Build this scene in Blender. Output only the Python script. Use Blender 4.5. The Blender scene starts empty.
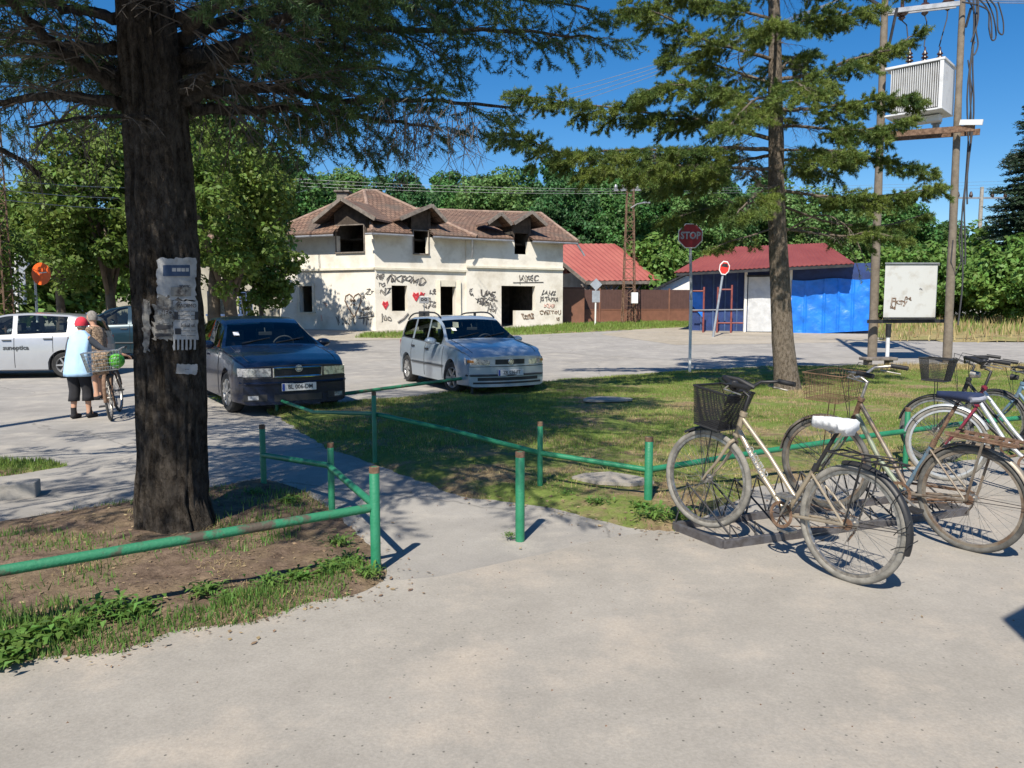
import bpy, math, random
import numpy as np
from mathutils import Vector, Matrix

random.seed(7)
RNG = np.random.default_rng(11)
SC = bpy.context.scene
COL = SC.collection
R = math.radians

# ------------------------------------------------------------ camera, sky, sun, exposure
CAM_H, FPX, PITCH = 1.6, 770.0, R(5.56)
cam_d = bpy.data.cameras.new('camera')
cam_d.sensor_width = 36.0
cam_d.lens = 36.0 * FPX / 1024.0
cam_d.clip_start, cam_d.clip_end = 0.05, 2000
cam = bpy.data.objects.new('camera', cam_d)
cam.location = (0, 0, CAM_H)
cam.rotation_euler = (R(90) - PITCH, 0, 0)
COL.objects.link(cam)
SC.camera = cam

SUN_EL = R(48)
SH = Vector((0.30, 0.955)).normalized()          # the way shadows fall
SUNV = Vector((-SH.x * math.cos(SUN_EL), -SH.y * math.cos(SUN_EL), math.sin(SUN_EL)))
world = bpy.data.worlds.new('World')
SC.world = world
world.use_nodes = True
wn = world.node_tree
wn.nodes.clear()
w_out = wn.nodes.new('ShaderNodeOutputWorld')
w_bg = wn.nodes.new('ShaderNodeBackground')
w_sky = wn.nodes.new('ShaderNodeTexSky')
w_sky.sky_type = 'NISHITA'
w_sky.sun_disc = False
w_sky.sun_elevation = SUN_EL
w_sky.sun_rotation = math.atan2(SUNV.x, SUNV.y)
w_sky.altitude = 200
w_sky.air_density = 1.0
w_sky.dust_density = 0.3
w_sky.ozone_density = 4.0
w_bg.inputs['Strength'].default_value = 0.088
w_hs = wn.nodes.new('ShaderNodeHueSaturation')     # the camera's vivid rendering of blue sky
w_hs.inputs['Saturation'].default_value = 1.36
w_hs.inputs['Hue'].default_value = 0.503
wn.links.new(w_sky.outputs[0], w_hs.inputs['Color'])
wn.links.new(w_hs.outputs[0], w_bg.inputs[0])
wn.links.new(w_bg.outputs[0], w_out.inputs[0])
sun_d = bpy.data.lights.new('sun', 'SUN')
sun_d.energy = 4.9
sun_d.angle = R(0.55)
sun_d.color = (1.0, 0.93, 0.81)
sun = bpy.data.objects.new('sun', sun_d)
sun.rotation_euler = SUNV.to_track_quat('Z', 'Y').to_euler()
sun.location = (0, 0, 30)
COL.objects.link(sun)
SC.view_settings.view_transform = 'Standard'
SC.view_settings.look = 'None'
SC.view_settings.gamma = 1
SC.view_settings.use_curve_mapping = False
SC.view_settings.exposure = 0.53
SC.render.engine = 'CYCLES'
SC.cycles.max_bounces = 6
SC.cycles.transparent_max_bounces = 8

# ------------------------------------------------------------ terrain height and pixel -> world
def Zg(y):
    t = min(max((y - 15.0) / 35.0, 0), 1)
    return 0.82 * t * t * (3 - 2 * t)
def Zga(y):
    t = np.clip((y - 15.0) / 35.0, 0, 1)
    return 0.82 * t * t * (3 - 2 * t)
_c, _s = math.cos(PITCH), math.sin(PITCH)
def ray(px, py):
    x = (px - 512) / FPX; v = (384 - py) / FPX
    return x, _c + v * _s, -_s + v * _c
def P(px, py, Y):
    d = ray(px, py); t = Y / d[1]
    return Vector((d[0] * t, Y, CAM_H + d[2] * t))
def G(px, py, dz=0.0):
    d = ray(px, py); lo, hi = 1.0, 3000.0
    for _ in range(60):
        m = (lo + hi) / 2
        if CAM_H + d[2] * m > Zg(d[1] * m) + dz: lo = m
        else: hi = m
    return Vector((d[0] * lo, d[1] * lo, Zg(d[1] * lo) + dz))
def onG(x, y): return Vector((x, y, Zg(y)))

# ------------------------------------------------------------ noise for geometry
_perm = RNG.random((64, 64, 64))
def vnoise(p):
    p = np.asarray(p, float); i = np.floor(p).astype(int); f = p - i; f = f * f * (3 - 2 * f)
    out = 0
    for a in (0, 1):
        for b in (0, 1):
            for c in (0, 1):
                w = (f[..., 0] if a else 1 - f[..., 0]) * (f[..., 1] if b else 1 - f[..., 1]) * (f[..., 2] if c else 1 - f[..., 2])
                out = out + w * _perm[(i[..., 0] + a) % 64, (i[..., 1] + b) % 64, (i[..., 2] + c) % 64]
    return out * 2 - 1
def fnoise(p, oct=3):
    p = np.asarray(p, float); o = 0; a = 1; s = 0
    for k in range(oct):
        o = o + a * vnoise(p * 2 ** k + 17.3 * k); s += a; a *= 0.5
    return o / s

# ------------------------------------------------------------ mesh builder
class MB:
    def __init__(s): s.v = []; s.f = []; s.uv = None
    def add(s, vs, fs):
        n = len(s.v); s.v.extend([tuple(p) for p in vs]); s.f.extend([tuple(i + n for i in q) for q in fs]); return s
    def box(s, c, size, rz=0.0, M=None, ax=None):
        hx, hy, hz = size[0] / 2, size[1] / 2, size[2] / 2
        vs = [Vector((x, y, z)) for x in (-hx, hx) for y in (-hy, hy) for z in (-hz, hz)]
        if M is None: M = Matrix.Rotation(rz, 3, 'Z')
        c = Vector(c)
        return s.add([M @ p + c for p in vs], [(0, 1, 3, 2), (4, 6, 7, 5), (0, 4, 5, 1), (2, 3, 7, 6), (0, 2, 6, 4), (1, 5, 7, 3)])
    def bar(s, a, b, w, h=None):
        a = Vector(a); b = Vector(b); h = h or w
        d = b - a; q = d.to_track_quat('X', 'Z').to_matrix()
        return s.box((a + b) / 2, (d.length, w, h), M=q)
    def tube(s, pts, r, n=8, caps=True, closed=False):
        pts = [Vector(p) for p in pts]; m = len(pts)
        rs = [r] * m if not hasattr(r, '__len__') else r
        vs = []; T = []
        for i in range(m):
            if closed: t = pts[(i + 1) % m] - pts[i - 1]
            else: t = pts[min(i + 1, m - 1)] - pts[max(i - 1, 0)]
            T.append(t.normalized() if t.length > 1e-9 else Vector((0, 0, 1)))
        u = T[0].orthogonal().normalized()
        for i in range(m):
            u = u - T[i] * u.dot(T[i]); u = u.normalized() if u.length > 1e-6 else T[i].orthogonal().normalized()
            w = T[i].cross(u)
            for k in range(n):
                a = 2 * math.pi * k / n
                vs.append(pts[i] + (u * math.cos(a) + w * math.sin(a)) * rs[i])
        fs = []
        for i in range(m if closed else m - 1):
            j = (i + 1) % m
            for k in range(n):
                fs.append((i * n + k, i * n + (k + 1) % n, j * n + (k + 1) % n, j * n + k))
        if caps and not closed:
            fs.append(tuple(range(n - 1, -1, -1))); fs.append(tuple((m - 1) * n + k for k in range(n)))
        return s.add(vs, fs)
    def lathe(s, prof, n=24, M=None, c=(0, 0, 0)):     # profile of (r, z) round local Z
        M = M or Matrix.Identity(3); c = Vector(c); vs = []; fs = []
        for r_, z_ in prof:
            for k in range(n):
                a = 2 * math.pi * k / n
                vs.append(M @ Vector((r_ * math.cos(a), r_ * math.sin(a), z_)) + c)
        for i in range(len(prof) - 1):
            for k in range(n):
                fs.append((i * n + k, i * n + (k + 1) % n, (i + 1) * n + (k + 1) % n, (i + 1) * n + k))
        return s.add(vs, fs)
    def torus(s, c, rmaj, rmin, M=None, n=48, m=8, sq=1.0):
        M = M or Matrix.Identity(3); c = Vector(c); vs = []; fs = []
        for i in range(n):
            a = 2 * math.pi * i / n
            for k in range(m):
                b = 2 * math.pi * k / m
                rr = rmaj + rmin * math.cos(b)
                vs.append(M @ Vector((rr * math.cos(a), rr * math.sin(a), rmin * sq * math.sin(b))) + c)
        for i in range(n):
            for k in range(m):
                fs.append((i * m + k, ((i + 1) % n) * m + k, ((i + 1) % n) * m + (k + 1) % m, i * m + (k + 1) % m))
        return s.add(vs, fs)
    def prism(s, poly, d):                              # closed planar polygon of 3-D points, extruded by vector d
        n = len(poly); poly = [Vector(p) for p in poly]; d = Vector(d)
        return s.add(poly + [p + d for p in poly], [tuple(range(n - 1, -1, -1)), tuple(range(n, 2 * n))] + [(i, (i + 1) % n, n + (i + 1) % n, n + i) for i in range(n)])
    def quad(s, a, b, c, d): return s.add([a, b, c, d], [(0, 1, 2, 3)])
    def shift(s, d): s.v = [(p[0] - d[0], p[1] - d[1], p[2] - d[2]) for p in s.v]; return s

def link(name, data, parent=None):
    o = bpy.data.objects.new(name, data); COL.objects.link(o)
    if parent is not None: o.parent = parent
    return o
def obj(name, mb, mat, parent=None, smooth=False, bevel=0.0, org=None, label=None, fix=True):
    if org is not None: mb.shift(org)
    me = bpy.data.meshes.new(name)
    me.from_pydata(mb.v, [], mb.f); me.update()
    if mat is not None:
        for m_ in (mat if isinstance(mat, (list, tuple)) else [mat]): me.materials.append(m_)
    o = link(name, me, parent)
    if org is not None and parent is None: o.location = org
    if fix:
        import bmesh
        bm = bmesh.new(); bm.from_mesh(me); bmesh.ops.recalc_face_normals(bm, faces=bm.faces); bm.to_mesh(me); bm.free()
    if smooth:
        me.polygons.foreach_set('use_smooth', [True] * len(me.polygons))
        if smooth != 'all':
            try: me.set_sharp_from_angle(angle=R(40))
            except Exception: pass
    if bevel:
        m = o.modifiers.new('b', 'BEVEL'); m.width = bevel; m.segments = 2; m.limit_method = 'ANGLE'
    if label: o['label'] = label
    return o
def arr_mesh(name, V, k, mat, parent=None, org=(0, 0, 0), smooth=False):
    """V: (N,k,3) array of separate k-gons"""
    V = np.asarray(V, np.float32); N = V.shape[0]
    me = bpy.data.meshes.new(name)
    me.vertices.add(N * k); me.loops.add(N * k); me.polygons.add(N)
    me.vertices.foreach_set('co', (V.reshape(-1, 3) - np.array(org, np.float32)).ravel())
    me.loops.foreach_set('vertex_index', np.arange(N * k, dtype=np.int32))
    me.polygons.foreach_set('loop_start', np.arange(0, N * k, k, dtype=np.int32))
    me.polygons.foreach_set('loop_total', np.full(N, k, np.int32))
    if mat is not None: me.materials.append(mat)
    me.update(calc_edges=True); me.validate()
    return link(name, me, parent)
def thing(name, label, cat, loc=(0, 0, 0), rz=0.0, group=None):
    o = bpy.data.objects.new(name, None); COL.objects.link(o)
    o.empty_display_size = 0.2
    o.location = loc; o.rotation_euler = (0, 0, rz)
    o['label'] = label; o['category'] = cat
    if group: o['group'] = group
    return o
def tag(o, label, cat, group=None):
    o['label'] = label; o['category'] = cat
    if group: o['group'] = group
    return o
def kids(o): return [c for c in bpy.data.objects if c.parent == o]
def copy_tree(o, parent=None):
    c = o.copy(); COL.objects.link(c); c.parent = parent
    for ch in kids(o): copy_tree(ch, c)
    return c

# ------------------------------------------------------------ materials
def nd(nt, t, **kw):
    n = nt.nodes.new(t)
    for k, v in kw.items():
        if hasattr(n, k): setattr(n, k, v)
    return n
def mat(name, col, rough=0.7, metal=0.0, var=0.12, vscale=4.0, bump=0.0, bscale=30.0, coat=0.0, col2=None, mix=(0.4, 0.6), spec=0.5, detail=6.0, coords='Object', bdist=0.01, island=0.0):
    m = bpy.data.materials.new(name); m.use_nodes = True; nt = m.node_tree
    b = nt.nodes['Principled BSDF']
    b.inputs['Roughness'].default_value = rough; b.inputs['Metallic'].default_value = metal
    b.inputs['Coat Weight'].default_value = coat; b.inputs['Coat Roughness'].default_value = 0.04
    b.inputs['Specular IOR Level'].default_value = spec
    tc = nd(nt, 'ShaderNodeTexCoord')
    n1 = nd(nt, 'ShaderNodeTexNoise'); n1.inputs['Scale'].default_value = vscale; n1.inputs['Detail'].default_value = detail
    n1.inputs['Roughness'].default_value = 0.65
    nt.links.new(tc.outputs[coords], n1.inputs['Vector'])
    rp = nd(nt, 'ShaderNodeValToRGB')
    rp.color_ramp.elements[0].position = mix[0]; rp.color_ramp.elements[1].position = mix[1]
    c2 = col2 or [min(1, c * (1 + var)) for c in col]
    c1 = col if col2 else [c * (1 - var) for c in col]
    rp.color_ramp.elements[0].color = (*c1, 1); rp.color_ramp.elements[1].color = (*c2, 1)
    nt.links.new(n1.outputs['Fac'], rp.inputs['Fac'])
    out = rp.outputs['Color']
    if island:
        g = nd(nt, 'ShaderNodeNewGeometry'); hs = nd(nt, 'ShaderNodeHueSaturation')
        mr = nd(nt, 'ShaderNodeMapRange'); mr.inputs[3].default_value = 1 - island; mr.inputs[4].default_value = 1 + island
        nt.links.new(g.outputs['Random Per Island'], mr.inputs[0]); nt.links.new(mr.outputs[0], hs.inputs['Value'])
        mr2 = nd(nt, 'ShaderNodeMapRange'); mr2.inputs[3].default_value = 0.5 - island * 0.06; mr2.inputs[4].default_value = 0.5 + island * 0.06
        nt.links.new(g.outputs['Random Per Island'], mr2.inputs[0]); nt.links.new(mr2.outputs[0], hs.inputs['Hue'])
        nt.links.new(out, hs.inputs['Color']); out = hs.outputs['Color']
    nt.links.new(out, b.inputs['Base Color'])
    if bump:
        n2 = nd(nt, 'ShaderNodeTexNoise'); n2.inputs['Scale'].default_value = bscale; n2.inputs['Detail'].default_value = 8
        nt.links.new(tc.outputs[coords], n2.inputs['Vector'])
        bp = nd(nt, 'ShaderNodeBump'); bp.inputs['Strength'].default_value = bump; bp.inputs['Distance'].default_value = bdist
        nt.links.new(n2.outputs['Fac'], bp.inputs['Height']); nt.links.new(bp.outputs[0], b.inputs['Normal'])
    m['bsdf'] = 1
    return m
def leafmat(name, col, col2, trans=0.35, island=0.35, vscale=0.6, rough=0.55):
    m = mat(name, col, rough, col2=col2, vscale=vscale, mix=(0.35, 0.65), island=island, spec=0.35)
    nt = m.node_tree; b = nt.nodes['Principled BSDF']
    src = b.inputs['Base Color'].links[0].from_socket
    tr = nd(nt, 'ShaderNodeBsdfTranslucent'); hs = nd(nt, 'ShaderNodeHueSaturation'); hs.inputs['Value'].default_value = 1.3; hs.inputs['Hue'].default_value = 0.485
    nt.links.new(src, hs.inputs['Color']); nt.links.new(hs.outputs[0], tr.inputs['Color'])
    mx = nd(nt, 'ShaderNodeMixShader'); mx.inputs[0].default_value = trans
    nt.links.new(b.outputs[0], mx.inputs[1]); nt.links.new(tr.outputs[0], mx.inputs[2])
    nt.links.new(mx.outputs[0], nt.nodes['Material Output'].inputs['Surface'])
    return m
M = {}
M['green_paint'] = mat('green_paint', (0.012, 0.16, 0.075), 0.45, col2=(0.03, 0.21, 0.11), vscale=9, mix=(0.3, 0.7), bump=0.3, bscale=60)
M['green_worn'] = mat('green_worn', (0.075, 0.06, 0.045), 0.7, col2=(0.02, 0.17, 0.085), vscale=9, mix=(0.38, 0.50), bump=0.4, bscale=60)
M['rust'] = mat('rust', (0.10, 0.055, 0.032), 0.85, col2=(0.21, 0.13, 0.085), vscale=14, bump=0.4, bscale=80)
M['dark_metal'] = mat('dark_metal', (0.035, 0.035, 0.038), 0.5, 0.4, var=0.3, bump=0.1)
M['grey_metal'] = mat('grey_metal', (0.30, 0.31, 0.33), 0.45, 0.5, var=0.15, bump=0.1)
M['chrome'] = mat('chrome', (0.62, 0.62, 0.60), 0.22, 1.0, var=0.2, vscale=20)
M['dull_chrome'] = mat('dull_chrome', (0.40, 0.38, 0.35), 0.4, 0.85, var=0.3, vscale=25)
M['black_plastic'] = mat('black_plastic', (0.018, 0.018, 0.02), 0.5, var=0.25)
M['rubber'] = mat('rubber', (0.10, 0.097, 0.09), 0.9, var=0.3, vscale=12, bump=0.2, bscale=150)
M['dust_rubber'] = mat('dust_rubber', (0.20, 0.19, 0.17), 0.92, var=0.25, vscale=10, bump=0.2, bscale=150)
M['car_tyre'] = mat('car_tyre', (0.022, 0.022, 0.022), 0.85, var=0.25)
M['white_plastic'] = mat('white_plastic', (0.75, 0.76, 0.78), 0.35, var=0.06, bump=0.4, bscale=25)
M['wood_pole'] = mat('wood_pole', (0.17, 0.13, 0.095), 0.85, var=0.3, vscale=6, bump=0.4, bscale=40)
M['concrete'] = mat('concrete', (0.30, 0.28, 0.25), 0.9, var=0.15, vscale=5, bump=0.3, bscale=50)
M['cable'] = mat('cable', (0.04, 0.04, 0.045), 0.6)
M['wire_light'] = mat('wire_light', (0.32, 0.33, 0.35), 0.5, 0.5)
# ============================================================ THE SETTING
def asphalt(name, c1, c2, dust, seed, bump=0.35, speck=0.5, crack=0.7):
    m = bpy.data.materials.new(name); m.use_nodes = True; nt = m.node_tree; b = nt.nodes['Principled BSDF']
    b.inputs['Roughness'].default_value = 0.92; b.inputs['Specular IOR Level'].default_value = 0.25
    g = nd(nt, 'ShaderNodeNewGeometry'); mp = nd(nt, 'ShaderNodeMapping'); mp.inputs['Location'].default_value = (seed, seed * 2, 0)
    nt.links.new(g.outputs['Position'], mp.inputs[0])
    def noise(sc, det=6, ro=0.6, stretch=None):
        n = nd(nt, 'ShaderNodeTexNoise'); n.inputs['Scale'].default_value = sc; n.inputs['Detail'].default_value = det; n.inputs['Roughness'].default_value = ro
        nt.links.new(mp.outputs[0], n.inputs['Vector']); return n.outputs['Fac']
    def ramp(f, a, b_, ca, cb):
        r_ = nd(nt, 'ShaderNodeValToRGB'); r_.color_ramp.elements[0].position = a; r_.color_ramp.elements[1].position = b_
        r_.color_ramp.elements[0].color = (*ca, 1); r_.color_ramp.elements[1].color = (*cb, 1); nt.links.new(f, r_.inputs[0]); return r_.outputs[0]
    def mixc(f, a, b_, mode='MIX', fac=None):
        x = nd(nt, 'ShaderNodeMix', data_type='RGBA'); x.blend_type = mode
        if fac is None: nt.links.new(f, x.inputs[0])
        else: x.inputs[0].default_value = fac
        for s_, i in ((a, 6), (b_, 7)):
            if isinstance(s_, tuple): x.inputs[i].default_value = (*s_, 1)
            else: nt.links.new(s_, x.inputs[i])
        return x.outputs[2]
    big = ramp(noise(0.45, 5), 0.35, 0.68, c1, c2)
    dirt = ramp(noise(1.3, 8, 0.7), 0.5, 0.72, (0, 0, 0), (1, 1, 1))
    c = mixc(dirt, big, dust)
    fine = ramp(noise(70, 4, 0.7), 0.28, 0.75, (0.82, 0.82, 0.82), (1.15, 1.15, 1.15))
    c = mixc(None, c, fine, 'MULTIPLY', 0.8)
    med = ramp(noise(2.6, 9, 0.72), 0.3, 0.7, (0.84, 0.84, 0.84), (1.12, 1.12, 1.12))
    c = mixc(None, c, med, 'MULTIPLY', 0.9)
    vo = nd(nt, 'ShaderNodeTexVoronoi'); vo.inputs['Scale'].default_value = 26; nt.links.new(mp.outputs[0], vo.inputs['Vector'])
    vn = nd(nt, 'ShaderNodeTexVoronoi'); vn.inputs['Scale'].default_value = 26; nt.links.new(mp.outputs[0], vn.inputs['Vector'])
    spot = ramp(vo.outputs['Distance'], 0.10, 0.16, (1, 1, 1), (0, 0, 0))
    sel = nd(nt, 'ShaderNodeSeparateColor'); nt.links.new(vn.outputs['Color'], sel.inputs[0])
    th = nd(nt, 'ShaderNodeMath', operation='GREATER_THAN'); th.inputs[1].default_value = 1 - 0.28 * speck; nt.links.new(sel.outputs[0], th.inputs[0])
    mu = nd(nt, 'ShaderNodeMath', operation='MULTIPLY'); nt.links.new(spot, mu.inputs[0]); nt.links.new(th.outputs[0], mu.inputs[1])
    c = mixc(mu.outputs[0], c, tuple(x * 0.45 for x in c1))
    # cracks: edges of very large warped cells
    wv = nd(nt, 'ShaderNodeTexNoise'); wv.inputs['Scale'].default_value = 1.6; wv.inputs['Detail'].default_value = 6; nt.links.new(mp.outputs[0], wv.inputs['Vector'])
    ad = nd(nt, 'ShaderNodeMix', data_type='VECTOR'); ad.inputs[0].default_value = 0.35; nt.links.new(mp.outputs[0], ad.inputs[4]); nt.links.new(wv.outputs['Color'], ad.inputs[5])
    vc = nd(nt, 'ShaderNodeTexVoronoi', feature='DISTANCE_TO_EDGE'); vc.inputs['Scale'].default_value = 0.33; nt.links.new(ad.outputs[1], vc.inputs['Vector'])
    ck = ramp(vc.outputs['Distance'], 0.0004, 0.0016, (crack,) * 3, (0, 0, 0))
    c = mixc(ck, c, tuple(x * 0.55 for x in c1))
    nt.links.new(c, b.inputs['Base Color'])
    bp = nd(nt, 'ShaderNodeBump'); bp.inputs['Strength'].default_value = bump; bp.inputs['Distance'].default_value = 0.006
    h = nd(nt, 'ShaderNodeMath', operation='SUBTRACT'); nt.links.new(noise(90, 5, 0.8), h.inputs[0]); nt.links.new(ck, h.inputs[1])
    nt.links.new(h.outputs[0], bp.inputs['Height']); nt.links.new(bp.outputs[0], b.inputs['Normal'])
    return m
M['street'] = asphalt('street_asphalt', (0.275, 0.26, 0.24), (0.36, 0.34, 0.31), (0.40, 0.365, 0.315), 3.1, speck=0.2)
M['apron'] = asphalt('apron_asphalt', (0.30, 0.278, 0.245), (0.355, 0.33, 0.295), (0.385, 0.335, 0.28), 9.7, 0.4, 1.0, 0.0)
M['far_road'] = asphalt('road_asphalt', (0.285, 0.27, 0.25), (0.35, 0.33, 0.305), (0.385, 0.36, 0.32), 5.3, speck=0.1)
M['dirt_walk'] = asphalt('dirt_walk', (0.33, 0.29, 0.23), (0.40, 0.36, 0.30), (0.42, 0.36, 0.28), 1.3, speck=0.5)

def soilmat(name, soil, soil2, gr, gr2, gmix, scale=1.2):
    m = bpy.data.materials.new(name); m.use_nodes = True; nt = m.node_tree; b = nt.nodes['Principled BSDF']
    b.inputs['Roughness'].default_value = 0.95; b.inputs['Specular IOR Level'].default_value = 0.15
    g = nd(nt, 'ShaderNodeNewGeometry')
    def ramp(sc, a, b_, ca, cb, det=8):
        n = nd(nt, 'ShaderNodeTexNoise'); n.inputs['Scale'].default_value = sc; n.inputs['Detail'].default_value = det; n.inputs['Roughness'].default_value = 0.7
        nt.links.new(g.outputs['Position'], n.inputs['Vector'])
        r_ = nd(nt, 'ShaderNodeValToRGB'); r_.color_ramp.elements[0].position = a; r_.color_ramp.elements[1].position = b_
        r_.color_ramp.elements[0].color = (*ca, 1); r_.color_ramp.elements[1].color = (*cb, 1); nt.links.new(n.outputs['Fac'], r_.inputs[0]); return r_.outputs[0], n.outputs['Fac']
    a, _ = ramp(9, 0.35, 0.65, soil, soil2); c, _ = ramp(14, 0.35, 0.65, gr, gr2)
    k, _ = ramp(scale, gmix - 0.05, gmix + 0.07, (0, 0, 0), (1, 1, 1), 9)
    x = nd(nt, 'ShaderNodeMix', data_type='RGBA'); nt.links.new(k, x.inputs[0]); nt.links.new(a, x.inputs[6]); nt.links.new(c, x.inputs[7])
    nt.links.new(x.outputs[2], b.inputs['Base Color'])
    _, f = ramp(40, 0, 1, (0, 0, 0), (1, 1, 1))
    bp = nd(nt, 'ShaderNodeBump'); bp.inputs['Strength'].default_value = 0.8; bp.inputs['Distance'].default_value = 0.03
    nt.links.new(f, bp.inputs['Height']); nt.links.new(bp.outputs[0], b.inputs['Normal'])
    return m
M['lawn'] = soilmat('lawn_soil', (0.15, 0.105, 0.065), (0.36, 0.275, 0.16), (0.11, 0.16, 0.035), (0.20, 0.25, 0.065), 0.46)
M['bed'] = soilmat('bed_soil', (0.085, 0.058, 0.042), (0.25, 0.18, 0.13), (0.13, 0.095, 0.06), (0.27, 0.20, 0.13), 0.50, 2.2)
M['dry'] = soilmat('dry_grass', (0.26, 0.21, 0.10), (0.33, 0.27, 0.13), (0.14, 0.17, 0.05), (0.22, 0.23, 0.08), 0.55, 0.5)

# one ground sheet reaching the horizon
ys = np.concatenate([np.linspace(-40, 14, 20), np.linspace(15, 52, 50), np.linspace(60, 900, 12)])
xs = np.concatenate([np.linspace(-900, -60, 6), np.linspace(-40, 60, 16), np.linspace(90, 900, 6)])
def sheet(name, xs, ys, dz, mat_, hf=None):
    X, Y = np.meshgrid(xs, ys); Z = Zga(Y) + dz
    if hf is not None: Z = Z + hf(X, Y)
    mb = MB(); nx, ny = len(xs), len(ys)
    mb.v = [tuple(p) for p in np.stack([X, Y, Z], -1).reshape(-1, 3)]
    mb.f = [(j * nx + i, j * nx + i + 1, (j + 1) * nx + i + 1, (j + 1) * nx + i) for j in range(ny - 1) for i in range(nx - 1)]
    o = obj(name, mb, mat_, smooth='all', fix=False); o['kind'] = 'structure'; return o
sheet('ground', xs, ys, 0.0, M['street'])

def sdist(X, Y, poly):
    poly = np.array(poly, float); n = len(poly); inside = np.zeros(X.shape, bool); D = np.full(X.shape, 1e9)
    for i in range(n):
        x1, y1 = poly[i]; x2, y2 = poly[(i + 1) % n]
        cond = ((y1 > Y) != (y2 > Y)) & (X < (x2 - x1) * (Y - y1) / (y2 - y1 + 1e-12) + x1); inside ^= cond
        dx, dy = x2 - x1, y2 - y1; t = np.clip(((X - x1) * dx + (Y - y1) * dy) / (dx * dx + dy * dy + 1e-12), 0, 1)
        D = np.minimum(D, np.hypot(X - x1 - t * dx, Y - y1 - t * dy))
    return np.where(inside, D, -D)
PATCH = {}
def patch(name, poly_px, mat_, res, top=0.04, slope=0.2, rough=0.03, wob=0.12, lumps=0.0, base=-0.012):
    poly = [tuple(G(*p)[:2]) for p in poly_px] if len(poly_px[0]) == 2 else [p[:2] for p in poly_px]
    pa = np.array(poly); x0, y0 = pa.min(0) - 0.3; x1, y1 = pa.max(0) + 0.3
    xs = np.arange(x0, x1 + res, res); ys = np.arange(y0, y1 + res, res)
    def h(X, Y):
        d = sdist(X, Y, poly) + wob * fnoise(np.stack([X * 1.7, Y * 1.7, X * 0], -1), 4)
        return np.clip(d * slope, base, top) + np.where(d > 0, 1, 0) * np.minimum(d, 0.3) / 0.3 * (rough * fnoise(np.stack([X * 5, Y * 5, X * 0 + 5], -1), 3) * 0.6 + lumps * fnoise(np.stack([X * 1.1, Y * 1.1, X * 0 + 9], -1), 2)), d
    X, Y = np.meshgrid(xs, ys); H, D = h(X, Y); Z = Zga(Y) + H
    keep = D > -0.25; nx = len(xs); mb = MB(); idx = -np.ones(X.size, int); kf = keep.ravel(); idx[kf] = np.arange(kf.sum())
    mb.v = [tuple(p) for p in np.stack([X, Y, Z], -1).reshape(-1, 3)[kf]]
    for j in range(len(ys) - 1):
        for i in range(nx - 1):
            q = (j * nx + i, j * nx + i + 1, (j + 1) * nx + i + 1, (j + 1) * nx + i)
            if kf[q[0]] and kf[q[1]] and kf[q[2]] and kf[q[3]]: mb.f.append(tuple(int(idx[k]) for k in q))
    o = obj(name, mb, mat_, smooth='all', fix=False); o['kind'] = 'structure'
    PATCH[name] = (poly, h); return o
def flat_poly(name, pts, dz, mat_):
    """a flush sheet following the terrain: pts px polygon or world polygon, ear-clipped by bmesh on a fine strip"""
    poly = [tuple(G(*p)[:2]) for p in pts]
    pa = np.array(poly); x0, y0 = pa.min(0); x1, y1 = pa.max(0)
    import bmesh
    bm = bmesh.new(); vs = [bm.verts.new((x, y, 0)) for x, y in poly]; bm.faces.new(vs)
    y = y0 + 0.7
    while y < min(y1, 51):
        bmesh.ops.bisect_plane(bm, geom=bm.verts[:] + bm.edges[:] + bm.faces[:], plane_co=(0, y, 0), plane_no=(0, 1, 0)); y += 0.75 if y > 13 else 4
    bmesh.ops.triangulate(bm, faces=bm.faces[:])
    for v in bm.verts: v.co.z = Zg(v.co.y) + dz
    bmesh.ops.recalc_face_normals(bm, faces=bm.faces)
    me = bpy.data.meshes.new(name); bm.to_mesh(me); bm.free(); me.materials.append(mat_)
    o = link(name, me); o['kind'] = 'structure'
    if me.polygons and me.polygons[0].normal.z < 0: me.flip_normals()
    return o
# foreground apron (its seam with the older asphalt path runs past the green posts)
flat_poly('forecourt_pavement', [(-1500, 2600), (-700, 740), (-60, 640), (300, 590), (440, 577), (540, 555), (600, 540), (680, 527), (790, 506), (900, 488), (1010, 474), (1250, 455), (2500, 760), (3200, 2600)], 0.004, M['apron'])
# main road across
flat_poly('road', [(-500, 352), (-100, 353), (290, 352), (420, 352), (560, 353), (700, 362), (1040, 368), (1700, 372), (1700, 343), (1024, 343.5), (880, 342), (700, 335), (560, 334), (440, 339), (345, 341.5), (150, 342), (-500, 342)], 0.004, M['far_road'])
flat_poly('dirt_shoulder', [(676, 345), (760, 344), (880, 341.8), (880, 336), (860, 332.5), (700, 327), (640, 329), (600, 334.5)], 0.009, M['dirt_walk'])
flat_poly('pavement', [(240, 339.5), (345, 341), (440, 338.6), (520, 335.4), (450, 330), (376, 331), (298, 330.5), (240, 331)], 0.009, M['dirt_walk'])

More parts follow.
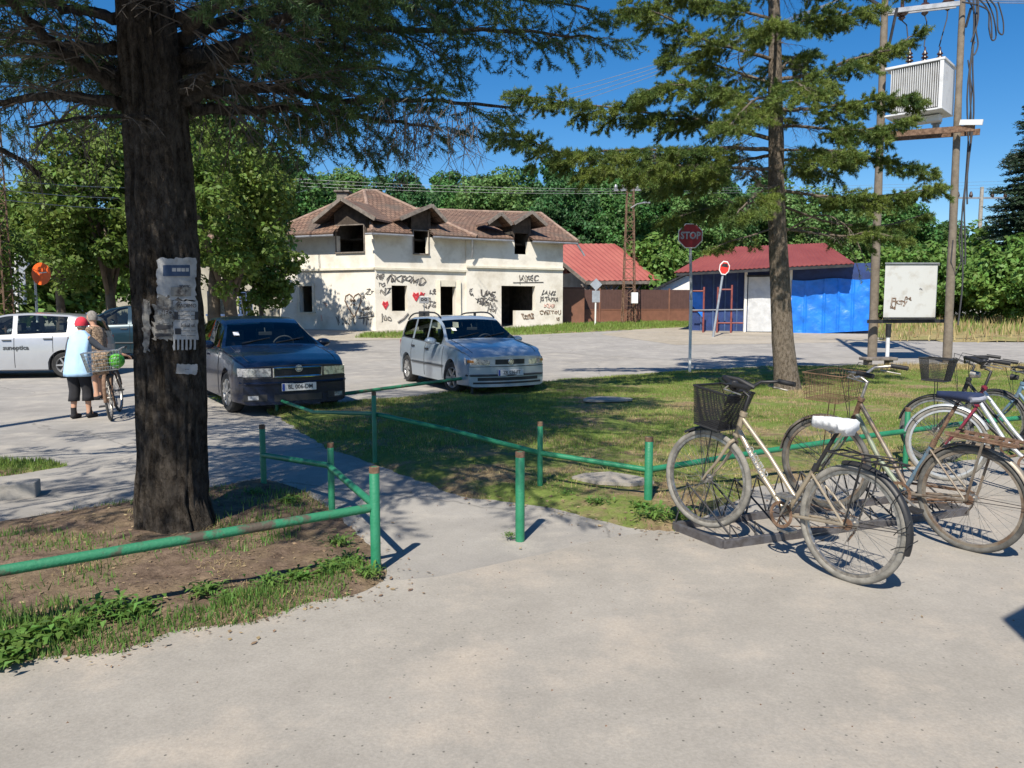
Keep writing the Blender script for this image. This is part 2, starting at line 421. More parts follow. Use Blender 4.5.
patch('lawn', [(268, 410), (330, 405), (400, 398), (470, 391), (560, 381), (640, 375), (740, 368), (900, 366), (1024, 366), (1250, 366), (1250, 440), (1024, 455), (930, 466), (850, 474), (760, 486), (715, 505), (676, 533), (627, 527), (558, 510), (498, 499), (446, 493), (386, 471), (326, 450), (275, 417)], M['lawn'], 0.09, 0.045, 0.16, 0.03, 0.16, 0.03)
patch('planting_bed', [(-260, 780), (-80, 700), (0, 665), (75, 657), (115, 652), (165, 632), (250, 622), (300, 607), (350, 597), (383, 584), (396, 572), (372, 545), (345, 520), (310, 492), (262, 478), (215, 488), (130, 502), (50, 516), (0, 523), (-120, 530), (-300, 545)], M['bed'], 0.05, 0.05, 0.22, 0.05, 0.10, 0.035)
patch('grass_island', [(-160, 470), (-60, 462), (0, 460), (50, 461), (66, 466), (20, 474), (-60, 484), (-160, 492)], M['lawn'], 0.08, 0.03)
patch('grass_verge', [(354, 338), (365, 334), (440, 332.5), (520, 329), (566, 325), (640, 323), (700, 323), (700, 326.5), (640, 329.5), (560, 333.5), (470, 337), (400, 338.4)], M['lawn'], 0.3, 0.05, 0.15, 0.03, 0.2)
patch('roadside_meadow', [(872, 341), (1024, 343), (1500, 343), (2200, 322), (2200, 316.2), (872, 318)], M['dry'], 0.7, 0.15, 0.1, 0.08, 0.4)
patch('dry_tuft_strip', [(868, 367.5), (1060, 367.5), (1060, 374), (868, 373)], M['dry'], 0.1, 0.06, 0.2)

# grass blades --------------------------------------------------------------
def blades(name, pname, n, hmin, hmax, wid, mat_, dens=None, label=None, seed=1, near=None, cat='grass', lean=0.5):
    poly, h = PATCH[pname]; rg = np.random.default_rng(seed)
    pa = np.array(poly); x0, y0 = pa.min(0); x1, y1 = pa.max(0)
    if near: y0, y1 = max(y0, near[0]), min(y1, near[1])
    X = rg.uniform(x0, x1, n * 4); Y = rg.uniform(y0, y1, n * 4)
    vis = (np.abs(X) < 0.72 * np.maximum(Y, 0.1) + 0.8)
    X, Y = X[vis], Y[vis]
    H, D = h(X, Y)
    k = D > -0.02
    if dens is not None: k &= rg.random(len(X)) < dens(X, Y, D)
    X, Y, H = X[k][:n], Y[k][:n], H[k][:n]; n = len(X)
    Z = Zga(Y) + H - 0.004
    a = rg.uniform(0, 2 * np.pi, n); hh = rg.uniform(hmin, hmax, n) * (0.7 + 0.5 * (fnoise(np.stack([X * 2, Y * 2, X * 0 + 3], -1), 2) + 0.5)); ln = rg.uniform(0, lean, n) * hh; b = rg.uniform(0, 2 * np.pi, n)
    w = wid * rg.uniform(0.6, 1.3, n)
    p0 = np.stack([X - np.cos(a) * w, Y - np.sin(a) * w, Z], -1); p1 = np.stack([X + np.cos(a) * w, Y + np.sin(a) * w, Z], -1)
    p2 = np.stack([X + np.cos(b) * ln, Y + np.sin(b) * ln, Z + hh], -1)
    o = arr_mesh(name, np.stack([p0, p1, p2], 1), 3, mat_); o['kind'] = 'stuff'
    o['label'] = label; o['category'] = cat; return o
M['blade'] = leafmat('grass_blade', (0.12, 0.20, 0.035), (0.23, 0.29, 0.07), 0.3, 0.35, 1.5)
M['straw'] = leafmat('straw_blade', (0.32, 0.24, 0.11), (0.42, 0.34, 0.17), 0.2, 0.3, 1.5)
M['weed'] = leafmat('weed_leaf', (0.085, 0.18, 0.035), (0.16, 0.26, 0.06), 0.3, 0.3, 2.5)
def dn(sc, th, s=0.0, soft=0.15):
    return lambda X, Y, D: np.clip((fnoise(np.stack([X * sc, Y * sc, X * 0 + s], -1), 4) - th) / soft, 0.0, 1)
def d_lawn(X, Y, D):
    base = np.clip((fnoise(np.stack([X * 0.7, Y * 0.7, X * 0 + 2.2], -1), 5) + 0.22) / 0.2, 0.05, 1)
    bare = np.clip((Y - 7.2 - 0.25 * np.abs(X + 0.5)) / 1.6, 0.15, 1)
    worn = 1 - 0.85 * np.exp(-((X - 3.2) ** 2 / 3.0 + (Y - 12.2) ** 2 / 0.6)) - 0.8 * np.exp(-((X - 0.9) ** 2 / 0.12 + (Y - 6.45) ** 2 / 0.03))
    return base * bare * worn
blades('lawn_grass', 'lawn', 150000, 0.02, 0.06, 0.0045, M['blade'], d_lawn, 'short green grass covering the sunny lawn between the railing and the road', 1)
blades('lawn_dry_grass', 'lawn', 70000, 0.015, 0.05, 0.004, M['straw'], dn(1.1, -0.08, 8.0), 'yellow dried grass scattered among the green lawn', 2, lean=1.0)
blades('bed_grass', 'planting_bed', 36000, 0.02, 0.07, 0.0045, M['weed'], lambda X, Y, D: np.clip((fnoise(np.stack([X * 1.6, Y * 1.6, X * 0 + 4], -1), 4) + 0.12) / 0.2, 0, 1) * np.clip(1.2 - np.abs(D - 0.3) * 2.2, 0.22, 1) * np.clip(5.9 - Y, 0.15, 1), 'sparse green grass along the edge of the earth bed under the big tree', 3)
blades('bed_straw', 'planting_bed', 16000, 0.01, 0.035, 0.003, M['straw'], dn(2.2, 0.12, 6.0), 'dead straw lying on the earth bed under the big tree', 4, lean=1.6)
blades('verge_grass', 'grass_verge', 12000, 0.08, 0.18, 0.02, M['blade'], None, 'green grass strip in front of the old graffitied house', 5)
blades('island_grass', 'grass_island', 4000, 0.02, 0.06, 0.006, M['blade'], None, 'small grass patch at the left edge beside the street', 6)
blades('meadow_grass', 'roadside_meadow', 22000, 0.2, 0.5, 0.03, M['straw'], dn(0.4, -0.2, 2), 'tall dry yellow grass along the far side of the road at right', 7)
blades('meadow_green_grass', 'roadside_meadow', 20000, 0.2, 0.45, 0.03, M['blade'], dn(0.4, -0.2, 3), 'green grass mixed into the dry roadside meadow at right', 8)
blades('dry_strip_grass', 'dry_tuft_strip', 5000, 0.05, 0.16, 0.008, M['straw'], None, 'dry grass along the lawn edge by the transformer poles', 9)

# broad-leaved weeds on the edge of the bed, each one a plant
def weed_mesh(seed, n, ln, broad):
    rg = random.Random(seed); F = []
    for i in range(n):
        a = rg.uniform(0, 2 * math.pi); L = ln * rg.uniform(0.5, 1.2); el = rg.uniform(0.3, 1.3); w = L * broad * rg.uniform(0.7, 1.2)
        bx, by = rg.gauss(0, .055), rg.gauss(0, .045); z0 = rg.uniform(0, ln * 0.8)
        d = Vector((math.cos(a), math.sin(a), 0)); s_ = Vector((-math.sin(a), math.cos(a), 0)); c = Vector((bx, by, z0))
        p1 = c + d * L * 0.45 * math.cos(el) + Vector((0, 0, L * 0.45 * math.sin(el))); p2 = p1 + d * L * 0.55 * math.cos(el * 0.3) + Vector((0, 0, L * 0.5 * math.sin(el * 0.25) - 0.01))
        F.append([c, p1 - s_ * w, p2, p1 + s_ * w])
    return np.array([[tuple(q) for q in f] for f in F])
wm = []
for i, (n, ln, br) in enumerate([(120, 0.062, 0.30), (130, 0.075, 0.11), (110, 0.065, 0.26)]):
    wm.append(arr_mesh('weed_plant', weed_mesh(20 + i, n, ln, br), 4, M['weed']))
wlist = [(18, 650, 0, 1.2, 'leafy weed clump nearest the lower left corner of the photo'), (48, 640, 2, 1.0, 'low leafy weed between corner clump and bed edge'), (78, 636, 0, 0.9, 'broad leaved weed at the left bed edge'),
         (112, 622, 1, 1.4, 'tall pointed weed left of the big trunk shadow'), (140, 618, 0, 0.9, 'dense green weed in front of the big tree, second clump from the middle'), (5, 668, 0, 1.0, 'weed at the very left edge of the bed'),
         (205, 600, 1, 1.0, 'spiky weed on the bed edge below the trunk'), (228, 606, 1, 0.7, 'small spiky weed low on the bed edge right of the trunk'), (270, 590, 1, 0.9, 'thin leaved weed under the rusty rail'), (300, 583, 2, 0.8, 'leafy weed under the rusty rail towards the corner post'),
         (330, 578, 1, 1.1, 'thick weed clump left of the corner post'), (350, 568, 1, 0.9, 'weed clump touching the corner post'), (368, 580, 1, 0.8, 'weed at the foot of the corner post'), (340, 549, 1, 0.9, 'weed clump behind the rail beside the corner post'),
         (510, 540, 1, 0.45, 'tiny weed at the foot of the lone green post'), (597, 508, 1, 0.9, 'weed growing by the lawn edge left of the wide post'), (655, 522, 1, 1.3, 'tall weed at the foot of the wide green post'), (640, 512, 2, 0.8, 'leafy weed left of the wide green post foot'), (566, 500, 1, 0.7, 'weed beside the second lawn post'), (290, 505, 2, 0.8, 'weed at the path edge behind the big tree'),
         (255, 499, 1, 0.8, 'weed near the dark post behind the big tree'), (222, 402, 1, 1.4, 'weed tuft under the dark car bumper'), (262, 407, 1, 1.5, 'weed tuft at the lawn tip by the dark car'), (300, 404, 2, 1.5, 'weed on the lawn edge in front of the dark car'), (684, 520, 1, 0.9, 'weed beside the bicycle rack corner'), (458, 389, 1, 1.2, 'weed tuft by the wheel of the pale wagon')]
used = set()
for px, py, k, sc, lab in wlist:
    o = wm[k] if k not in used else wm[k].copy()
    if k in used: COL.objects.link(o)
    used.add(k)
    g = G(px, py); o.location = (g.x, g.y, g.z + 0.02); o.rotation_euler = (0, 0, px * 0.7); o.scale = (sc,) * 3
    tag(o, lab, 'weed', 'weeds along the bed and lawn edges')
# concrete block and a worn slab, sunken cover
mb = MB(); g = G(10, 500); mb.box((0, 0, 0.06), (0.42, 0.2, 0.14)); o = obj('concrete_block', mb, M['concrete'], bevel=0.012); o.location = g + Vector((-0.06, 0.1, 0)); o.rotation_euler = (0, 0, 0.35)
tag(o, 'short pale concrete block lying at the left edge of the earth bed', 'concrete block')
def slab(name, px, py, a, b_, rz, lab, mt, sides=24):
    m_ = MB(); pts = []
    for i in range(sides):
        t = 2 * math.pi * i / sides; rr = 1 + 0.12 * math.sin(t * 3 + px)
        pts.append((a * rr * math.cos(t), b_ * rr * math.sin(t), 0))
    m_.prism(pts, (0, 0, 0.03)); o = obj(name, m_, mt); o.location = G(px, py) + Vector((0, 0, 0.05)); o.rotation_euler = (0, 0, rz); return tag(o, lab, 'concrete slab')
slab('concrete_slab', 606, 403, 0.42, 0.30, 0.2, 'round worn concrete cover set in the lawn', M['concrete'])
slab('broken_slab', 612, 486, 0.36, 0.22, -0.4, 'broken slab of old concrete at the lawn edge between two green posts', M['apron'], 7)
# pebbles and bits on the pavement
rgp = np.random.default_rng(5); peb = []
for i in range(240):
    x, y = rgp.uniform(-3, 4), rgp.uniform(1.6, 6.5); s_ = rgp.uniform(0.002, 0.007)
    if abs(x) > 0.7 * y: continue
    z = 0.004
    o4 = [(x + s_ * math.cos(t), y + s_ * math.sin(t), z) for t in (0, 2.1, 4.2)]; tip = (x, y, z + s_ * 0.9)
    peb += [[o4[0], o4[1], tip], [o4[1], o4[2], tip], [o4[2], o4[0], tip]]
o = arr_mesh('loose_gravel', np.array(peb), 3, M['rust']); o['kind'] = 'stuff'; o['label'] = 'tiny dark grit scattered over the pale forecourt'; o['category'] = 'gravel'

# dead leaves, needles and twigs gathered along the edges of bed and path
rgl = np.random.default_rng(8); Q = []
def litter(n, x0, x1, y0, y1, ln, w, f=None):
    x = rgl.uniform(x0, x1, n * 3); y = rgl.uniform(y0, y1, n * 3); h, d = PATCH['planting_bed'][1](x, y); h2, d2 = PATCH['lawn'][1](x, y); k = rgl.random(n * 3) < np.clip(np.exp(-np.abs(np.maximum(d, d2)) * 11) + (np.maximum(d, d2) > 0) * .35, 0.003, 1); x, y, h, h2, d, d2 = (q[k][:n] for q in (x, y, h, h2, d, d2))
    z = np.maximum(0.005, np.where(d > -.2, h, np.where(d2 > -.2, h2, 0))) + .006; a = rgl.uniform(0, 2 * np.pi, len(x)); l = ln * rgl.uniform(.4, 1.2, len(x)); u = np.stack([np.cos(a) * l, np.sin(a) * l, rgl.uniform(-.2, .2, len(x)) * l], -1); v = np.stack([-np.sin(a) * w, np.cos(a) * w, rgl.uniform(0, .4, len(x)) * w], -1); p = np.stack([x, y, z], -1)
    return np.stack([p - u, p - v, p + u, p + v], 1)
M['dead_leaf'] = mat('dead_leaf', (0.16, 0.10, 0.06), .9, col2=(0.30, 0.22, 0.13), vscale=60, island=.4)
o = arr_mesh('leaf_litter', np.concatenate([litter(5000, -3.6, 4.5, 3.3, 9.0, .012, .005), litter(2500, -3.6, 4.5, 3.3, 9, .03, .0016), litter(900, -3.6, 2.5, 3.3, 7, .02, .011)]), 4, M['dead_leaf']); o['kind'] = 'stuff'; o['label'] = 'dead leaves and needles gathered along the edges of the bed and path'; o['category'] = 'leaf litter'
# ============================================================ HOUSE
M['plaster'] = mat('plaster', (0.52, 0.47, 0.39), 0.92, col2=(0.72, 0.68, 0.60), vscale=0.9, mix=(0.30, 0.52), bump=0.3, bscale=18)
M['plaster_trim'] = mat('plaster_trim', (0.60, 0.56, 0.46), 0.9, var=0.08, vscale=3)
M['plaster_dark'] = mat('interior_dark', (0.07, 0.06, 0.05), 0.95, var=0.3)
M['grey_wall'] = mat('grey_wall', (0.33, 0.31, 0.26), 0.92, var=0.15, vscale=1.2, bump=0.2)
M['old_wood'] = mat('old_wood', (0.17, 0.145, 0.125), 0.9, var=0.3, vscale=5, bump=0.4)
M['graffiti'] = mat('graffiti_black', (0.14, 0.13, 0.125), 0.8, var=0.4)
M['gable_shade'] = mat('gable_shade', (0.06, 0.045, 0.035), 0.9, var=0.3)  # shade under the dormer overhang put into the gable colour
M['graffiti_brown'] = mat('graffiti_brown', (0.20, 0.13, 0.09), 0.8, var=0.3)
M['graffiti_red'] = mat('graffiti_red', (0.55, 0.035, 0.05), 0.8, var=0.2)
M['graffiti_pink'] = mat('graffiti_pink', (0.62, 0.42, 0.36), 0.8, var=0.2)
M['blue_frame'] = mat('blue_frame', (0.05, 0.09, 0.20), 0.6, var=0.2)
M['glass_dark'] = mat('glass_dark', (0.02, 0.025, 0.03), 0.08, var=0.3, spec=0.8)
def tilemat(name, c1, c2, row=0.32, colw=0.24, island=0.0, moss=(0.12, 0.09, 0.07)):
    m = bpy.data.materials.new(name); m.use_nodes = True; nt = m.node_tree; b = nt.nodes['Principled BSDF']; b.inputs['Roughness'].default_value = 0.88
    tc = nd(nt, 'ShaderNodeTexCoord'); br = nd(nt, 'ShaderNodeTexBrick'); br.inputs['Scale'].default_value = 1.0
    br.inputs['Brick Width'].default_value = colw; br.inputs['Row Height'].default_value = row; br.inputs['Mortar Size'].default_value = 0.022; br.inputs['Mortar Smooth'].default_value = 0.5
    br.inputs['Color1'].default_value = (*c1, 1); br.inputs['Color2'].default_value = (*c2, 1); br.inputs['Mortar'].default_value = (*[x * 0.35 for x in c1], 1); br.inputs['Bias'].default_value = 0.0
    nt.links.new(tc.outputs['UV'], br.inputs['Vector'])
    n = nd(nt, 'ShaderNodeTexNoise'); n.inputs['Scale'].default_value = 0.9; n.inputs['Detail'].default_value = 7; nt.links.new(tc.outputs['Object'], n.inputs['Vector'])
    rp = nd(nt, 'ShaderNodeValToRGB'); rp.color_ramp.elements[0].position = 0.48; rp.color_ramp.elements[1].position = 0.68; nt.links.new(n.outputs['Fac'], rp.inputs[0])
    x = nd(nt, 'ShaderNodeMix', data_type='RGBA'); nt.links.new(rp.outputs[0], x.inputs[0]); nt.links.new(br.outputs['Color'], x.inputs[6]); x.inputs[7].default_value = (*moss, 1)
    nt.links.new(x.outputs[2], b.inputs['Base Color'])
    bp = nd(nt, 'ShaderNodeBump'); bp.inputs['Distance'].default_value = 0.05; bp.inputs['Strength'].default_value = 0.9; nt.links.new(br.outputs['Fac'], bp.inputs['Height']); bp.invert = True
    nt.links.new(bp.outputs[0], b.inputs['Normal']); return m
M['tiles'] = tilemat('clay_tiles', (0.145, 0.083, 0.058), (0.235, 0.145, 0.10))
M['ridge'] = mat('ridge_tiles', (0.26, 0.18, 0.14), 0.9, var=0.25, vscale=4)

def wall_open(mb, P0, P1, z0, z1, ops, thick=0.3, top=None):
    """wall from P0 to P1 (xy) with real openings (s0,s1,za,zb), outside is on the right of P0->P1; top(s): wall top per s"""
    P0 = Vector((P0[0], P0[1], 0)); P1 = Vector((P1[0], P1[1], 0)); d = P1 - P0; L = d.length; d = d / L; n = Vector((d.y, -d.x, 0))
    S = sorted(set([0, L] + [o[0] for o in ops] + [o[1] for o in ops])); Zs = sorted(set([z0, z1] + [o[2] for o in ops] + [o[3] for o in ops]))
    S = [s for s in S if 0 <= s <= L]; Zs = [z for z in Zs if z <= z1]
    pt = lambda s, z, k: P0 + d * s + Vector((0, 0, z)) - n * (thick * k)
    solid = lambda s, z: not any(o[0] < s < o[1] and o[2] < z < o[3] for o in ops) and 0 < s < L and z0 < z < z1
    for i in range(len(S) - 1):
        for j in range(len(Zs) - 1):
            sm, zm = (S[i] + S[i + 1]) / 2, (Zs[j] + Zs[j + 1]) / 2
            if not solid(sm, zm): continue
            a, b, c, e = S[i], S[i + 1], Zs[j], Zs[j + 1]
            mb.quad(pt(a, c, 0), pt(b, c, 0), pt(b, e, 0), pt(a, e, 0)); mb.quad(pt(a, c, 1), pt(a, e, 1), pt(b, e, 1), pt(b, c, 1))
            for (sx, zx, q) in ((a - 1e-3, zm, (pt(a, c, 0), pt(a, e, 0), pt(a, e, 1), pt(a, c, 1))), (b + 1e-3, zm, (pt(b, c, 0), pt(b, c, 1), pt(b, e, 1), pt(b, e, 0))),
                                (sm, c - 1e-3, (pt(a, c, 0), pt(a, c, 1), pt(b, c, 1), pt(b, c, 0))), (sm, e + 1e-3, (pt(a, e, 0), pt(b, e, 0), pt(b, e, 1), pt(a, e, 1)))):
                if not solid(sx, zx): mb.quad(*q)
    return d, n, L
def xat(px, Pa, Pb):
    """distance along Pa->Pb where a camera column px crosses the wall line"""
    k = (px - 512) / FPX; d = (Pb[0] - Pa[0], Pb[1] - Pa[1]); L = math.hypot(*d)
    t = (k * Pa[1] - Pa[0]) / (d[0] - k * d[1]); return t * L
def zat(py, Y): return P(512, py, Y).z
HL, HC, HR1, HR2 = (-11.7, 39.0), (-6.53, 37.0), (-2.31, 39.5), (2.75, 42.1)
HR2b, HLb, HMb = (-1.1, 49.5), (-9.0, 47.0), (-4.8, 47.5)
base = onG(-4, 41)
house = thing('abandoned_house', 'old cream plastered house with brown tiled roof, empty window holes and graffiti', 'house', base)
EV = 5.12
def wz(P0, P1, s, py):   # height seen at image row py on the wall at distance s
    L = math.hypot(P1[0] - P0[0], P1[1] - P0[1]); Y = P0[1] + (P1[1] - P0[1]) * s / L; return zat(py, Y)
def opn(P0, P1, x0, x1, y0, y1):
    a, b = xat(x0, P0, P1), xat(x1, P0, P1); m_ = (a + b) / 2; return (a, b, wz(P0, P1, m_, y1), wz(P0, P1, m_, y0))
zb = 0.2
o_left = [opn(HL, HC, 301, 314, 286, 312), opn(HL, HC, 339, 366, 225.5, 252)]
o_mid = [opn(HC, HR1, 392.5, 408, 285.5, 311), opn(HC, HR1, 440.5, 455.5, 286.5, 334), opn(HC, HR1, 415, 429, 231, 253.5)]
o_right = [opn(HR1, HR2, 501.5, 535, 286, 310.5), opn(HR1, HR2, 501.5, 515.5, 286, 340), opn(HR1, HR2, 514.5, 528, 233.5, 254.5)]
g0 = 0.2
o_mid[1] = (o_mid[1][0], o_mid[1][1], 0.55, o_mid[1][3]); o_right[1] = (o_right[1][0], o_right[1][1], 0.62, o_right[1][3])
wmb = MB()
wall_open(wmb, HL, HC, g0, EV, o_left); wall_open(wmb, HC, HR1, g0, EV, o_mid)
sl = (HR1[0] - HC[0], HR1[1] - HC[1]); ll = math.hypot(*sl); nrm2 = Vector((sl[1] / ll, -sl[0] / ll, 0))
HR1o = (HR1[0] + 0.0, HR1[1] - 0.12); HR2o = (HR2[0], HR2[1] - 0.12)
wall_open(wmb, HR1o, HR2o, g0, EV, o_right)
wall_open(wmb, HR2o, HR2b, g0, EV, []); wall_open(wmb, HR2b, HMb, g0, EV, []); wall_open(wmb, HMb, HLb, g0, EV, []); wall_open(wmb, HLb, HL, g0, EV, [])
obj('wall', wmb, M['plaster'], house, org=base)
# dormer fronts rise above the eaves
def basis(P0, P1):
    d = Vector((P1[0] - P0[0], P1[1] - P0[1], 0)); L = d.length; d /= L; return Vector((P0[0], P0[1], 0)), d, Vector((d.y, -d.x, 0)), L
roof_holes = []
def dormer(P0, P1, win, xl, xr, xa, ya, ye, depth, lab=None, window=True):
    o, d, n, L = basis(P0, P1); sl_, sr_, sa = xat(xl, P0, P1), xat(xr, P0, P1), xat(xa, P0, P1)
    za, ze = wz(P0, P1, sa, ya), wz(P0, P1, sa, ye)
    root = None
    at_ = lambda s, z, k: o + d * s + Vector((0, 0, z)) + n * k
    # roof: two sloping slabs reaching back into the main roof
    rm = MB()
    for side, s_ in ((0, sl_), (1, sr_)):
        a, b = at_(sa, za, 0.5), at_(s_, ze, 0.5); c, e = at_(s_, ze, -depth * 0.45), at_(sa, za, -depth)
        rm.prism([a, b, c, e] if side else [a, e, c, b], (0, 0, 0.09))
    r_ = obj('dormer_roof', rm, M['tiles'], house, org=base); uvproj(r_, d)
    bm_ = MB()
    for s_ in (sl_, sr_): bm_.bar(at_(sa, za + 0.05, 0.53), at_(s_, ze + 0.05, 0.53), 0.07, 0.17)
    obj('bargeboard', bm_, M['old_wood'], r_ if False else house, org=base)
    # gable wall, coloured dark for the shade under the dormer roof
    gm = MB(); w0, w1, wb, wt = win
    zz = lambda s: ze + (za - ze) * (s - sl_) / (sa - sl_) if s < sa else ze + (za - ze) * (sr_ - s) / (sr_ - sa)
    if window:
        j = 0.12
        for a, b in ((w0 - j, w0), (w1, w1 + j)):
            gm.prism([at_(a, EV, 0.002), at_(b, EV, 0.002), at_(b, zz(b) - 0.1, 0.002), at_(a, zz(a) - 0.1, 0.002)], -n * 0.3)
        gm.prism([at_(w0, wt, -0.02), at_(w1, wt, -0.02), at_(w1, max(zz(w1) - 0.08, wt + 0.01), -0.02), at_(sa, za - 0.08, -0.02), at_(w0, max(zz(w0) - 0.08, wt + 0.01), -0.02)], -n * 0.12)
        obj('dormer_gable', gm, M['gable_shade'], house, org=base)
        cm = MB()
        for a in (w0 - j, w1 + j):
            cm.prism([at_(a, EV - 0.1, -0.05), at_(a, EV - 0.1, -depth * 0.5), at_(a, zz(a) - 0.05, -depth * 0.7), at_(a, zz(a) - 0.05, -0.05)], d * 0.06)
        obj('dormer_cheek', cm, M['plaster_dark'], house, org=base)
    else:
        gm.prism([at_(sl_ + 0.25, ze, -0.1), at_(sr_ - 0.25, ze, -0.1), at_(sa, za - 0.1, -0.1)], -n * 0.1)
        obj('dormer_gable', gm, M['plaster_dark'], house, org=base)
    return (w0 - 0.12, w1 + 0.12, wt + 0.3)
def uvproj(o, d):
    me = o.data; uv = me.uv_layers.new(name='UVMap')
    for p in me.polygons:
        n = p.normal; u = Vector((n.y, -n.x, 0)); u = u.normalized() if u.length > 1e-4 else Vector((1, 0, 0)); v = n.cross(u)
        if v.z < 0: v = -v
        for li in p.loop_indices:
            c = me.vertices[me.loops[li].vertex_index].co; uv.data[li].uv = (c.dot(u), c.dot(v))
# main roof faces with notches where the dormer windows break the eaves
def eave(P0, P1, ov): o, d, n, L = basis(P0, P1); return o + n * ov, d, n, L
def roof_face(mb, A, B, C, D, holes, n=44, m_=16):
    """grid of quads from eave A-B to ridge D-C (above A,B); holes: (s0,s1,zmax) along A->B are left out"""
    A, B, C, D = map(Vector, (A, B, C, D)); L = (B - A).length; bd = (B - A) / L
    us = sorted(set([i / n for i in range(n + 1)] )); vs_ = [j / m_ for j in range(m_ + 1)]
    idx = {}
    def pt(u, v): return (A.lerp(B, u)).lerp(D.lerp(C, u), v)
    for i in range(len(us) - 1):
        for j in range(m_):
            q = [pt(us[i], vs_[j]), pt(us[i + 1], vs_[j]), pt(us[i + 1], vs_[j + 1]), pt(us[i], vs_[j + 1])]
            c = (q[0] + q[1] + q[2] + q[3]) / 4; s = (c - A).dot(bd)
            if any(h[0] < s < h[1] and c.z < h[2] for h in holes): continue
            t = Vector((0, 0, 0.08))
            if (q[2] - q[3]).length < 1e-5: q = q[:3]
            mb.add([p + t for p in q] + list(q), [tuple(range(len(q))), tuple(range(2 * len(q) - 1, len(q) - 1, -1))])
            k = len(q); b0 = len(mb.v) - 2 * k
            if j == 0: mb.f.append((b0 + k, b0 + k + 1, b0 + 1, b0))
hd = []
OV = 0.6
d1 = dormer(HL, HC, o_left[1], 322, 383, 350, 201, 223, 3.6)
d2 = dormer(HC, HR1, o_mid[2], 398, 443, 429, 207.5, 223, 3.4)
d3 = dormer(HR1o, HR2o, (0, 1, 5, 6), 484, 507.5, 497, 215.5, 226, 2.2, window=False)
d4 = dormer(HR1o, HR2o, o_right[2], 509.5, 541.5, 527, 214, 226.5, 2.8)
ZE = EV + 0.02
c3 = lambda p, z=ZE: Vector((p[0], p[1], z))
def off(P0, P1, ov): o, d, n, L = basis(P0, P1); return n * ov
nL, nC, nR = off(HL, HC, OV), off(HC, HR1, OV), off(HR1, HR2, OV)
Lp = c3(HL) + nL + Vector((-0.45, 0.1, 0)); Cp = c3(HC) + (nL + nC) * 0.72; R1p = c3(HR1) + nC + Vector((0.25, 0.1, 0))
apex1, apex2 = P(364, 192, 41.4), P(376, 192.5, 42.0)
rm = MB()
hole = lambda w, P0, A, B: (lambda k: (w[0] + k + (.4 if P0 == HL else -.2), w[1] + k + (.4 if P0 == HL else -.15), w[2]))((Vector((P0[0], P0[1], A.z)) - A).dot((B - A).normalized()))
roof_face(rm, Lp, Cp, apex1, apex1, [hole(d1, HL, Lp, Cp)]); roof_face(rm, Cp, R1p, apex2, apex1, [hole(d2, HC, Cp, R1p)])
B1 = c3(HMb) + Vector((0.3, 0.3, 0)); B0 = c3(HLb) + Vector((-0.3, 0.3, 0))
roof_face(rm, R1p, B1, apex2, apex2, []); roof_face(rm, B1, B0, apex1, apex2, []); roof_face(rm, B0, Lp, apex1, apex1, [])
r1 = obj('roof', rm, M['tiles'], house, org=base, fix=False); uvproj(r1, None)
rm = MB()
R1q = c3(HR1) + nR + Vector((-0.5, -0.45, 0.0)) + Vector((-1.0, -0.5, 0)); R2p = c3(HR2) + nR + Vector((0.5, 0.15, 0)); rgL, rgR = P(408, 210, 44.2), P(541, 214.5, 46.2)
R1r = c3(HR1) + nR
roof_face(rm, R1r, R2p, rgR, rgL + Vector((0.2, 0, 0)), [hole(d4, HR1o, R1r, R2p)]); roof_face(rm, R2p, c3(HR2b) + Vector((0.5, 0.3, 0)), rgR, rgR, [])
roof_face(rm, c3(HR2b) + Vector((0.5, 0.3, 0)), B1, rgL, rgR, [])
r2 = obj('roof', rm, M['tiles'], house, org=base, fix=False); uvproj(r2, None)
def cap(a, b, r_=0.09): mb_ = MB(); mb_.tube([Vector(a) + Vector((0, 0, 0.07)), (Vector(a) + Vector(b)) / 2 + Vector((0, 0, 0.05)), Vector(b) + Vector((0, 0, 0.07))], r_, 8); return obj('ridge_tiles', mb_, M['ridge'], house, org=base)
cap(Lp, apex1); cap(Cp, apex1); cap(apex1, apex2); cap(apex2, R1p, 0.1); cap(rgL, rgR); cap(rgR, R2p)
mb = MB()
for a, b, w, P0 in ((Lp, Cp, d1, HL), (Cp, R1p, d2, HC), (R1r, R2p, d4, HR1o)):
    h_ = hole(w, P0, a, b); u_ = (b - a).normalized(); zz_ = Vector((0, 0, -0.06))
    for p_, q_ in ((a, a + u_ * h_[0]), (a + u_ * h_[1], b)): mb.tube([p_ + zz_, q_ + zz_], 0.05, 8)
obj('gutter', mb, M['grey_metal'], house, org=base)
mb = MB(); g1 = R1r + Vector((0.05, -0.03, -0.08)); mb.tube([g1, g1 + Vector((0.02, 0.25, -0.5)), g1 + Vector((-0.05, 0.36, -0.9))], 0.05, 8); obj('downpipe', mb, M['grey_metal'], house, org=base); mb = MB()
g1 = R2p + Vector((-0.05, 0, -0.08)); mb.tube([g1, g1 + Vector((0.25, 0.1, -0.35)), g1 + Vector((0.42, 0.1, -0.62))], 0.05, 8); obj('downpipe', mb, M['grey_metal'], house, org=base)
mb = MB(); ch = P(343, 192, 43.5); mb.box(ch + Vector((0, 0, -0.75)), (0.6, 0.6, 1.4)); mb.box(ch + Vector((0, 0, 0.0)), (0.85, 0.85, 0.1)); obj('chimney', mb, M['old_wood'], house, org=base, bevel=0.02)
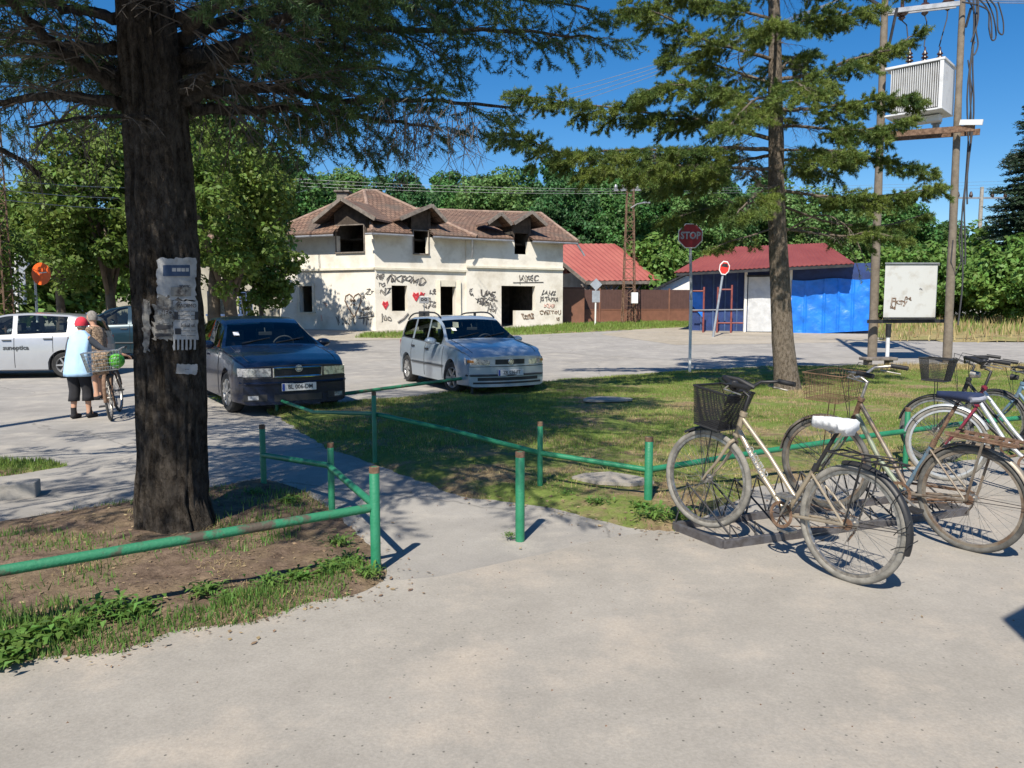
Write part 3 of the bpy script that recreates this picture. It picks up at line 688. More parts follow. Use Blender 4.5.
# string course, quoin, plinth, window surrounds
mb = MB()
for P0, P1, z in ((HL, HC, 3.52), (HC, HR1, 3.52), (HR1o, HR2o, 3.74)):
    o, d, n, L = basis(P0, P1); mb.bar(o + Vector((0, 0, z)) + n * 0.05 - d * 0.0, o + d * L + Vector((0, 0, z)) + n * 0.05, 0.12, 0.10)
obj('string_course', mb, M['plaster_trim'], house, org=base)
def surround(P0, P1, op, t=0.09, name='window_frame', m_=None, sill=True, k=0.03):
    o, d, n, L = basis(P0, P1); a, b, za, zb_ = op; mb = MB(); q = lambda s, z: o + d * s + Vector((0, 0, z)) + n * k
    mb.bar(q(a - t / 2, za), q(a - t / 2, zb_ + t), 0.07, t); mb.bar(q(b + t / 2, za), q(b + t / 2, zb_ + t), 0.07, t); mb.bar(q(a, zb_ + t / 2), q(b, zb_ + t / 2), 0.07, t)
    if sill: mb.bar(q(a - t * 1.2, za - 0.03), q(b + t * 1.2, za - 0.03), 0.12, 0.06)
    return obj(name, mb, m_ or M['plaster_trim'], house, org=base)
surround(HL, HC, o_left[0], 0.13); surround(HC, HR1, o_mid[1], 0.30, 'door_frame', None, False, 0.02); surround(HL, HC, o_left[1], 0.05, m_=M['old_wood']); surround(HC, HR1, o_mid[2], 0.05, m_=M['old_wood'])
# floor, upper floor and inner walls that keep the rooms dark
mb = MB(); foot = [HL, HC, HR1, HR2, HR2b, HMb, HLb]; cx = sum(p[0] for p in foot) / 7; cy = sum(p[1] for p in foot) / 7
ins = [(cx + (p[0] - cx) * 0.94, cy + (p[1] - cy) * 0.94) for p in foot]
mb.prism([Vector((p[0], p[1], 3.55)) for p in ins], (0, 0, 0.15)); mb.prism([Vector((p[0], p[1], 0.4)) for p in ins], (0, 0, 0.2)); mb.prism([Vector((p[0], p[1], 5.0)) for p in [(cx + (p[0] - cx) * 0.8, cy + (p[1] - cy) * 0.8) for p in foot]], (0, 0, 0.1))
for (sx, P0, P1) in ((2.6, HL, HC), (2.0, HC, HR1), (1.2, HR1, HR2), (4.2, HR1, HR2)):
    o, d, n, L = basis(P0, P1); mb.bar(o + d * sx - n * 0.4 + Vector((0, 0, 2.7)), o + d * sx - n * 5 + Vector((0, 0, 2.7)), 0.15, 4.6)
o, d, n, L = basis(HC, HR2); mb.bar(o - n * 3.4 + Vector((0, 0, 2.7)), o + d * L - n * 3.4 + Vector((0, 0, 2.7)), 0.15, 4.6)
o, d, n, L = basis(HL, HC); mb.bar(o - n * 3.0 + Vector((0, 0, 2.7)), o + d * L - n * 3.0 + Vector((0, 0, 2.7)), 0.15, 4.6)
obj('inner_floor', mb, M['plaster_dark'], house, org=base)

# graffiti: text and strokes on the plaster
def text_mesh(name, s, size, mat_, parent, loc, d, n, up=Vector((0, 0, 1)), rot=0.0, ext=0.002, shear=0.0, bold=0.0, sx=1.0, outline=0.0, wob=0.0):
    cu = bpy.data.curves.new(name, 'FONT'); cu.body = s
    if outline: cu.fill_mode = 'NONE'; cu.bevel_depth = outline; cu.bevel_resolution = 0; ext = 0
    cu.size = size; cu.extrude = ext; cu.align_x = 'CENTER'; cu.align_y = 'CENTER'; cu.shear = shear; cu.offset = bold; cu.resolution_u = 2
    tmp = bpy.data.objects.new('t', cu); COL.objects.link(tmp); bpy.context.view_layer.update()
    me = bpy.data.meshes.new_from_object(tmp.evaluated_get(bpy.context.evaluated_depsgraph_get())); bpy.data.objects.remove(tmp)
    d = Vector(d).normalized(); n = Vector(n).normalized(); up = n.cross(d)
    Mx = Matrix((d, up, n)).transposed() @ Matrix.Rotation(rot, 3, 'Z') @ Matrix.Diagonal((sx, 1, 1))
    for v in me.vertices: v.co = Mx @ v.co + Vector(loc)
    if wob:
        for v in me.vertices: v.co += Mx @ Vector((wob * float(vnoise([[v.co.x * 4 / size, v.co.z * 4 / size, size * 9]])[0]), wob * float(vnoise([[v.co.x * 4 / size + 7, v.co.z * 4 / size, 3]])[0]), 0))
    me.materials.clear(); me.materials.append(mat_); me.name = name
    return link(name, me, parent)
def graf(P0, P1, s, x, y, hpx, m_='graffiti', rot=0.0, shear=0.0, sx=1.0, bold=0.0, outline=0.0):
    o, d, n, L = basis(P0, P1); sd = xat(x, P0, P1); Y = P0[1] + (P1[1] - P0[1]) * sd / L
    text_mesh('graffiti', s, hpx * Y / FPX * 1.3, M[m_], house, o + d * sd + Vector((0, 0, zat(y, Y))) + n * 0.012 - base, d, n, rot=rot + .12 * math.sin(x * 2.3), shear=.35 * math.sin(x * 1.7), sx=sx, outline=(outline or .02) * .55, wob=hpx * .016)
def stroke(P0, P1, pts, w, m_='graffiti'):
    o, d, n, L = basis(P0, P1); q = []
    for x, y in pts:
        sd = xat(x, P0, P1); Y = P0[1] + (P1[1] - P0[1]) * sd / L; q.append(o + d * sd + Vector((0, 0, zat(y, Y))) + n * 0.01)
    mb = MB(); mb.tube(q, w / 2, 5); return obj('graffiti', mb, M[m_], house, org=base)
W1, W2, W3 = (HL, HC), (HC, HR1), (HR1o, HR2o)
stroke(*W1, [(355, 317), (350, 309), (346, 301), (347, 296), (350.5, 294), (353.5, 296.5), (354.5, 298.5), (356, 295.5), (359.5, 293.5), (362, 296), (362, 301), (358.5, 310), (355, 317)], 0.06, 'graffiti_brown')
graf(*W1, 'ANA', 354, 300.5, 2.6, 'graffiti_brown'); graf(*W1, '+ M', 354, 305, 2.6, 'graffiti_brown')
graf(*W1, 'V.U.M.', 347, 320.5, 7, sx=0.9); graf(*W1, 'Zr', 370.5, 292, 6, rot=0.1); graf(*W1, 'ej', 365, 297, 3.5); graf(*W1, 'ooo', 366.5, 308.5, 4); graf(*W1, 'RUSH', 366.5, 314, 4.5, bold=0.01); graf(*W1, 'TTT', 368, 322, 6, sx=0.8); graf(*W1, 'E', 328, 305, 6, 'graffiti_pink')
stroke(*W1, [(359, 318.5), (375, 316)], 0.06); stroke(*W1, [(322, 315), (322.5, 321)], 0.08, 'graffiti_pink')
graf(*W2, 'MR', 381, 277, 5, outline=.02); graf(*W2, 'JEXBOMO', 407, 280, 6.8, rot=-0.06, outline=.026); graf(*W2, 'NZ', 385.5, 291, 6.5, outline=.022); graf(*W2, 'TO', 382, 285, 4); graf(*W2, 'Juo', 387.5, 318, 6, bold=0.005)
graf(*W2, 'RR', 422.5, 294, 3.6, 'graffiti_red', bold=0.015); graf(*W2, 'LSE', 433, 292, 4.5); graf(*W2, 'JE', 429, 300, 4.5); graf(*W2, 'SES', 434, 304, 5); graf(*W2, 'No', 427, 307, 4)
for cx_, cy_, s_ in ((386, 305, 1), (416.5, 296.5, 1.1)):
    for k in range(3):
        f = s_ * (1 - 0.3 * k); stroke(*W2, [(cx_, cy_ + 4 * f), (cx_ - 2.8 * f, cy_ - 1 * f), (cx_ - 2 * f, cy_ - 3.5 * f), (cx_, cy_ - 2 * f), (cx_ + 2 * f, cy_ - 3.5 * f), (cx_ + 2.8 * f, cy_ - 1 * f), (cx_, cy_ + 4 * f)], 0.055, 'graffiti_red')
stroke(*W2, [(398, 322.5), (404, 318.5), (408.5, 313.5)], 0.10)
graf(*W3, 'IS', 470.5, 290, 3.5, bold=0.01); graf(*W3, 'tie', 472, 294, 3.2); graf(*W3, 'LANE', 488, 294, 5, outline=.03); graf(*W3, 'XOOOC', 487, 299.5, 4.5, rot=-0.05, outline=.03); graf(*W3, 'BASNA', 488, 304.5, 4.5, rot=-0.12, bold=0.015); graf(*W3, 'Mo:)', 492, 309.5, 4.5, rot=-0.1)
graf(*W3, 'JAKEC', 528.5, 278.5, 6, outline=.026); graf(*W3, 'DERS', 528, 316.5, 5, 'graffiti_brown', sx=0.9); graf(*W3, 'LANIS', 548, 293, 4.5, 'graffiti'); graf(*W3, 'JE TRPKE', 549, 299.5, 4); graf(*W3, 'BONE', 549, 306, 3.5, 'graffiti_pink'); graf(*W3, 'CVETTOU', 550.5, 312.5, 4.2, 'graffiti_brown'); graf(*W3, 'IS', 558, 319, 3.5, 'graffiti_brown')
stroke(*W3, [(513, 282.6), (543, 282.2)], 0.05)

# grey utility box with a small panel by the corner of the house
bx = onG(-4.27, 37.6); t = thing('junction_box', 'dark grey utility cabinet in front of the graffiti wall behind the pale wagon', 'utility box', bx)
mb = MB(); mb.box((0, 0, 0.45), (0.5, 0.3, 0.95)); obj('cabinet', mb, M['dark_metal'], t, bevel=0.02); mb = MB(); mb.box((0, 0, 1.45), (0.46, 0.05, 0.32)); mb.tube([(0, 0.04, 0.9), (0, 0.04, 1.5)], 0.03); obj('panel', mb, M['grey_metal'], t, bevel=0.01)
text_mesh('meter_window', 'oo', 0.3, M['black_plastic'], t, (0, -0.03, 1.5), (1, 0, 0), (0, -1, 0), bold=0.01)

# ============================================================ LOW ANNEX HOUSE behind the lime trees
an = thing('low_house', 'low grey plastered house with blue window frames behind the broadleaf trees at left', 'house', onG(-17, 40))
A0, A1, A2, A3 = (-34, 46), (-11.9, 39.6), (-10.8, 43.4), (-33, 50)
ow = []
for x0, x1 in ((209, 228), (240, 254), (108, 118), (132, 142), (82, 92), (160, 172)):
    a, b = xat(x0, A0, A1), xat(x1, A0, A1); Y = A0[1] + (A1[1] - A0[1]) * a / 23; ow.append((a, b, zat(315, Y), zat(291, Y)))
mb = MB(); wall_open(mb, A0, A1, 0.2, 4.3, ow); wall_open(mb, A1, A2, 0.2, 4.3, []); wall_open(mb, A2, A3, 0.2, 4.3, []); wall_open(mb, A3, A0, 0.2, 4.3, []); obj('wall', mb, M['grey_wall'], an, org=an.location)
o, d, n, L = basis(A0, A1)
for a, b, za, zb_ in ow:
    q = lambda s, z, k=-0.1: o + d * s + Vector((0, 0, z)) + n * k
    mb = MB(); t_ = 0.1
    mb.bar(q(a + t_ / 2, za), q(a + t_ / 2, zb_), 0.08, t_); mb.bar(q(b - t_ / 2, za), q(b - t_ / 2, zb_), 0.08, t_); mb.bar(q(a + t_, zb_ - t_ / 2), q(b - t_, zb_ - t_ / 2), 0.08, t_); mb.bar(q(a - 0.05, za, 0.04), q(b + 0.05, za, 0.04), 0.14, 0.1); mb.bar(q((a + b) / 2, za + 0.05), q((a + b) / 2, zb_ - t_), 0.05, 0.06)
    f = obj('window', mb, M['blue_frame'], an, org=an.location); mb = MB(); mb.quad(q(a + .02, za, -0.13), q(b - .02, za, -0.13), q(b - .02, zb_ - .02, -0.13), q(a + .02, zb_ - .02, -0.13)); obj('pane', mb, M['glass_dark'], f, org=an.location)
mb = MB(); e0, e1, e2, e3 = (c3(p, 4.25) for p in (A0, A1, A2, A3)); e0 += n * .4; e1 += n * .4; rg0, rg1 = (e0 + e3) / 2 + Vector((0, 0, 1.7)), (e1 + e2) / 2 + Vector((0, 0, 1.7))
mb.prism([e0, e1, rg1, rg0], (0, 0, 0.1)); mb.prism([e2, e3, rg0, rg1], (0, 0, 0.1)); mb.add([e1, e2, rg1], [(0, 1, 2)]); mb.add([e0, e3, rg0], [(0, 2, 1)]); r_ = obj('roof', mb, M['tiles'], an, org=an.location); uvproj(r_, None)

# ============================================================ RED ROOF HOUSE, FENCE
def redmetal(name, c1, c2, sc, rough=0.55):
    m = mat(name, c1, rough, col2=c2, vscale=0.8, mix=(0.3, 0.7)); return m
M['red_roof'] = redmetal('red_roof', (0.18, 0.04, 0.036), (0.25, 0.065, 0.055), 1)
M['red_roof_pale'] = redmetal('red_roof_pale', (0.29, 0.075, 0.063), (0.36, 0.115, 0.09), 1)
M['brown_fence'] = mat('brown_fence', (0.085, 0.043, 0.035), 0.6, var=0.1)
M['brown_fence_light'] = mat('brown_fence_light', (0.17, 0.075, 0.045), 0.6, var=0.1)
M['white_wall'] = mat('white_wall', (0.75, 0.74, 0.70), 0.9, var=0.06)
def ribbed(mb, A, B, C, D, rib=0.035, pitch=0.22, thick=0.03):
    """corrugated sheet A-B eave, D-C ridge"""
    A, B, C, D = map(Vector, (A, B, C, D)); n = (B - A).cross(D - A).normalized()
    if n.z < 0: n = -n
    k = max(2, int((B - A).length / pitch)) * 2
    top, bot = [], []
    for i in range(k + 1):
        h = n * (rib if i % 2 else 0)
        top.append((A.lerp(B, i / k) + h, D.lerp(C, i / k) + h))
    for i in range(k): mb.quad(top[i][0], top[i + 1][0], top[i + 1][1], top[i][1]); e = n * thick; mb.quad(top[i][0] - e, top[i][1] - e, top[i + 1][1] - e, top[i + 1][0] - e); mb.quad(top[i][0], top[i][0] - e, top[i + 1][0] - e, top[i + 1][0])
rh = thing('red_roof_house', 'low house with pale red metal roof over an open porch, right of the graffiti house', 'house', onG(9, 52))
EA, EB, RC, RD = P(586, 281, 47.5), P(657.5, 280.5, 49.5), P(613.5, 244, 53.5), P(541, 244, 51.0)
mb = MB(); ribbed(mb, EA, EB, RC, RD, 0.05, 0.35); ribbed(mb, EB, EB + Vector((2.5, 6, 0)), RC, RC, 0.05, 0.35); ribbed(mb, EB + Vector((2.5, 6, 0)), EA + Vector((-4, 8, 0)), RD, RC, 0.05, 0.35)
obj('roof', mb, M['red_roof_pale'], rh, org=rh.location)
mb = MB(); eu = (EB - EA).normalized(); mb.bar(EA - Vector((0, 0, .12)), EB - Vector((0, 0, .12)), 0.12, 0.2); mb.bar(EA - Vector((0, 0, .1)), RD - Vector((0, 0, .1)), 0.08, 0.2); obj('fascia', mb, M['old_wood'], rh, org=rh.location)
for i in range(4):
    b_ = EA.lerp(EB, 0.04 + 0.31 * i) + Vector((0, 0.25, -0.2)); mb = MB(); z0 = Zg(b_.y); mb.bar((b_.x, b_.y, z0), b_, 0.16); mb.bar(b_ + Vector((0, 0, -0.7)), b_ + eu * 0.6, 0.1); mb.bar(b_ + Vector((0, 0, -0.7)), b_ - eu * 0.5, 0.1); obj('porch_post', mb, M['old_wood'], rh, org=rh.location)
mb = MB(); q0, q1 = EA + Vector((0.3, 2.6, 0)), EB + Vector((-0.6, 2.6, 0)); zq = Zg(50); mb.prism([(q0.x, q0.y, zq), (q1.x, q1.y, zq), (q1.x, q1.y, EA.z - 0.3 + 1.0), (q0.x, q0.y, EA.z + 0.7)], (-1.5, 4, 0)); obj('wall', mb, M['grey_wall'], rh, org=rh.location)
def fence(name, pts, panels, lab, ztop_px):
    t = thing(name, lab, 'fence', onG(pts[0][0], pts[0][1]))
    for i in range(len(pts) - 1):
        a, b = Vector((*pts[i], 0)), Vector((*pts[i + 1], 0)); n_ = max(1, round((b - a).length / 2.4))
        for k in range(n_):
            p, q = a.lerp(b, k / n_), a.lerp(b, (k + 1) / n_); z0 = Zg((p.y + q.y) / 2); dd = (q - p).normalized()
            mb = MB(); mb.bar(p + dd * .06 + Vector((0, 0, z0 + 1.37)), q - dd * .06 + Vector((0, 0, z0 + 1.37)), 0.03, 1.15)
            for j in range(1, 12): pp = p.lerp(q, j / 12); mb.box(pp + Vector((0, 0, z0 + 1.37)), (0.03, 0.06, 1.15), rz=math.atan2(dd.y, dd.x))
            obj('panel', mb, M['brown_fence'], t, org=t.location)
            mb = MB(); mb.bar(p + dd * .06 + Vector((0, -0.01, z0 + 0.42)), q - dd * .06 + Vector((0, -0.01, z0 + 0.42)), 0.05, 0.72); mb.bar(p + dd * .06 + Vector((0, -.02, z0 + 0.79)), q - dd * .06 + Vector((0, -.02, z0 + 0.79)), 0.07, 0.05); obj('lower_panel', mb, M['brown_fence_light'], t, org=t.location)
            mb = MB(); mb.box(p + Vector((0, 0, z0 + 1.0)), (0.09, 0.09, 2.05)); obj('post', mb, M['brown_fence_light'], t, org=t.location)
    return t
fence('metal_fence', [(3.0, 44.8), (13.6, 47.0), (13.9, 52)], 0, 'brown sheet metal fence in two tones below the pale red roof', 0)
mb = MB(); mb.box((0, 0, 1.0), (1.35, 0.4, 2.02)); mb.box((0, 0, 2.05), (1.4, 0.45, 0.06)); o = obj('brick_gatepost', mb, M['brown_fence_light'], bevel=0.02); o.location = onG(3.45, 44.2); tag(o, 'wide brown gate pillar where the metal fence meets the graffiti house', 'gate pillar')
# white shed left of the kiosk
t = thing('white_shed', 'small white walled shed with a dark sloping roof between fence and blue kiosk', 'shed', onG(11.2, 49))
mb = MB(); a, b = P(656, 291, 47.9), P(694, 291, 47.9); z0 = 0.7; mb.prism([(a.x, a.y, z0), (b.x, b.y, z0), (b.x, b.y, zat(272, 47.9)), (a.x, a.y, zat(290, 47.9))], (0.8, 3, 0)); obj('wall', mb, M['white_wall'], t, org=t.location)
mb = MB(); mb.prism([P(652, 291.5, 47.5), P(696, 270, 47.5), P(696, 268, 47.5), P(652, 289.5, 47.5)], (1.0, 3.6, 0)); obj('roof', mb, M['dark_metal'], t, org=t.location)

# ============================================================ KIOSK
M['tarp'] = mat('blue_tarp', (0.012, 0.17, 0.66), 0.42, var=0.12, vscale=2, bump=0.5, bscale=7, bdist=0.05)
M['navy_wall'] = mat('navy_wall', (0.012, 0.035, 0.14), 0.6, var=0.2)
M['door_sheet'] = mat('door_sheet', (0.50, 0.51, 0.52), 0.4, var=0.08, bump=0.6, bscale=5, bdist=0.04)
M['red_frame'] = mat('red_frame', (0.20, 0.05, 0.042), 0.6, var=0.2)
kx0, kx1 = P(688, 330, 36.6), P(868, 330, 34.6)
kb = onG(kx0.x, kx0.y)
ki = thing('market_kiosk', 'closed market kiosk with red metal roof, navy wall and bright blue tarpaulin', 'kiosk', kb)
K0, K1 = Vector((kx0.x, kx0.y, 0)), Vector((kx1.x, kx1.y, 0)); kd = (K1 - K0).normalized(); kn = Vector((kd.y, -kd.x, 0)); KL = (K1 - K0).length
def kp(px, k=0.0, z=0.0):
    s = xat(px, K0, K1); return K0 + kd * s + kn * k + Vector((0, 0, z))
kz = lambda py, px: zat(py, kp(px).y)
zt = kz(272, 750); zb0 = Zg(35.5) - 0.05
mb = MB()
for a, b, k in ((688, 746, -0.5), (772, 868, -0.12)):
    p, q = kp(a, k), kp(b, k); mb.prism([p + Vector((0, 0, zb0)), q + Vector((0, 0, zb0)), q + Vector((0, 0, zt + 0.35)), p + Vector((0, 0, zt + 0.35))], -kn * (3.0 + k))
p, q = kp(746, -0.3), kp(772, -0.3); mb.prism([p + Vector((0, 0, zb0)), q + Vector((0, 0, zb0)), q + Vector((0, 0, zt + .3)), p + Vector((0, 0, zt + .3))], -kn * 2)
obj('wall', mb, M['navy_wall'], ki, org=kb)
for x_ in (744, 788.5):
    mb = MB(); mb.bar(kp(x_, -.05, zb0), kp(x_, -.05, zt + .1), 0.11); obj('door_post', mb, M['white_wall'], ki, org=kb)
for x in (700, 712, 724, 736):
    mb = MB(); mb.bar(kp(x, -0.47, zb0), kp(x, -0.47, zt + 0.2), 0.06); obj('wall_batten', mb, M['blue_frame'], ki, org=kb)
# wrinkled sheet parts
def cloth(mb, a, b, z0f, z1f, nrm, amp, seed, nx=60, nz=36, t=0.01, folds=()):
    a, b = Vector(a), Vector(b); base_i = len(mb.v); vs = []
    for j in range(nz + 1):
        for i in range(nx + 1):
            u, v = i / nx, j / nz; p = a.lerp(b, u); z = z0f(u) * (1 - v) + z1f(u) * v
            L_ = (b - a).length * u
            h = amp * float(fnoise([[L_ * 1.2 + seed, z * 1.0, seed]], 3)[0]) + amp * 0.5 * float(vnoise([[(L_ + z * 0.8) * 3 + seed, (z - L_) * 0.5, 1.5]])[0])
            for f_ in folds: h += 0.07 * math.exp(-((u - f_) / 0.014) ** 2)
            vs.append(p + nrm * h + Vector((0, 0, z)))
    fs = [(j * (nx + 1) + i, j * (nx + 1) + i + 1, (j + 1) * (nx + 1) + i + 1, (j + 1) * (nx + 1) + i) for j in range(nz) for i in range(nx)]
    m_ = len(vs); vs += [v - nrm * t for v in vs]; fs += [tuple(m_ + k for k in reversed(f)) for f in fs]
    mb.add(vs, fs)
mb = MB(); cloth(mb, kp(789.5, 0.08), kp(868, 0.08), lambda u: kz(335 - 1.5 * u, 790) if False else zat(335.0 - 4.5 * u, kp(789 + 79 * u).y), lambda u: zat(280 - 1.5 * u + 1.0 * math.sin(u * 9), kp(789 + 79 * u).y), kn, 0.11, 3.3, 110, 44, folds=(0.18, 0.42, 0.60, 0.78))
obj('tarpaulin', mb, M['tarp'], ki, org=kb, smooth='all')
mb = MB(); cloth(mb, kp(746.5, 0.0), kp(771, 0.0), lambda u: kz(331.5, 750), lambda u: kz(277, 750), kn, 0.05, 8.3, 30, 40); obj('door', mb, M['door_sheet'], ki, org=kb, smooth='all')
mb = MB(); mb.bar(kp(745, 0, kz(332.5, 750)), kp(772, 0, kz(332.5, 750)), 0.08); mb.bar(kp(745, 0, kz(276, 750)), kp(772, 0, kz(276, 750)), 0.08); obj('door_frame', mb, M['dark_metal'], ki, org=kb)
mb = MB(); cloth(mb, kp(688, -0.43), kp(702, -0.43), lambda u: kz(318 - 8 * (1 - u) * 2, 690), lambda u: kz(292, 690), kn, 0.05, 1.3, 14, 20); obj('tarpaulin', mb, M['tarp'], ki, org=kb, smooth='all')
rA, rB = kp(674, 1.1, zat(272.5, kp(674, 1.1).y)), kp(846, 1.1, zat(263.5, kp(846, 1.1).y)); rD, rC = kp(716, -2.2, zat(248, 38.5)), kp(826, -2.2, zat(243, 37))
mb = MB(); ribbed(mb, rA, rB, rC, rD, 0.04, 0.2); ribbed(mb, rB, kp(868, -4.5, rB.z), rC, rC, 0.04, 0.2); ribbed(mb, kp(868, -4.5, rB.z), kp(690, -4.5, rA.z), rD, rC, 0.04, 0.25); ribbed(mb, kp(690, -4.5, rA.z), rA, rD, rD, 0.04, 0.2)
obj('roof', mb, M['red_roof'], ki, org=kb)
mb = MB(); mb.bar(rA + Vector((0.1, .05, -.09)), rB + Vector((0, .05, -.09)), 0.06, 0.12); obj('fascia', mb, M['dark_metal'], ki, org=kb)
# red tube trestles before the navy wall
t = thing('red_trestle', 'rusty red tube frame with a pale shelf standing before the navy kiosk wall', 'metal frame', onG(kp(703, 0.9).x, kp(703, .9).y))
mb = MB()
for x, yt in ((703, 287), (716.5, 287), (730, 285)):
    p = kp(x, 0.9); mb.tube([(p.x, p.y, Zg(p.y)), (p.x, p.y, zat(yt, p.y))], 0.045, 8)
for xa, xb, y in ((692, 703, 291), (716.5, 730, 289.5), (716.5, 742, 323), (692, 703, 311)):
    p, q = kp(xa, .9), kp(xb, .9); mb.tube([(p.x, p.y, zat(y, p.y)), (q.x, q.y, zat(y, q.y))], 0.035, 8)
obj('frame', mb, M['red_frame'], t, org=t.location); mb = MB(); p, q = kp(691, .97), kp(742, .97); mb.bar((p.x, p.y, zat(310, p.y)), (q.x, q.y, zat(309.5, q.y)), 0.1, 0.05); obj('shelf', mb, M['grey_metal'], t, org=t.location)
# white electric/advert box hung between the poles -- see utilities
# ============================================================ TRANSFORMER POLES
M['pole_conc'] = mat('pole_wood_grey', (0.12, 0.098, 0.075), 0.9, col2=(0.22, 0.185, 0.145), vscale=5, mix=(0.3, 0.7), bump=0.5, bscale=25)
M['trafo'] = mat('transformer_paint', (0.62, 0.63, 0.64), 0.5, col2=(0.40, 0.40, 0.40), vscale=2.5, mix=(0.55, 0.8))
M['ceramic'] = mat('brown_ceramic', (0.05, 0.025, 0.02), 0.25, var=0.3)
M['sheet_white'] = mat('painted_sheet', (0.50, 0.51, 0.50), 0.55, col2=(0.34, 0.31, 0.26), vscale=2.6, mix=(0.5, 0.78), bump=0.1)
p1b, p2b = G(872, 360), G(947, 363)
YP = p1b.y
def pole(name, b, t, r0, r1, mt, lab, cat='utility pole', grp=None):
    mb = MB(); b = Vector(b); t = Vector(t); n = 14
    mb.tube([b.lerp(t, i / n) - Vector((0, 0, 0.1)) for i in range(n + 1)], [r0 + (r1 - r0) * i / n + 0.006 * math.sin(i * 2.3) for i in range(n + 1)], 14)
    o = obj(name, mb, mt, org=b, smooth=True); return tag(o, lab, cat, grp)
p1t, p2t = P(886, -25, YP), P(964, -30, p2b.y)
pl1 = pole('utility_pole', p1b, p1t, 0.13, 0.09, M['pole_conc'], 'left utility pole of the transformer pair, half hidden behind the conifer')
pl2 = pole('utility_pole', p2b, p2t, 0.12, 0.075, M['pole_conc'], 'right utility pole of the transformer pair, leaning slightly right')
def on1(py): k = (zat(py, YP) - p1b.z) / (p1t.z - p1b.z); return p1b.lerp(p1t, k)
def on2(py): k = (zat(py, p2b.y) - p2b.z) / (p2t.z - p2b.z); return p2b.lerp(p2t, k)
tr = thing('transformer', 'pale grey finned transformer carried between the two utility poles', 'transformer', on2(122))
c_l, c_r = P(893, 90, YP), P(948, 88, p2b.y); yr = (c_r - c_l).normalized(); ym = Vector((-yr.y, yr.x, 0)).normalized()
zt1, zb1 = zat(75, YP), zat(121, YP)
L_ = (c_r - c_l).length
mb = MB(); cc = (c_l + c_r) / 2; ang = math.atan2(yr.y, yr.x); TM = Matrix.Rotation(ang, 3, 'Z')
mb.box((cc.x, cc.y, (zt1 + zb1) / 2), (L_ - 0.25, 0.5, zt1 - zb1), rz=ang); tb = obj('tank', mb, M['trafo'], tr, org=tr.location, bevel=0.02)
mb = MB()
for i in range(22):
    s = -L_ / 2 + 0.12 + i * (L_ - 0.24) / 21
    for sd in (-1, 1):
        q = cc + yr * s - ym * (0.42 * -sd) ; mb.box((q.x, q.y, (zt1 + zb1) / 2 + 0.02), (0.016, 0.34, zt1 - zb1 - 0.12), rz=ang)
fo = obj('cooling_fins', mb, M['trafo'], tr, org=tr.location)
mb = MB(); mb.box((cc.x, cc.y, zt1 + 0.03), (L_ + 0.08, 1.25, 0.07), rz=ang); mb.box((cc.x, cc.y, zb1 + 0.02), (L_ + 0.04, 1.2, 0.05), rz=ang); q = cc + yr * (L_ / 2 - 0.03); mb.box((q.x, q.y, (zt1 + zb1) / 2), (0.10, 1.22, zt1 - zb1), rz=ang); obj('lid', mb, M['trafo'], tr, org=tr.location, bevel=0.01)
mb = MB(); q = cc; mb.box((q.x, q.y, zb1 - 0.12), (L_ * 0.8, 0.3, 0.16), rz=ang); obj('skid', mb, M['trafo'], tr, org=tr.location)
mb = MB(); q = P(936, 126, YP - 0.45); mb.lathe([(0, -.14), (.09, -.14), (.09, .05), (.13, .05), (.13, .12), (0, .12)], 14, c=q); obj('valve', mb, M['grey_metal'], tr, org=tr.location, smooth=True)
for px in (907, 922, 937):
    q = P(px, 75, YP); q = Vector((q.x, q.y - 0.1, zt1 + 0.06)); mb = MB(); prof = [(0, 0), (.10, 0)]
    for k in range(5): z = 0.06 + k * 0.10; prof += [(.05, z), (.13 - k * .012, z + .02), (.12 - k * .012, z + .05), (.05, z + .06)]
    prof += [(.025, .6), (.02, .68), (0, .68)]; mb.lathe(prof, 14, c=q); obj('insulator', mb, M['ceramic'], tr, org=tr.location, smooth=True)
mb = MB(); q = P(948, 60, YP); mb.tube([(q.x, q.y, zt1), (q.x, q.y, zt1 + 0.38)], 0.035, 8); obj('lightning_rod', mb, M['dark_metal'], tr, org=tr.location)
# carrying beams and upper crossarm
t = thing('support_beam', 'rusty brown steel beam with a bright end carrying the transformer on both poles', 'beam', on2(123))
for k, dy in ((0, -0.3), (1, 0.3)):
    a, b = on1(138) + ym * dy, on2(130) + ym * dy + yr * 0.5; mb = MB(); mb.bar(a - yr * 0.3, b, 0.08, 0.16); obj('girder', mb, M['rust'], t, org=t.location)
mb = MB(); a = on2(125) + yr * 0.15 + ym * -0.38; mb.bar(a, a + yr * 0.55, 0.07, 0.14); obj('bright_end', mb, M['trafo'], t, org=t.location)
t = thing('crossarm', 'grey steel crossarm with three hanging insulators at the very top right', 'crossarm', on2(5)); CR = t
a, b = P(884, 12, YP), on2(3) ; mb = MB(); mb.bar(a, b, 0.08, 0.12); mb.bar(a + Vector((0, 0.3, 0.02)), b + Vector((0, .3, .02)), 0.05, 0.08); obj('arm', mb, M['grey_metal'], t, org=t.location)
mb = MB(); mb.bar(P(886, 60, YP - .2), P(897, 8, YP - .2), 0.06); obj('brace', mb, M['dark_metal'], t, org=t.location); mb = MB(); mb.bar(on2(30) + Vector((0, -.2, 0)), P(971, 8, p2b.y - .2), 0.05); mb.bar(P(860, -6, YP), P(888, 10, YP), 0.07); obj('brace', mb, M['dark_metal'], t, org=t.location)
drop = []
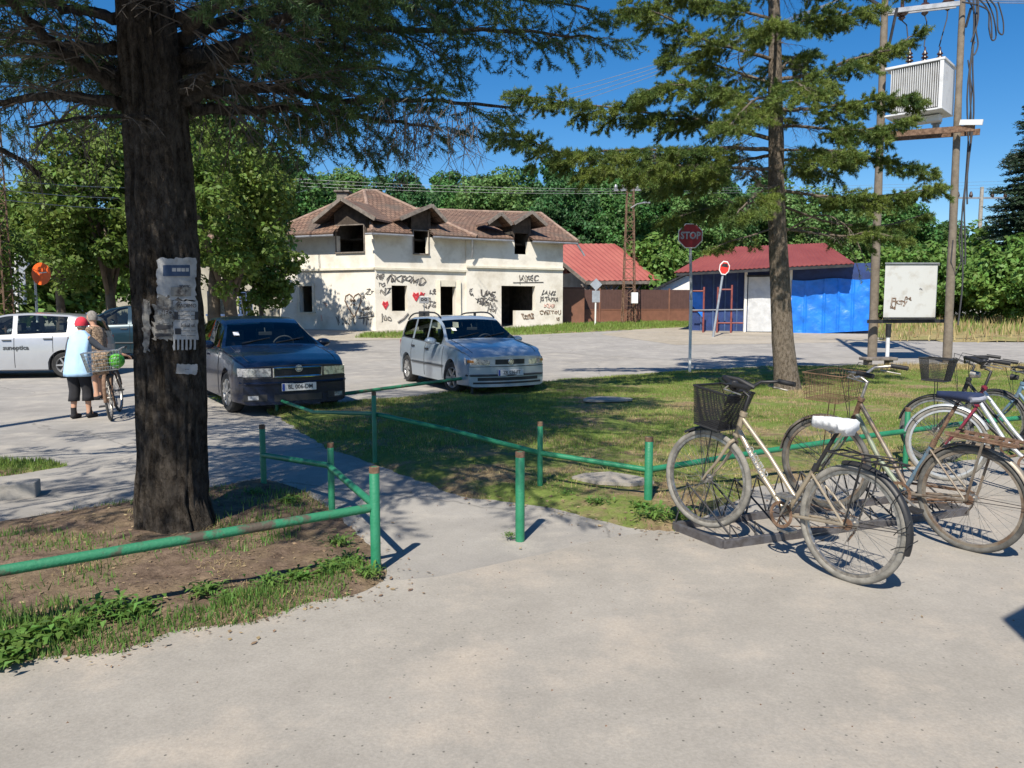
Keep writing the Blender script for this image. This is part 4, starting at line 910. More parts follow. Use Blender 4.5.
for px, py in ((902, 13), (925, 8), (948, 3)):
    q = P(px, py, YP - 0.05); mb = MB(); mb.lathe([(0, .12), (.1, .12), (.17, .02), (.14, -.06), (.07, -.1), (.1, -.14), (.04, -.2), (0, -.2)], 14, c=q); mb.tube([q + Vector((0, 0, .1)), q + Vector((0, 0, .35))], .05, 8); obj('insulator', mb, M['ceramic'], t, org=t.location, smooth=True); drop.append(q)
for (q, px, lab) in zip(drop, (907, 922, 937), ('left', 'middle', 'right')):
    e = P(px, 52, YP); e = Vector((e.x, e.y - 0.1, zt1 + 0.74)); mb = MB(); m1 = q.lerp(e, .35) + Vector((0.06, 0, 0)); m2 = q.lerp(e, .75) + Vector((.02, 0, 0)); mb.tube([q - Vector((0, 0, .2)), m1, m2, e], 0.016, 6); o = obj('drop_wire', mb, M['cable'], org=q); tag(o, f'thin dark {lab} wire dropping from crossarm insulator to transformer', 'wire')
# cables round the right pole and loops at the top
rgc = random.Random(3); mb = MB()
for k in range(3):
    pts = [on2(y) + Vector((0.2 + 0.05 * k + 0.05 * math.sin(y * .05 + k), -0.15, 0)) for y in range(-5, 330 - 60 * k, 15)]; mb.tube(pts, 0.022, 6)
pts = [P(x, y, p2b.y - .1) for x, y in ((968, 60), (972, 90), (969, 130), (964, 200), (959, 240), (961, 262), (955, 275), (951, 262), (953, 240))]; mb.tube(pts, 0.018, 6)
o = obj('pole_cable', mb, M['cable'], org=on2(200)); tag(o, 'dark cables running down the right utility pole', 'cable')
loops = [[(966, -5), (974, 12), (976, 30), (978, 45), (974, 55), (972, 48), (975, 42)], [(975, -5), (988, 10), (989, 28), (992, 40), (996, 36), (993, 15), (984, -5)], [(984, -6), (996, 8), (998, 30), (1003, 34), (1003, 20), (998, 2)], [(962, 2), (980, 6), (990, 14), (992, 38)], [(978, -5), (978, 20), (971, 42)]]
for i, lp in enumerate(loops):
    mb = MB(); q = [P(x, y, p2b.y - .1 * i) for x, y in lp]; fine = []
    for j in range(len(q) - 1):
        p0, p1, p2, p3 = q[max(j - 1, 0)], q[j], q[j + 1], q[min(j + 2, len(q) - 1)]
        for s_ in range(5):
            u = s_ / 5; fine.append(0.5 * ((2 * p1) + (p2 - p0) * u + (2 * p0 - 5 * p1 + 4 * p2 - p3) * u * u + (3 * p1 - 3 * p2 + p3 - p0) * u ** 3))
    mb.tube(fine + [q[-1]], 0.02, 6); o = obj('cable_loop', mb, M['cable'], org=q[0]); tag(o, 'black cable loop hanging from the top of the right utility pole', 'cable', 'cable loops at the pole top')
# white sheet metal box on a beam
t = thing('metal_box', 'white sheet metal box with scrawls, mounted on a dark beam between the utility poles', 'metal box', P(912, 322, YP - 0.5)); YB = YP - 0.45
A, B = P(883, 318, YB), P(935, 318, YB); zT, zB = zat(264, YB), zat(317.5, YB); dd = (B - A).normalized()
mb = MB(); mb.prism([(A.x, A.y, zB), (B.x, B.y, zB), (B.x, B.y, zT), (A.x, A.y, zT)], (0.42, 0.75, 0)); bo = obj('case', mb, M['sheet_white'], t, org=t.location, bevel=0.012)
mb = MB(); mb.prism([(A.x - .03, A.y - .04, zT), (B.x + .03, B.y - .04, zT), (B.x + .03 + .5, B.y + .85, zT), (A.x + .45, A.y + .85, zT)], (0, 0, 0.04)); obj('lid', mb, M['grey_metal'], t, org=t.location)
mb = MB(); mb.bar((A.x, A.y - .02, zB - .03), (B.x, B.y - .02, zB - .03), 0.05, 0.05); obj('sill', mb, M['dark_metal'], t, org=t.location)
for s, x, y, sz, m_ in (('Fk:ry', 899, 302, .24, 'graffiti_brown'), ('as', 893, 307, .2, 'graffiti_brown'), ('ne', 908, 298, .22, 'graffiti_brown'), ('ta', 921, 289, .1, 'grey_metal')):
    q = P(x, y, YB - .004); text_mesh('scrawl', s, sz, M[m_], t, q - t.location, (1, 0, 0), (0, -1, 0), outline=.008, wob=.03)
t2 = thing('box_beam', 'dark horizontal steel beam on a two tone post under the white metal box', 'beam', G(912, 366)); 
mb = MB(); mb.bar(P(868, 321.5, YB + .1), P(950, 321, YB + .1), 0.12, 0.10); obj('beam', mb, M['dark_metal'], t2, org=t2.location)
pb = G(912, 366); zt_ = zat(322, YB); zm_ = zat(337, YB)
mb = MB(); mb.tube([(pb.x, YB, Zg(YB)), (pb.x, YB, zm_)], 0.055, 10); obj('lower_post', mb, M['trafo'], t2, org=t2.location, smooth=True); mb = MB(); mb.tube([(pb.x, YB, zm_), (pb.x, YB, zt_ - .05)], 0.075, 10); obj('upper_post', mb, M['dark_metal'], t2, org=t2.location, smooth=True)
# bench-like dark concrete cap by the left pole
mb = MB(); mb.box((0, 0, 0.20), (0.9, 0.4, 0.08)); mb.box((-.3, 0, .08), (.1, .3, .18)); mb.box((.3, 0, .08), (.1, .3, .18)); o = obj('concrete_bench', mb, M['old_wood'], bevel=0.02); o.location = G(878, 366); o.rotation_euler = (0, 0, .1); tag(o, 'low worn bench at the foot of the left utility pole', 'bench')
# distant pole
b = onG(39.5, 66); t = thing('far_utility_pole', 'distant concrete pole with two crossarms between the green trees and the dark spruce', 'utility pole', b)
mb = MB(); zt_ = zat(187, 66); mb.tube([(b.x, b.y, b.z), (b.x, b.y, zt_)], [0.22, 0.14], 10); obj('shaft', mb, M['concrete'], t, org=b)
mb = MB(); mb.bar((b.x - 2.2, b.y, zt_ - .9), (b.x + 2.2, b.y, zt_ - .9), .14); mb.bar((b.x - 2.0, b.y, zt_ - 5.3), (b.x + 1.6, b.y, zt_ - 5.3), .1); obj('crossarm', mb, M['grey_metal'], t, org=b)
for dx in (-2, -0.9, 0.9, 2): mb = MB(); mb.lathe([(0, 0), (.12, 0), (.16, .15), (.08, .45), (0, .5)], 8, c=(b.x + dx, b.y, zt_ - .85)); obj('insulator', mb, M['ceramic'], t, org=b)

# ============================================================ LATTICE MASTS
def lattice(name, b, ztop, w0, w1, n, mt, lab, lamp=None, r_=0.03):
    t = thing(name, lab, 'lattice mast', b); mb = MB(); H = ztop - b.z
    cor = lambda k, z: Vector((b.x + (w0 + (w1 - w0) * z / H) / 2 * (1 if k in (1, 2) else -1), b.y + (w0 + (w1 - w0) * z / H) / 2 * (1 if k > 1 else -1), b.z + z))
    for k in range(4): mb.bar(cor(k, 0), cor(k, H), r_ * 2)
    obj('mast_leg', mb, mt, t, org=b); mb = MB()
    for i in range(n):
        z0, z1 = H * i / n, H * (i + 1) / n
        for k in range(4):
            a, c = cor(k, z0), cor((k + 1) % 4, z1); (mb.bar(a, c, r_) if i % 2 else mb.bar(cor((k + 1) % 4, z0), cor(k, z1), r_)); mb.bar(cor(k, z1), cor((k + 1) % 4, z1), r_)
    obj('lattice_bracing', mb, mt, t, org=b)
    return t
lb = onG((628 - 512) / FPX * 43.5, 43.5)
lm = lattice('lattice_mast', lb, zat(184, 43.5), 0.7, 0.34, 15, M['rust'], 'rusty steel lattice mast with street lamp in front of the brown fence', r_=.022)
mb = MB(); q = Vector((lb.x, lb.y - .3, 0)); mb.tube([(q.x, q.y, zat(208, 43.2)), (q.x + .35, q.y, zat(204, 43.2)), (q.x + .8, q.y, zat(202.5, 43.2))], .035, 6); mb.box((q.x + .85, q.y, zat(202.6, 43.2)), (.4, .14, .08)); obj('street_lamp', mb, M['grey_metal'], lm, org=lb)
mb = MB(); q = P(634.5, 298, 43); mb.box(q, (.36, .25, .6)); obj('meter_box', mb, M['white_plastic'], lm, org=lb, bevel=.02)
mb = MB(); mb.bar((lb.x - .9, lb.y, zat(190, 43.5)), (lb.x + .9, lb.y, zat(190, 43.5)), .09); 
for dx in (-.8, -.4, .4, .8): mb.lathe([(0, 0), (.08, 0), (.1, .12), (.05, .25), (0, .26)], 8, c=(lb.x + dx, lb.y, zat(190, 43.5) + .05))
obj('crossarm', mb, M['grey_metal'], lm, org=lb)
lb2 = onG((4 - 512) / FPX * 21, 21)
lattice('lattice_mast', lb2, zat(60, 21), 0.42, 0.30, 24, M['rust'], 'dark rusty lattice mast at the far left edge behind the silver car', r_=0.018)
# tall off-frame concrete pole at left whose shadow crosses the street
pole('utility_pole', (-8.55, 5.75, 0), (-8.4, 5.75, 10.5), 0.13, 0.09, M['concrete'], 'concrete pole beyond the left edge casting the long thin shadow over the street')

# ============================================================ WIRES
def wire(a, b, sag, lab, r_=0.012, grp=None, mt='wire_light'):
    a = Vector(a); b = Vector(b); mb = MB(); mb.tube([a.lerp(b, i / 20) - Vector((0, 0, sag * 4 * (i / 20) * (1 - i / 20))) for i in range(21)], r_, 5); o = obj('overhead_wire', mb, M[mt], org=a); return tag(o, lab, 'wire', grp)
for k in range(4):
    wire(P(430 , 118 + 7 * k, 34), P(892 - 8 * k, -22 + 3 * k, YP), 0.5, 'pale overhead wire crossing the blue sky between the two conifers', 0.009, 'wires from the transformer pole')
for k in range(3):
    wire(P(-60, 148 + 5 * k, 40), P(627, 189 + 2.2 * k, 43.5), 0.5, 'pale overhead wire running above the brown roofs to the lattice mast', 0.006, 'wires to the lattice mast')
    wire(P(627, 189 + 2.2 * k, 43.5), P(1500, 150 + 5 * k, 60), 0.6, 'overhead wire running right from the lattice mast in front of the wood', 0.006, 'wires right of the lattice mast')
for k in range(3): wire(on2(-2 + 2 * k), P(1500, -40 + 3 * k, 26), 0.4, 'overhead wire leaving the right utility pole to the right', 0.012, 'wires right of the utility poles')
for k in range(5): wire(P(-200, 120 + 22 * k, 26), P(5, 178 + 16 * k, 21), 0.4, 'thin wire meeting the dark lattice mast at the left edge', 0.009, 'wires at the left lattice mast', 'cable')
for k in range(3): wire(P(5, 180 + 10 * k, 21), P(330, 158 + 12 * k, 40), 0.7, 'thin wire running behind the big tree towards the house', 0.011, 'wires behind the big tree')

# ============================================================ ROAD SIGNS
M['sign_red'] = mat('sign_red', (0.30, 0.012, 0.02), 0.5, col2=(0.22, 0.015, 0.02), vscale=8)
M['sign_red_bright'] = mat('sign_red_bright', (0.62, 0.03, 0.02), 0.45, var=0.1)
M['sign_white'] = mat('sign_white', (0.72, 0.72, 0.70), 0.5, var=0.06)
M['sign_orange'] = mat('sign_orange', (0.85, 0.13, 0.015), 0.5, var=0.06)
M['sign_back'] = mat('sign_back', (0.33, 0.36, 0.40), 0.5, 0.4, var=0.12)
def ngon(r_, n, rot=0): return [(r_ * math.cos(2 * math.pi * i / n + rot), r_ * math.sin(2 * math.pi * i / n + rot)) for i in range(n)]
def plate(mb, c, pts, th=0.012, yaw=0.0, tilt=0.0):
    c = Vector(c); Mx = Matrix.Rotation(yaw, 3, 'Z'); q = [c + Mx @ Vector((x * math.cos(tilt) - z * math.sin(tilt), 0, x * math.sin(tilt) + z * math.cos(tilt))) for x, z in pts]
    mb.prism(q, Mx @ Vector((0, th, 0)))
sb = G(689.5, 374); t = thing('stop_sign', 'red octagonal STOP sign on a grey white post at the lawn corner', 'road sign', sb); Y = sb.y; sc = P(690, 236, Y)
zm = zat(300, Y); mb = MB(); mb.tube([(sb.x, Y, sb.z), (sb.x, Y, zm)], .035, 12); obj('lower_post', mb, M['sign_white'], t, org=sb, smooth=True); mb = MB(); mb.tube([(sb.x, Y, zm), (sc.x, Y, sc.z + .1)], .033, 12); obj('upper_post', mb, M['grey_metal'], t, org=sb, smooth=True)
mb = MB(); plate(mb, (sc.x, Y - .05, sc.z), ngon(.315, 8, R(22.5))); obj('sign_rim', mb, M['sign_white'], t, org=sb); mb = MB(); plate(mb, (sc.x, Y - .056, sc.z), ngon(.292, 8, R(22.5))); obj('sign_face', mb, M['sign_red'], t, org=sb)
text_mesh('lettering', 'STOP', .235, M['sign_back'], t, Vector((sc.x, Y - .062, sc.z)) - sb, (1, 0, 0), (0, -1, 0), bold=.008, sx=.85)
b = G(713, 337); t = thing('leaning_road_sign', 'small red and white octagonal sign on a leaning pale pole before the kiosk', 'road sign', b); Y = b.y; tp = P(724, 268, Y)
mb = MB(); mb.tube([b, tp + Vector((0, .03, 0))], .05, 10); obj('post', mb, M['sign_back'], t, org=b, smooth=True)
mb = MB(); plate(mb, tp - Vector((0, .07, 0)), [(x * .75, z) for x, z in ngon(.31, 8, R(22.5))], tilt=-.15); obj('sign_rim', mb, M['sign_white'], t, org=b)
pz = [(x * .75, z) for x, z in ngon(.26, 8, R(22.5))]; low = [p for p in pz if p[1] < 0.1] ; mb = MB(); plate(mb, tp - Vector((0, .078, 0)), sorted([(x, z) for x, z in pz], key=lambda q: math.atan2(q[1] + .12, q[0])), tilt=-.15); obj('sign_face', mb, M['sign_red_bright'], t, org=b)
mb = MB(); plate(mb, tp - Vector((0, .084, 0)), [(-.15, .04), (.15, .04), (.1, .18), (-.1, .18)], tilt=-.15); obj('sticker', mb, M['dark_metal'], t, org=b)
b = onG((594.5 - 512) / FPX * 41.8, 41.8); b.x = (595 - 512) / FPX * 41.8; t = thing('diamond_road_sign', 'grey backed diamond sign over a small plate on a white pole by the fence', 'road sign', b); tp = P(596, 284.5, 41.8)
mb = MB(); mb.tube([b, tp], .045, 10); obj('post', mb, M['sign_white'], t, org=b); mb = MB(); plate(mb, tp - Vector((0, .05, 0)), ngon(.33, 4)); obj('sign_face', mb, M['sign_back'], t, org=b); mb = MB(); q = P(596, 296.5, 41.75); mb.box(q, (.42, .015, .62)); obj('lower_plate', mb, M['sign_back'], t, org=b)
b = onG((39 - 512) / FPX * 23.5, 23.5); tp = P(43, 274, 23.5); t = thing('orange_disc_sign', 'round orange sign disc on a thin grey pole behind the silver car', 'road sign', b)
mb = MB(); mb.tube([b, (b.x, 23.5, tp.z + .1)], .035, 10); obj('post', mb, M['sign_white'], t, org=b); mb = MB(); plate(mb, (tp.x, 23.4, tp.z), ngon(.335, 32), yaw=-.2); obj('disc', mb, M['sign_orange'], t, org=b); mb = MB(); mb.bar((tp.x - .02, 23.34, tp.z + .02), (tp.x + .22, 23.38, tp.z + .05), .03); obj('bracket', mb, M['sign_white'], t, org=b)
b = onG((19 - 512) / FPX * 23, 23); tp = P(15, 262, 23); t = thing('blue_grey_road_sign', 'pole with the grey backs of two signs at the far left edge', 'road sign', b)
mb = MB(); mb.tube([b, (tp.x + .02, 23, tp.z + .25)], .035, 10); obj('post', mb, M['sign_white'], t, org=b); mb = MB(); plate(mb, (tp.x + .05, 23.05, tp.z - .05), ngon(.36, 4)); obj('diamond_plate', mb, M['sign_back'], t, org=b); mb = MB(); q = P(19, 288, 23.05); mb.box(q, (.42, .015, .95)); obj('lower_plate', mb, M['sign_back'], t, org=b)

# ============================================================ GREEN PIPE RAILINGS
def zpx(py, Y): return zat(py, Y)
def rpost(base_px, top_y, r_, root, mt='green_paint', rusty_top=True):
    g = G(*base_px); z1 = zat(top_y, g.y); mb = MB(); mb.tube([(g.x, g.y, -0.1 + g.z), (g.x, g.y, z1 - .004), (g.x, g.y, z1)], [r_, r_, r_ * .9], 16, caps=True)
    o = obj('post', mb, M[mt], root, org=root.location, smooth=True)
    mb = MB(); mb.lathe([(r_ * 1.02, -.035), (r_ * 1.03, 0.001), (r_ * .8, 0.004), (r_ * .7, -.02)], 16, c=(g.x, g.y, z1)); obj('rusty_rim', mb, M['rust'], o, org=root.location, smooth=True)
    return Vector((g.x, g.y, z1))
def rail(pts, r_, root, mt='green_paint'):
    mb = MB(); q = []
    for i in range(len(pts) - 1):
        a, b = Vector(pts[i]), Vector(pts[i + 1])
        for k in range(8): q.append(a.lerp(b, k / 8))
    q.append(Vector(pts[-1])); mb.tube(q, r_, 12); return obj('rail', mb, M[mt], root, org=root.location, smooth=True)
ra = thing('pipe_railing', 'green pipe railing round the earth bed, its long near rail worn to rust', 'railing', G(376, 572))
pp1 = rpost((376, 572), 467, .031, ra); pp2 = rpost((332, 512), 443, .026, ra); pp3 = rpost((264, 488), 425, .026, ra)
P1, P2, P3 = G(376, 572), G(332, 512), G(264, 488)
rl = P(371, 512, P1.y); rail([(rl.x, P1.y, .40), (-2.40, 3.52, .375), (-4.3, 2.25, .37)], .027, ra, 'green_worn')
rail([(P1.x, P1.y, .415), (P2.x - 0.02, P2.y, .375), (P3.x, P3.y, zat(455, P3.y))], .024, ra, 'green_paint')
mb = MB(); mb.tube([(-4.3, 2.25, 0), (-4.3, 2.25, .6)], .03, 12); obj('post', mb, M['green_paint'], ra, org=ra.location)
o = thing('green_post', 'lone green pipe post with rusty top standing free on the pavement', 'bollard', G(520, 541)); rpost((520, 541), 452, .032, o)
rb = thing('pipe_railing', 'green pipe railing bordering the lawn from the dark car to behind the bicycles', 'railing', G(648, 505))
q3 = G(648, 505); q4 = G(540, 492); q7 = G(375, 463); q8 = G(277, 411); q9 = G(472, 395)
rpost((648, 505), 437, .034, rb); rpost((540, 492), 422, .024, rb); rpost((375, 463), 392, .024, rb); rpost((277, 413), 375, .026, rb); rpost((472, 396), 363, .03, rb, 'dark_metal')
pr = lambda x, y, Y: P(x, y, Y)
rail([pr(648, 470, q3.y), pr(540, 453, q4.y), pr(450, 430, 7.5), pr(381, 415, q7.y), pr(371, 413.5, q7.y + .1), pr(313, 412, 9.9), pr(279, 400, 11.6)], .023, rb)
rail([pr(277, 402, 11.7), pr(373, 390, 13.4), pr(473, 377, q9.y)], .03, rb, 'green_worn')
g2 = G(872, 466); rail([pr(648, 470, q3.y), pr(760, 452, 6.9), pr(872, 435.5, 7.35), pr(960, 424, 7.9), pr(1100, 410, 8.5)], .026, rb)
rpost((905, 468), 408, .026, rb); rpost((1100, 445), 380, .03, rb)

# ============================================================ BICYCLE RACK
M['rack'] = mat('rack_metal', (0.16, 0.155, 0.165), 0.5, 0.5, col2=(0.10, 0.09, 0.09), vscale=12)
ka, kb_, kc = G(674, 530), G(723, 549), None
u = Vector((0.93, 0.37, 0)).normalized()
rk = thing('bicycle_rack', 'low grey steel bicycle rack with zigzag bars holding the front wheels', 'bicycle rack', kb_)
LR = 2.3; v = (ka - kb_); mb = MB(); z = Vector((0, 0, .03))
mb.bar(ka + z, kb_ + z, .035, .06); mb.bar(kb_ + z, kb_ + u * LR + z, .035, .06); mb.bar(ka + z, ka + u * LR + z, .035, .06); mb.bar(ka + u * LR + z, kb_ + u * LR + z, .035, .06)
obj('base_frame', mb, M['rack'], rk, org=kb_, bevel=.004)
pk = ka + v.normalized() * .05 ; n_ = 11; mb = MB(); H_ = .34
for i in range(n_):
    a = ka + u * (LR * i / n_); b = ka + u * (LR * (i + 1) / n_); m_ = (a + b) / 2 + Vector((0, 0, H_)); mb.tube([a + z, m_, b + z], .008, 8)
mb.tube([ka + u * .1 + Vector((0, 0, H_)), ka + u * (LR - .1) + Vector((0, 0, H_))], .006, 6) if False else None
obj('zigzag_bar', mb, M['dark_metal'], rk, org=kb_, smooth=True)
for i in range(n_):
    m_ = ka + u * (LR * (i + .5) / n_) + Vector((0, 0, H_)); b = kb_ + u * (LR * (i + .5) / n_); mb = MB(); mb.tube([m_, m_.lerp(b, .5) + Vector((0, 0, .02)), b + z], .007, 8); mb.tube([b + z - u * .05, b + Vector((0, 0, .14)) - u * .0 + v * .12, b + z + u * .05], .006, 6); obj('wheel_holder', mb, M['dark_metal'], rk, org=kb_, smooth=True)

# awning shape added out of frame; its corner shades the forecourt at the right edge
h_ = 2.9; k_ = Vector((-SH.x, -SH.y, 0)) * (h_ / math.tan(SUN_EL)); g0_, ga_, gb_ = G(1004, 623), G(1024, 612), G(1024, 642)
ca = Vector((g0_.x, g0_.y, h_)) + k_; ea, eb = (ga_ - g0_).normalized() * 3.2, (gb_ - g0_).normalized() * 3.0
t = thing('shadow_blocker', 'flat awning beyond the right edge, added so its corner throws a small dark shadow on the forecourt', 'blocker', (ca.x, ca.y, h_))
mb = MB(); mb.prism([ca, ca + ea, ca + ea + eb, ca + eb], (0, 0, .07)); obj('blocker_slab', mb, M['grey_metal'], t, org=t.location, bevel=.01)
q = ca + ea * .97 + eb * .9; mb = MB(); mb.tube([(q.x, q.y, 0), (q.x, q.y, h_)], .04, 12); obj('post', mb, M['grey_metal'], t, org=t.location, smooth=True)
# ============================================================ BICYCLES
M['champagne'] = mat('champagne_paint', (0.38, 0.32, 0.235), 0.38, 0.4, col2=(0.27, 0.21, 0.15), vscale=9, mix=(0.5, 0.8), coat=.3)
M['bike_green'] = mat('bike_green', (0.23, 0.27, 0.20), 0.55, 0.2, col2=(0.17, 0.13, 0.09), vscale=11, mix=(0.5, 0.62))
M['bike_blue'] = mat('bike_blue', (0.13, 0.22, 0.30), 0.55, 0.2, col2=(0.16, 0.12, 0.09), vscale=9, mix=(0.5, 0.65))
M['bike_red'] = mat('bike_red', (0.22, 0.02, 0.045), 0.5, 0.2, col2=(.13, .04, .045), vscale=9)
M['bike_white'] = mat('bike_white', (0.47, 0.50, 0.53), 0.4, 0.3, col2=(.33, .33, .32), vscale=10, mix=(.45, .7))
M['fender_rust'] = mat('fender_rust', (0.27, 0.235, 0.19), 0.5, 0.4, col2=(0.17, 0.115, 0.08), vscale=8, mix=(0.45, 0.62))
M['saddle_navy'] = mat('saddle_navy', (0.02, 0.03, 0.075), 0.6, var=0.2)
M['saddle_grey'] = mat('saddle_grey', (0.30, 0.31, 0.36), 0.6, var=0.2)
M['straw_wire'] = mat('rusty_wire', (0.16, 0.10, 0.06), 0.7, 0.3, var=0.4)
def WM(steer=0.0, lean=0.0):   # wheel matrix: local disc axis Z -> bike Y (bike lies in local XZ plane, forward = +x)
    return Matrix.Rotation(steer, 3, 'Z') @ Matrix.Rotation(R(90), 3, 'X')
def wheel(root, c, Rr, tyre_r, tmat, rimmat, steer=0.0, spokes=36, seed=0, hub='dull_chrome'):
    c = Vector(c); W = WM(steer); w = thing_part('wheel', root, c)
    mb = MB(); mb.torus((0, 0, 0), Rr - tyre_r, tyre_r, M=W, n=64, m=10); obj('tyre', mb, M[tmat], w, smooth=True, fix=False)
    mb = MB(); rr = Rr - 2 * tyre_r
    mb.lathe([(rr + .004, -.011), (rr - .014, -.012), (rr - .017, 0), (rr - .014, .012), (rr + .004, .011)], 64, M=W); obj('rim', mb, M[rimmat], w, smooth=True)
    mb = MB(); rg = random.Random(seed)
    for i in range(spokes):
        s_ = 1 if i % 2 else -1; a = 2 * math.pi * i / spokes; ah = a + (1.15 if (i // 2) % 2 else -1.15)
        mb.tube([W @ Vector((.022 * math.cos(ah), .022 * math.sin(ah), .028 * s_)), W @ Vector(((rr - .012) * math.cos(a), (rr - .012) * math.sin(a), 0))], .0012, 4, caps=False)
    obj('spokes', mb, M['dull_chrome'], w)
    mb = MB(); mb.lathe([(0, -.055), (.008, -.055), (.008, -.035), (.028, -.033), (.028, -.026), (.016, -.022), (.016, .022), (.028, .026), (.028, .033), (.008, .035), (.008, .055), (0, .055)], 16, M=W); obj('hub', mb, M[hub], w, smooth=True)
    return w
def thing_part(name, root, c):
    o = bpy.data.objects.new(name, None); COL.objects.link(o); o.parent = root; o.location = c; o.empty_display_size = .1; return o
def fender(root, c, Rf, a0, a1, mt, wd=.026, steer=0.0, name='mudguard'):
    mb = MB(); W = WM(steer); n, k = 40, 8; c = Vector(c); prof = [(-wd, -.012), (-wd * .8, .0), (-wd * .3, .006), (wd * .3, .006), (wd * .8, 0), (wd, -.012)]
    vs = []; 
    for i in range(n + 1):
        a = a0 + (a1 - a0) * i / n
        for t_ in (0, -.002):
            for (y, dr) in prof: vs.append(W @ Vector(((Rf + dr + t_) * math.cos(a), (Rf + dr + t_) * math.sin(a), y)) + c)
    m_ = len(prof); fs = []
    for i in range(n):
        for l in (0, 1):
            for j in range(m_ - 1): p = i * 2 * m_ + l * m_ + j; q = (i + 1) * 2 * m_ + l * m_ + j; fs.append((p, q, q + 1, p + 1) if l == 0 else (p, p + 1, q + 1, q))
    mb.add(vs, fs); return obj(name, mb, M[mt], root, smooth='all', fix=False)
def saddle(root, c, m1, m2=None, cover=False, yaw=0.0):
    mb = MB(); vs = []; n, k = 16, 16
    for i in range(n + 1):
        t = i / n; x = -.13 + .27 * t; w = .085 * (1 - t) ** .9 + .018 + (.0 if t > .06 else -.03); w = w if t < .97 else w * .5; h = .035 - .012 * t; zc = .008 * math.sin(t * 3.1) + .015 * (1 - t) ** 2
        for j in range(k):
            a = 2 * math.pi * j / k; cy = math.cos(a); sy = math.sin(a); f = 1.0
            if cover: f = .98 + .16 * math.sin(j * 2.9 + i * 1.7) * (1 if sy < 0 else .45)
            vs.append(Vector((x, w * cy * f, zc + h * (sy if sy > 0 else sy * (1.9 if cover else 1.1)) * f)))
    fs = [(i * k + j, i * k + (j + 1) % k, (i + 1) * k + (j + 1) % k, (i + 1) * k + j) for i in range(n) for j in range(k)] + [tuple(range(k - 1, -1, -1)), tuple(n * k + j for j in range(k))]
    mb.add([Matrix.Rotation(yaw, 3, 'Z') @ v_ + Vector(c) for v_ in vs], fs); s_ = obj('saddle', mb, M[m1], root, smooth='all')
    if m2:
        mb = MB(); mb.tube([Vector(c) + Vector((-.12, .09, .012)), Vector(c) + Vector((-.142, .04, .012)), Vector(c) + Vector((-.142, -.04, .012)), Vector(c) + Vector((-.12, -.09, .012)), Vector(c) + Vector((.0, -.062, 0.006)), Vector(c) + Vector((.12, -.025, -.006))], .016, 8); obj('saddle_edge', mb, M[m2], s_, smooth=True)
    mb = MB()
    for sg in (-1, 1): mb.tube([Vector(c) + Vector((-.1, .03 * sg, -.02)), Vector(c) + Vector((-.02, .022 * sg, -.055)), Vector(c) + Vector((.1, .01 * sg, -.02))], .0045, 6)
    obj('saddle_rail', mb, M['dull_chrome'], s_); return s_
def wire_basket(root, c, sx0, sx1, sy0, sy1, h, mt, n=9, rim=.005, wr=.0022, M3=None, mesh=False, floor=True, rows=4, name='basket'):
    """tapering basket: bottom sx0 x sy0, top sx1 x sy1; c is the centre of its floor"""
    Mx = M3 or Matrix.Identity(3); c = Vector(c); T = lambda x, y, z: c + Mx @ Vector((x, y, z))
    mb = MB(); ring = lambda f: [(-1, -1), (1, -1), (1, 1), (-1, 1)]
    def lv(f): a = (sx0 + (sx1 - sx0) * f) / 2; b = (sy0 + (sy1 - sy0) * f) / 2; return a, b
    a, b = lv(1); mb.tube([T(-a, -b, h), T(a, -b, h), T(a, b, h), T(-a, b, h)], rim, 8, closed=True)
    a, b = lv(0); mb.tube([T(-a, -b, 0), T(a, -b, 0), T(a, b, 0), T(-a, b, 0)], rim * .8, 8, closed=True)
    bk = obj(name, mb, M[mt], root, smooth=True)
    mb = MB()
    for r_ in range(1, rows): a, b = lv(r_ / rows); mb.tube([T(-a, -b, h * r_ / rows), T(a, -b, h * r_ / rows), T(a, b, h * r_ / rows), T(-a, b, h * r_ / rows)], wr, 4, closed=True)
    a0, b0 = lv(0); a1, b1 = lv(1)
    for i in range(n + 1):
        t = -1 + 2 * i / n
        for sg in (-1, 1): mb.tube([T(a0 * t, b0 * sg, 0), T(a1 * t, b1 * sg, h)], wr, 4, caps=False); mb.tube([T(a0 * sg, b0 * t, 0), T(a1 * sg, b1 * t, h)], wr, 4, caps=False)
        if floor: mb.tube([T(a0 * t, -b0, 0), T(a0 * t, b0, 0)], wr, 4, caps=False); mb.tube([T(-a0, b0 * t, 0), T(a0, b0 * t, 0)], wr, 4, caps=False)
    obj('basket_mesh', mb, M[mt], bk); return bk
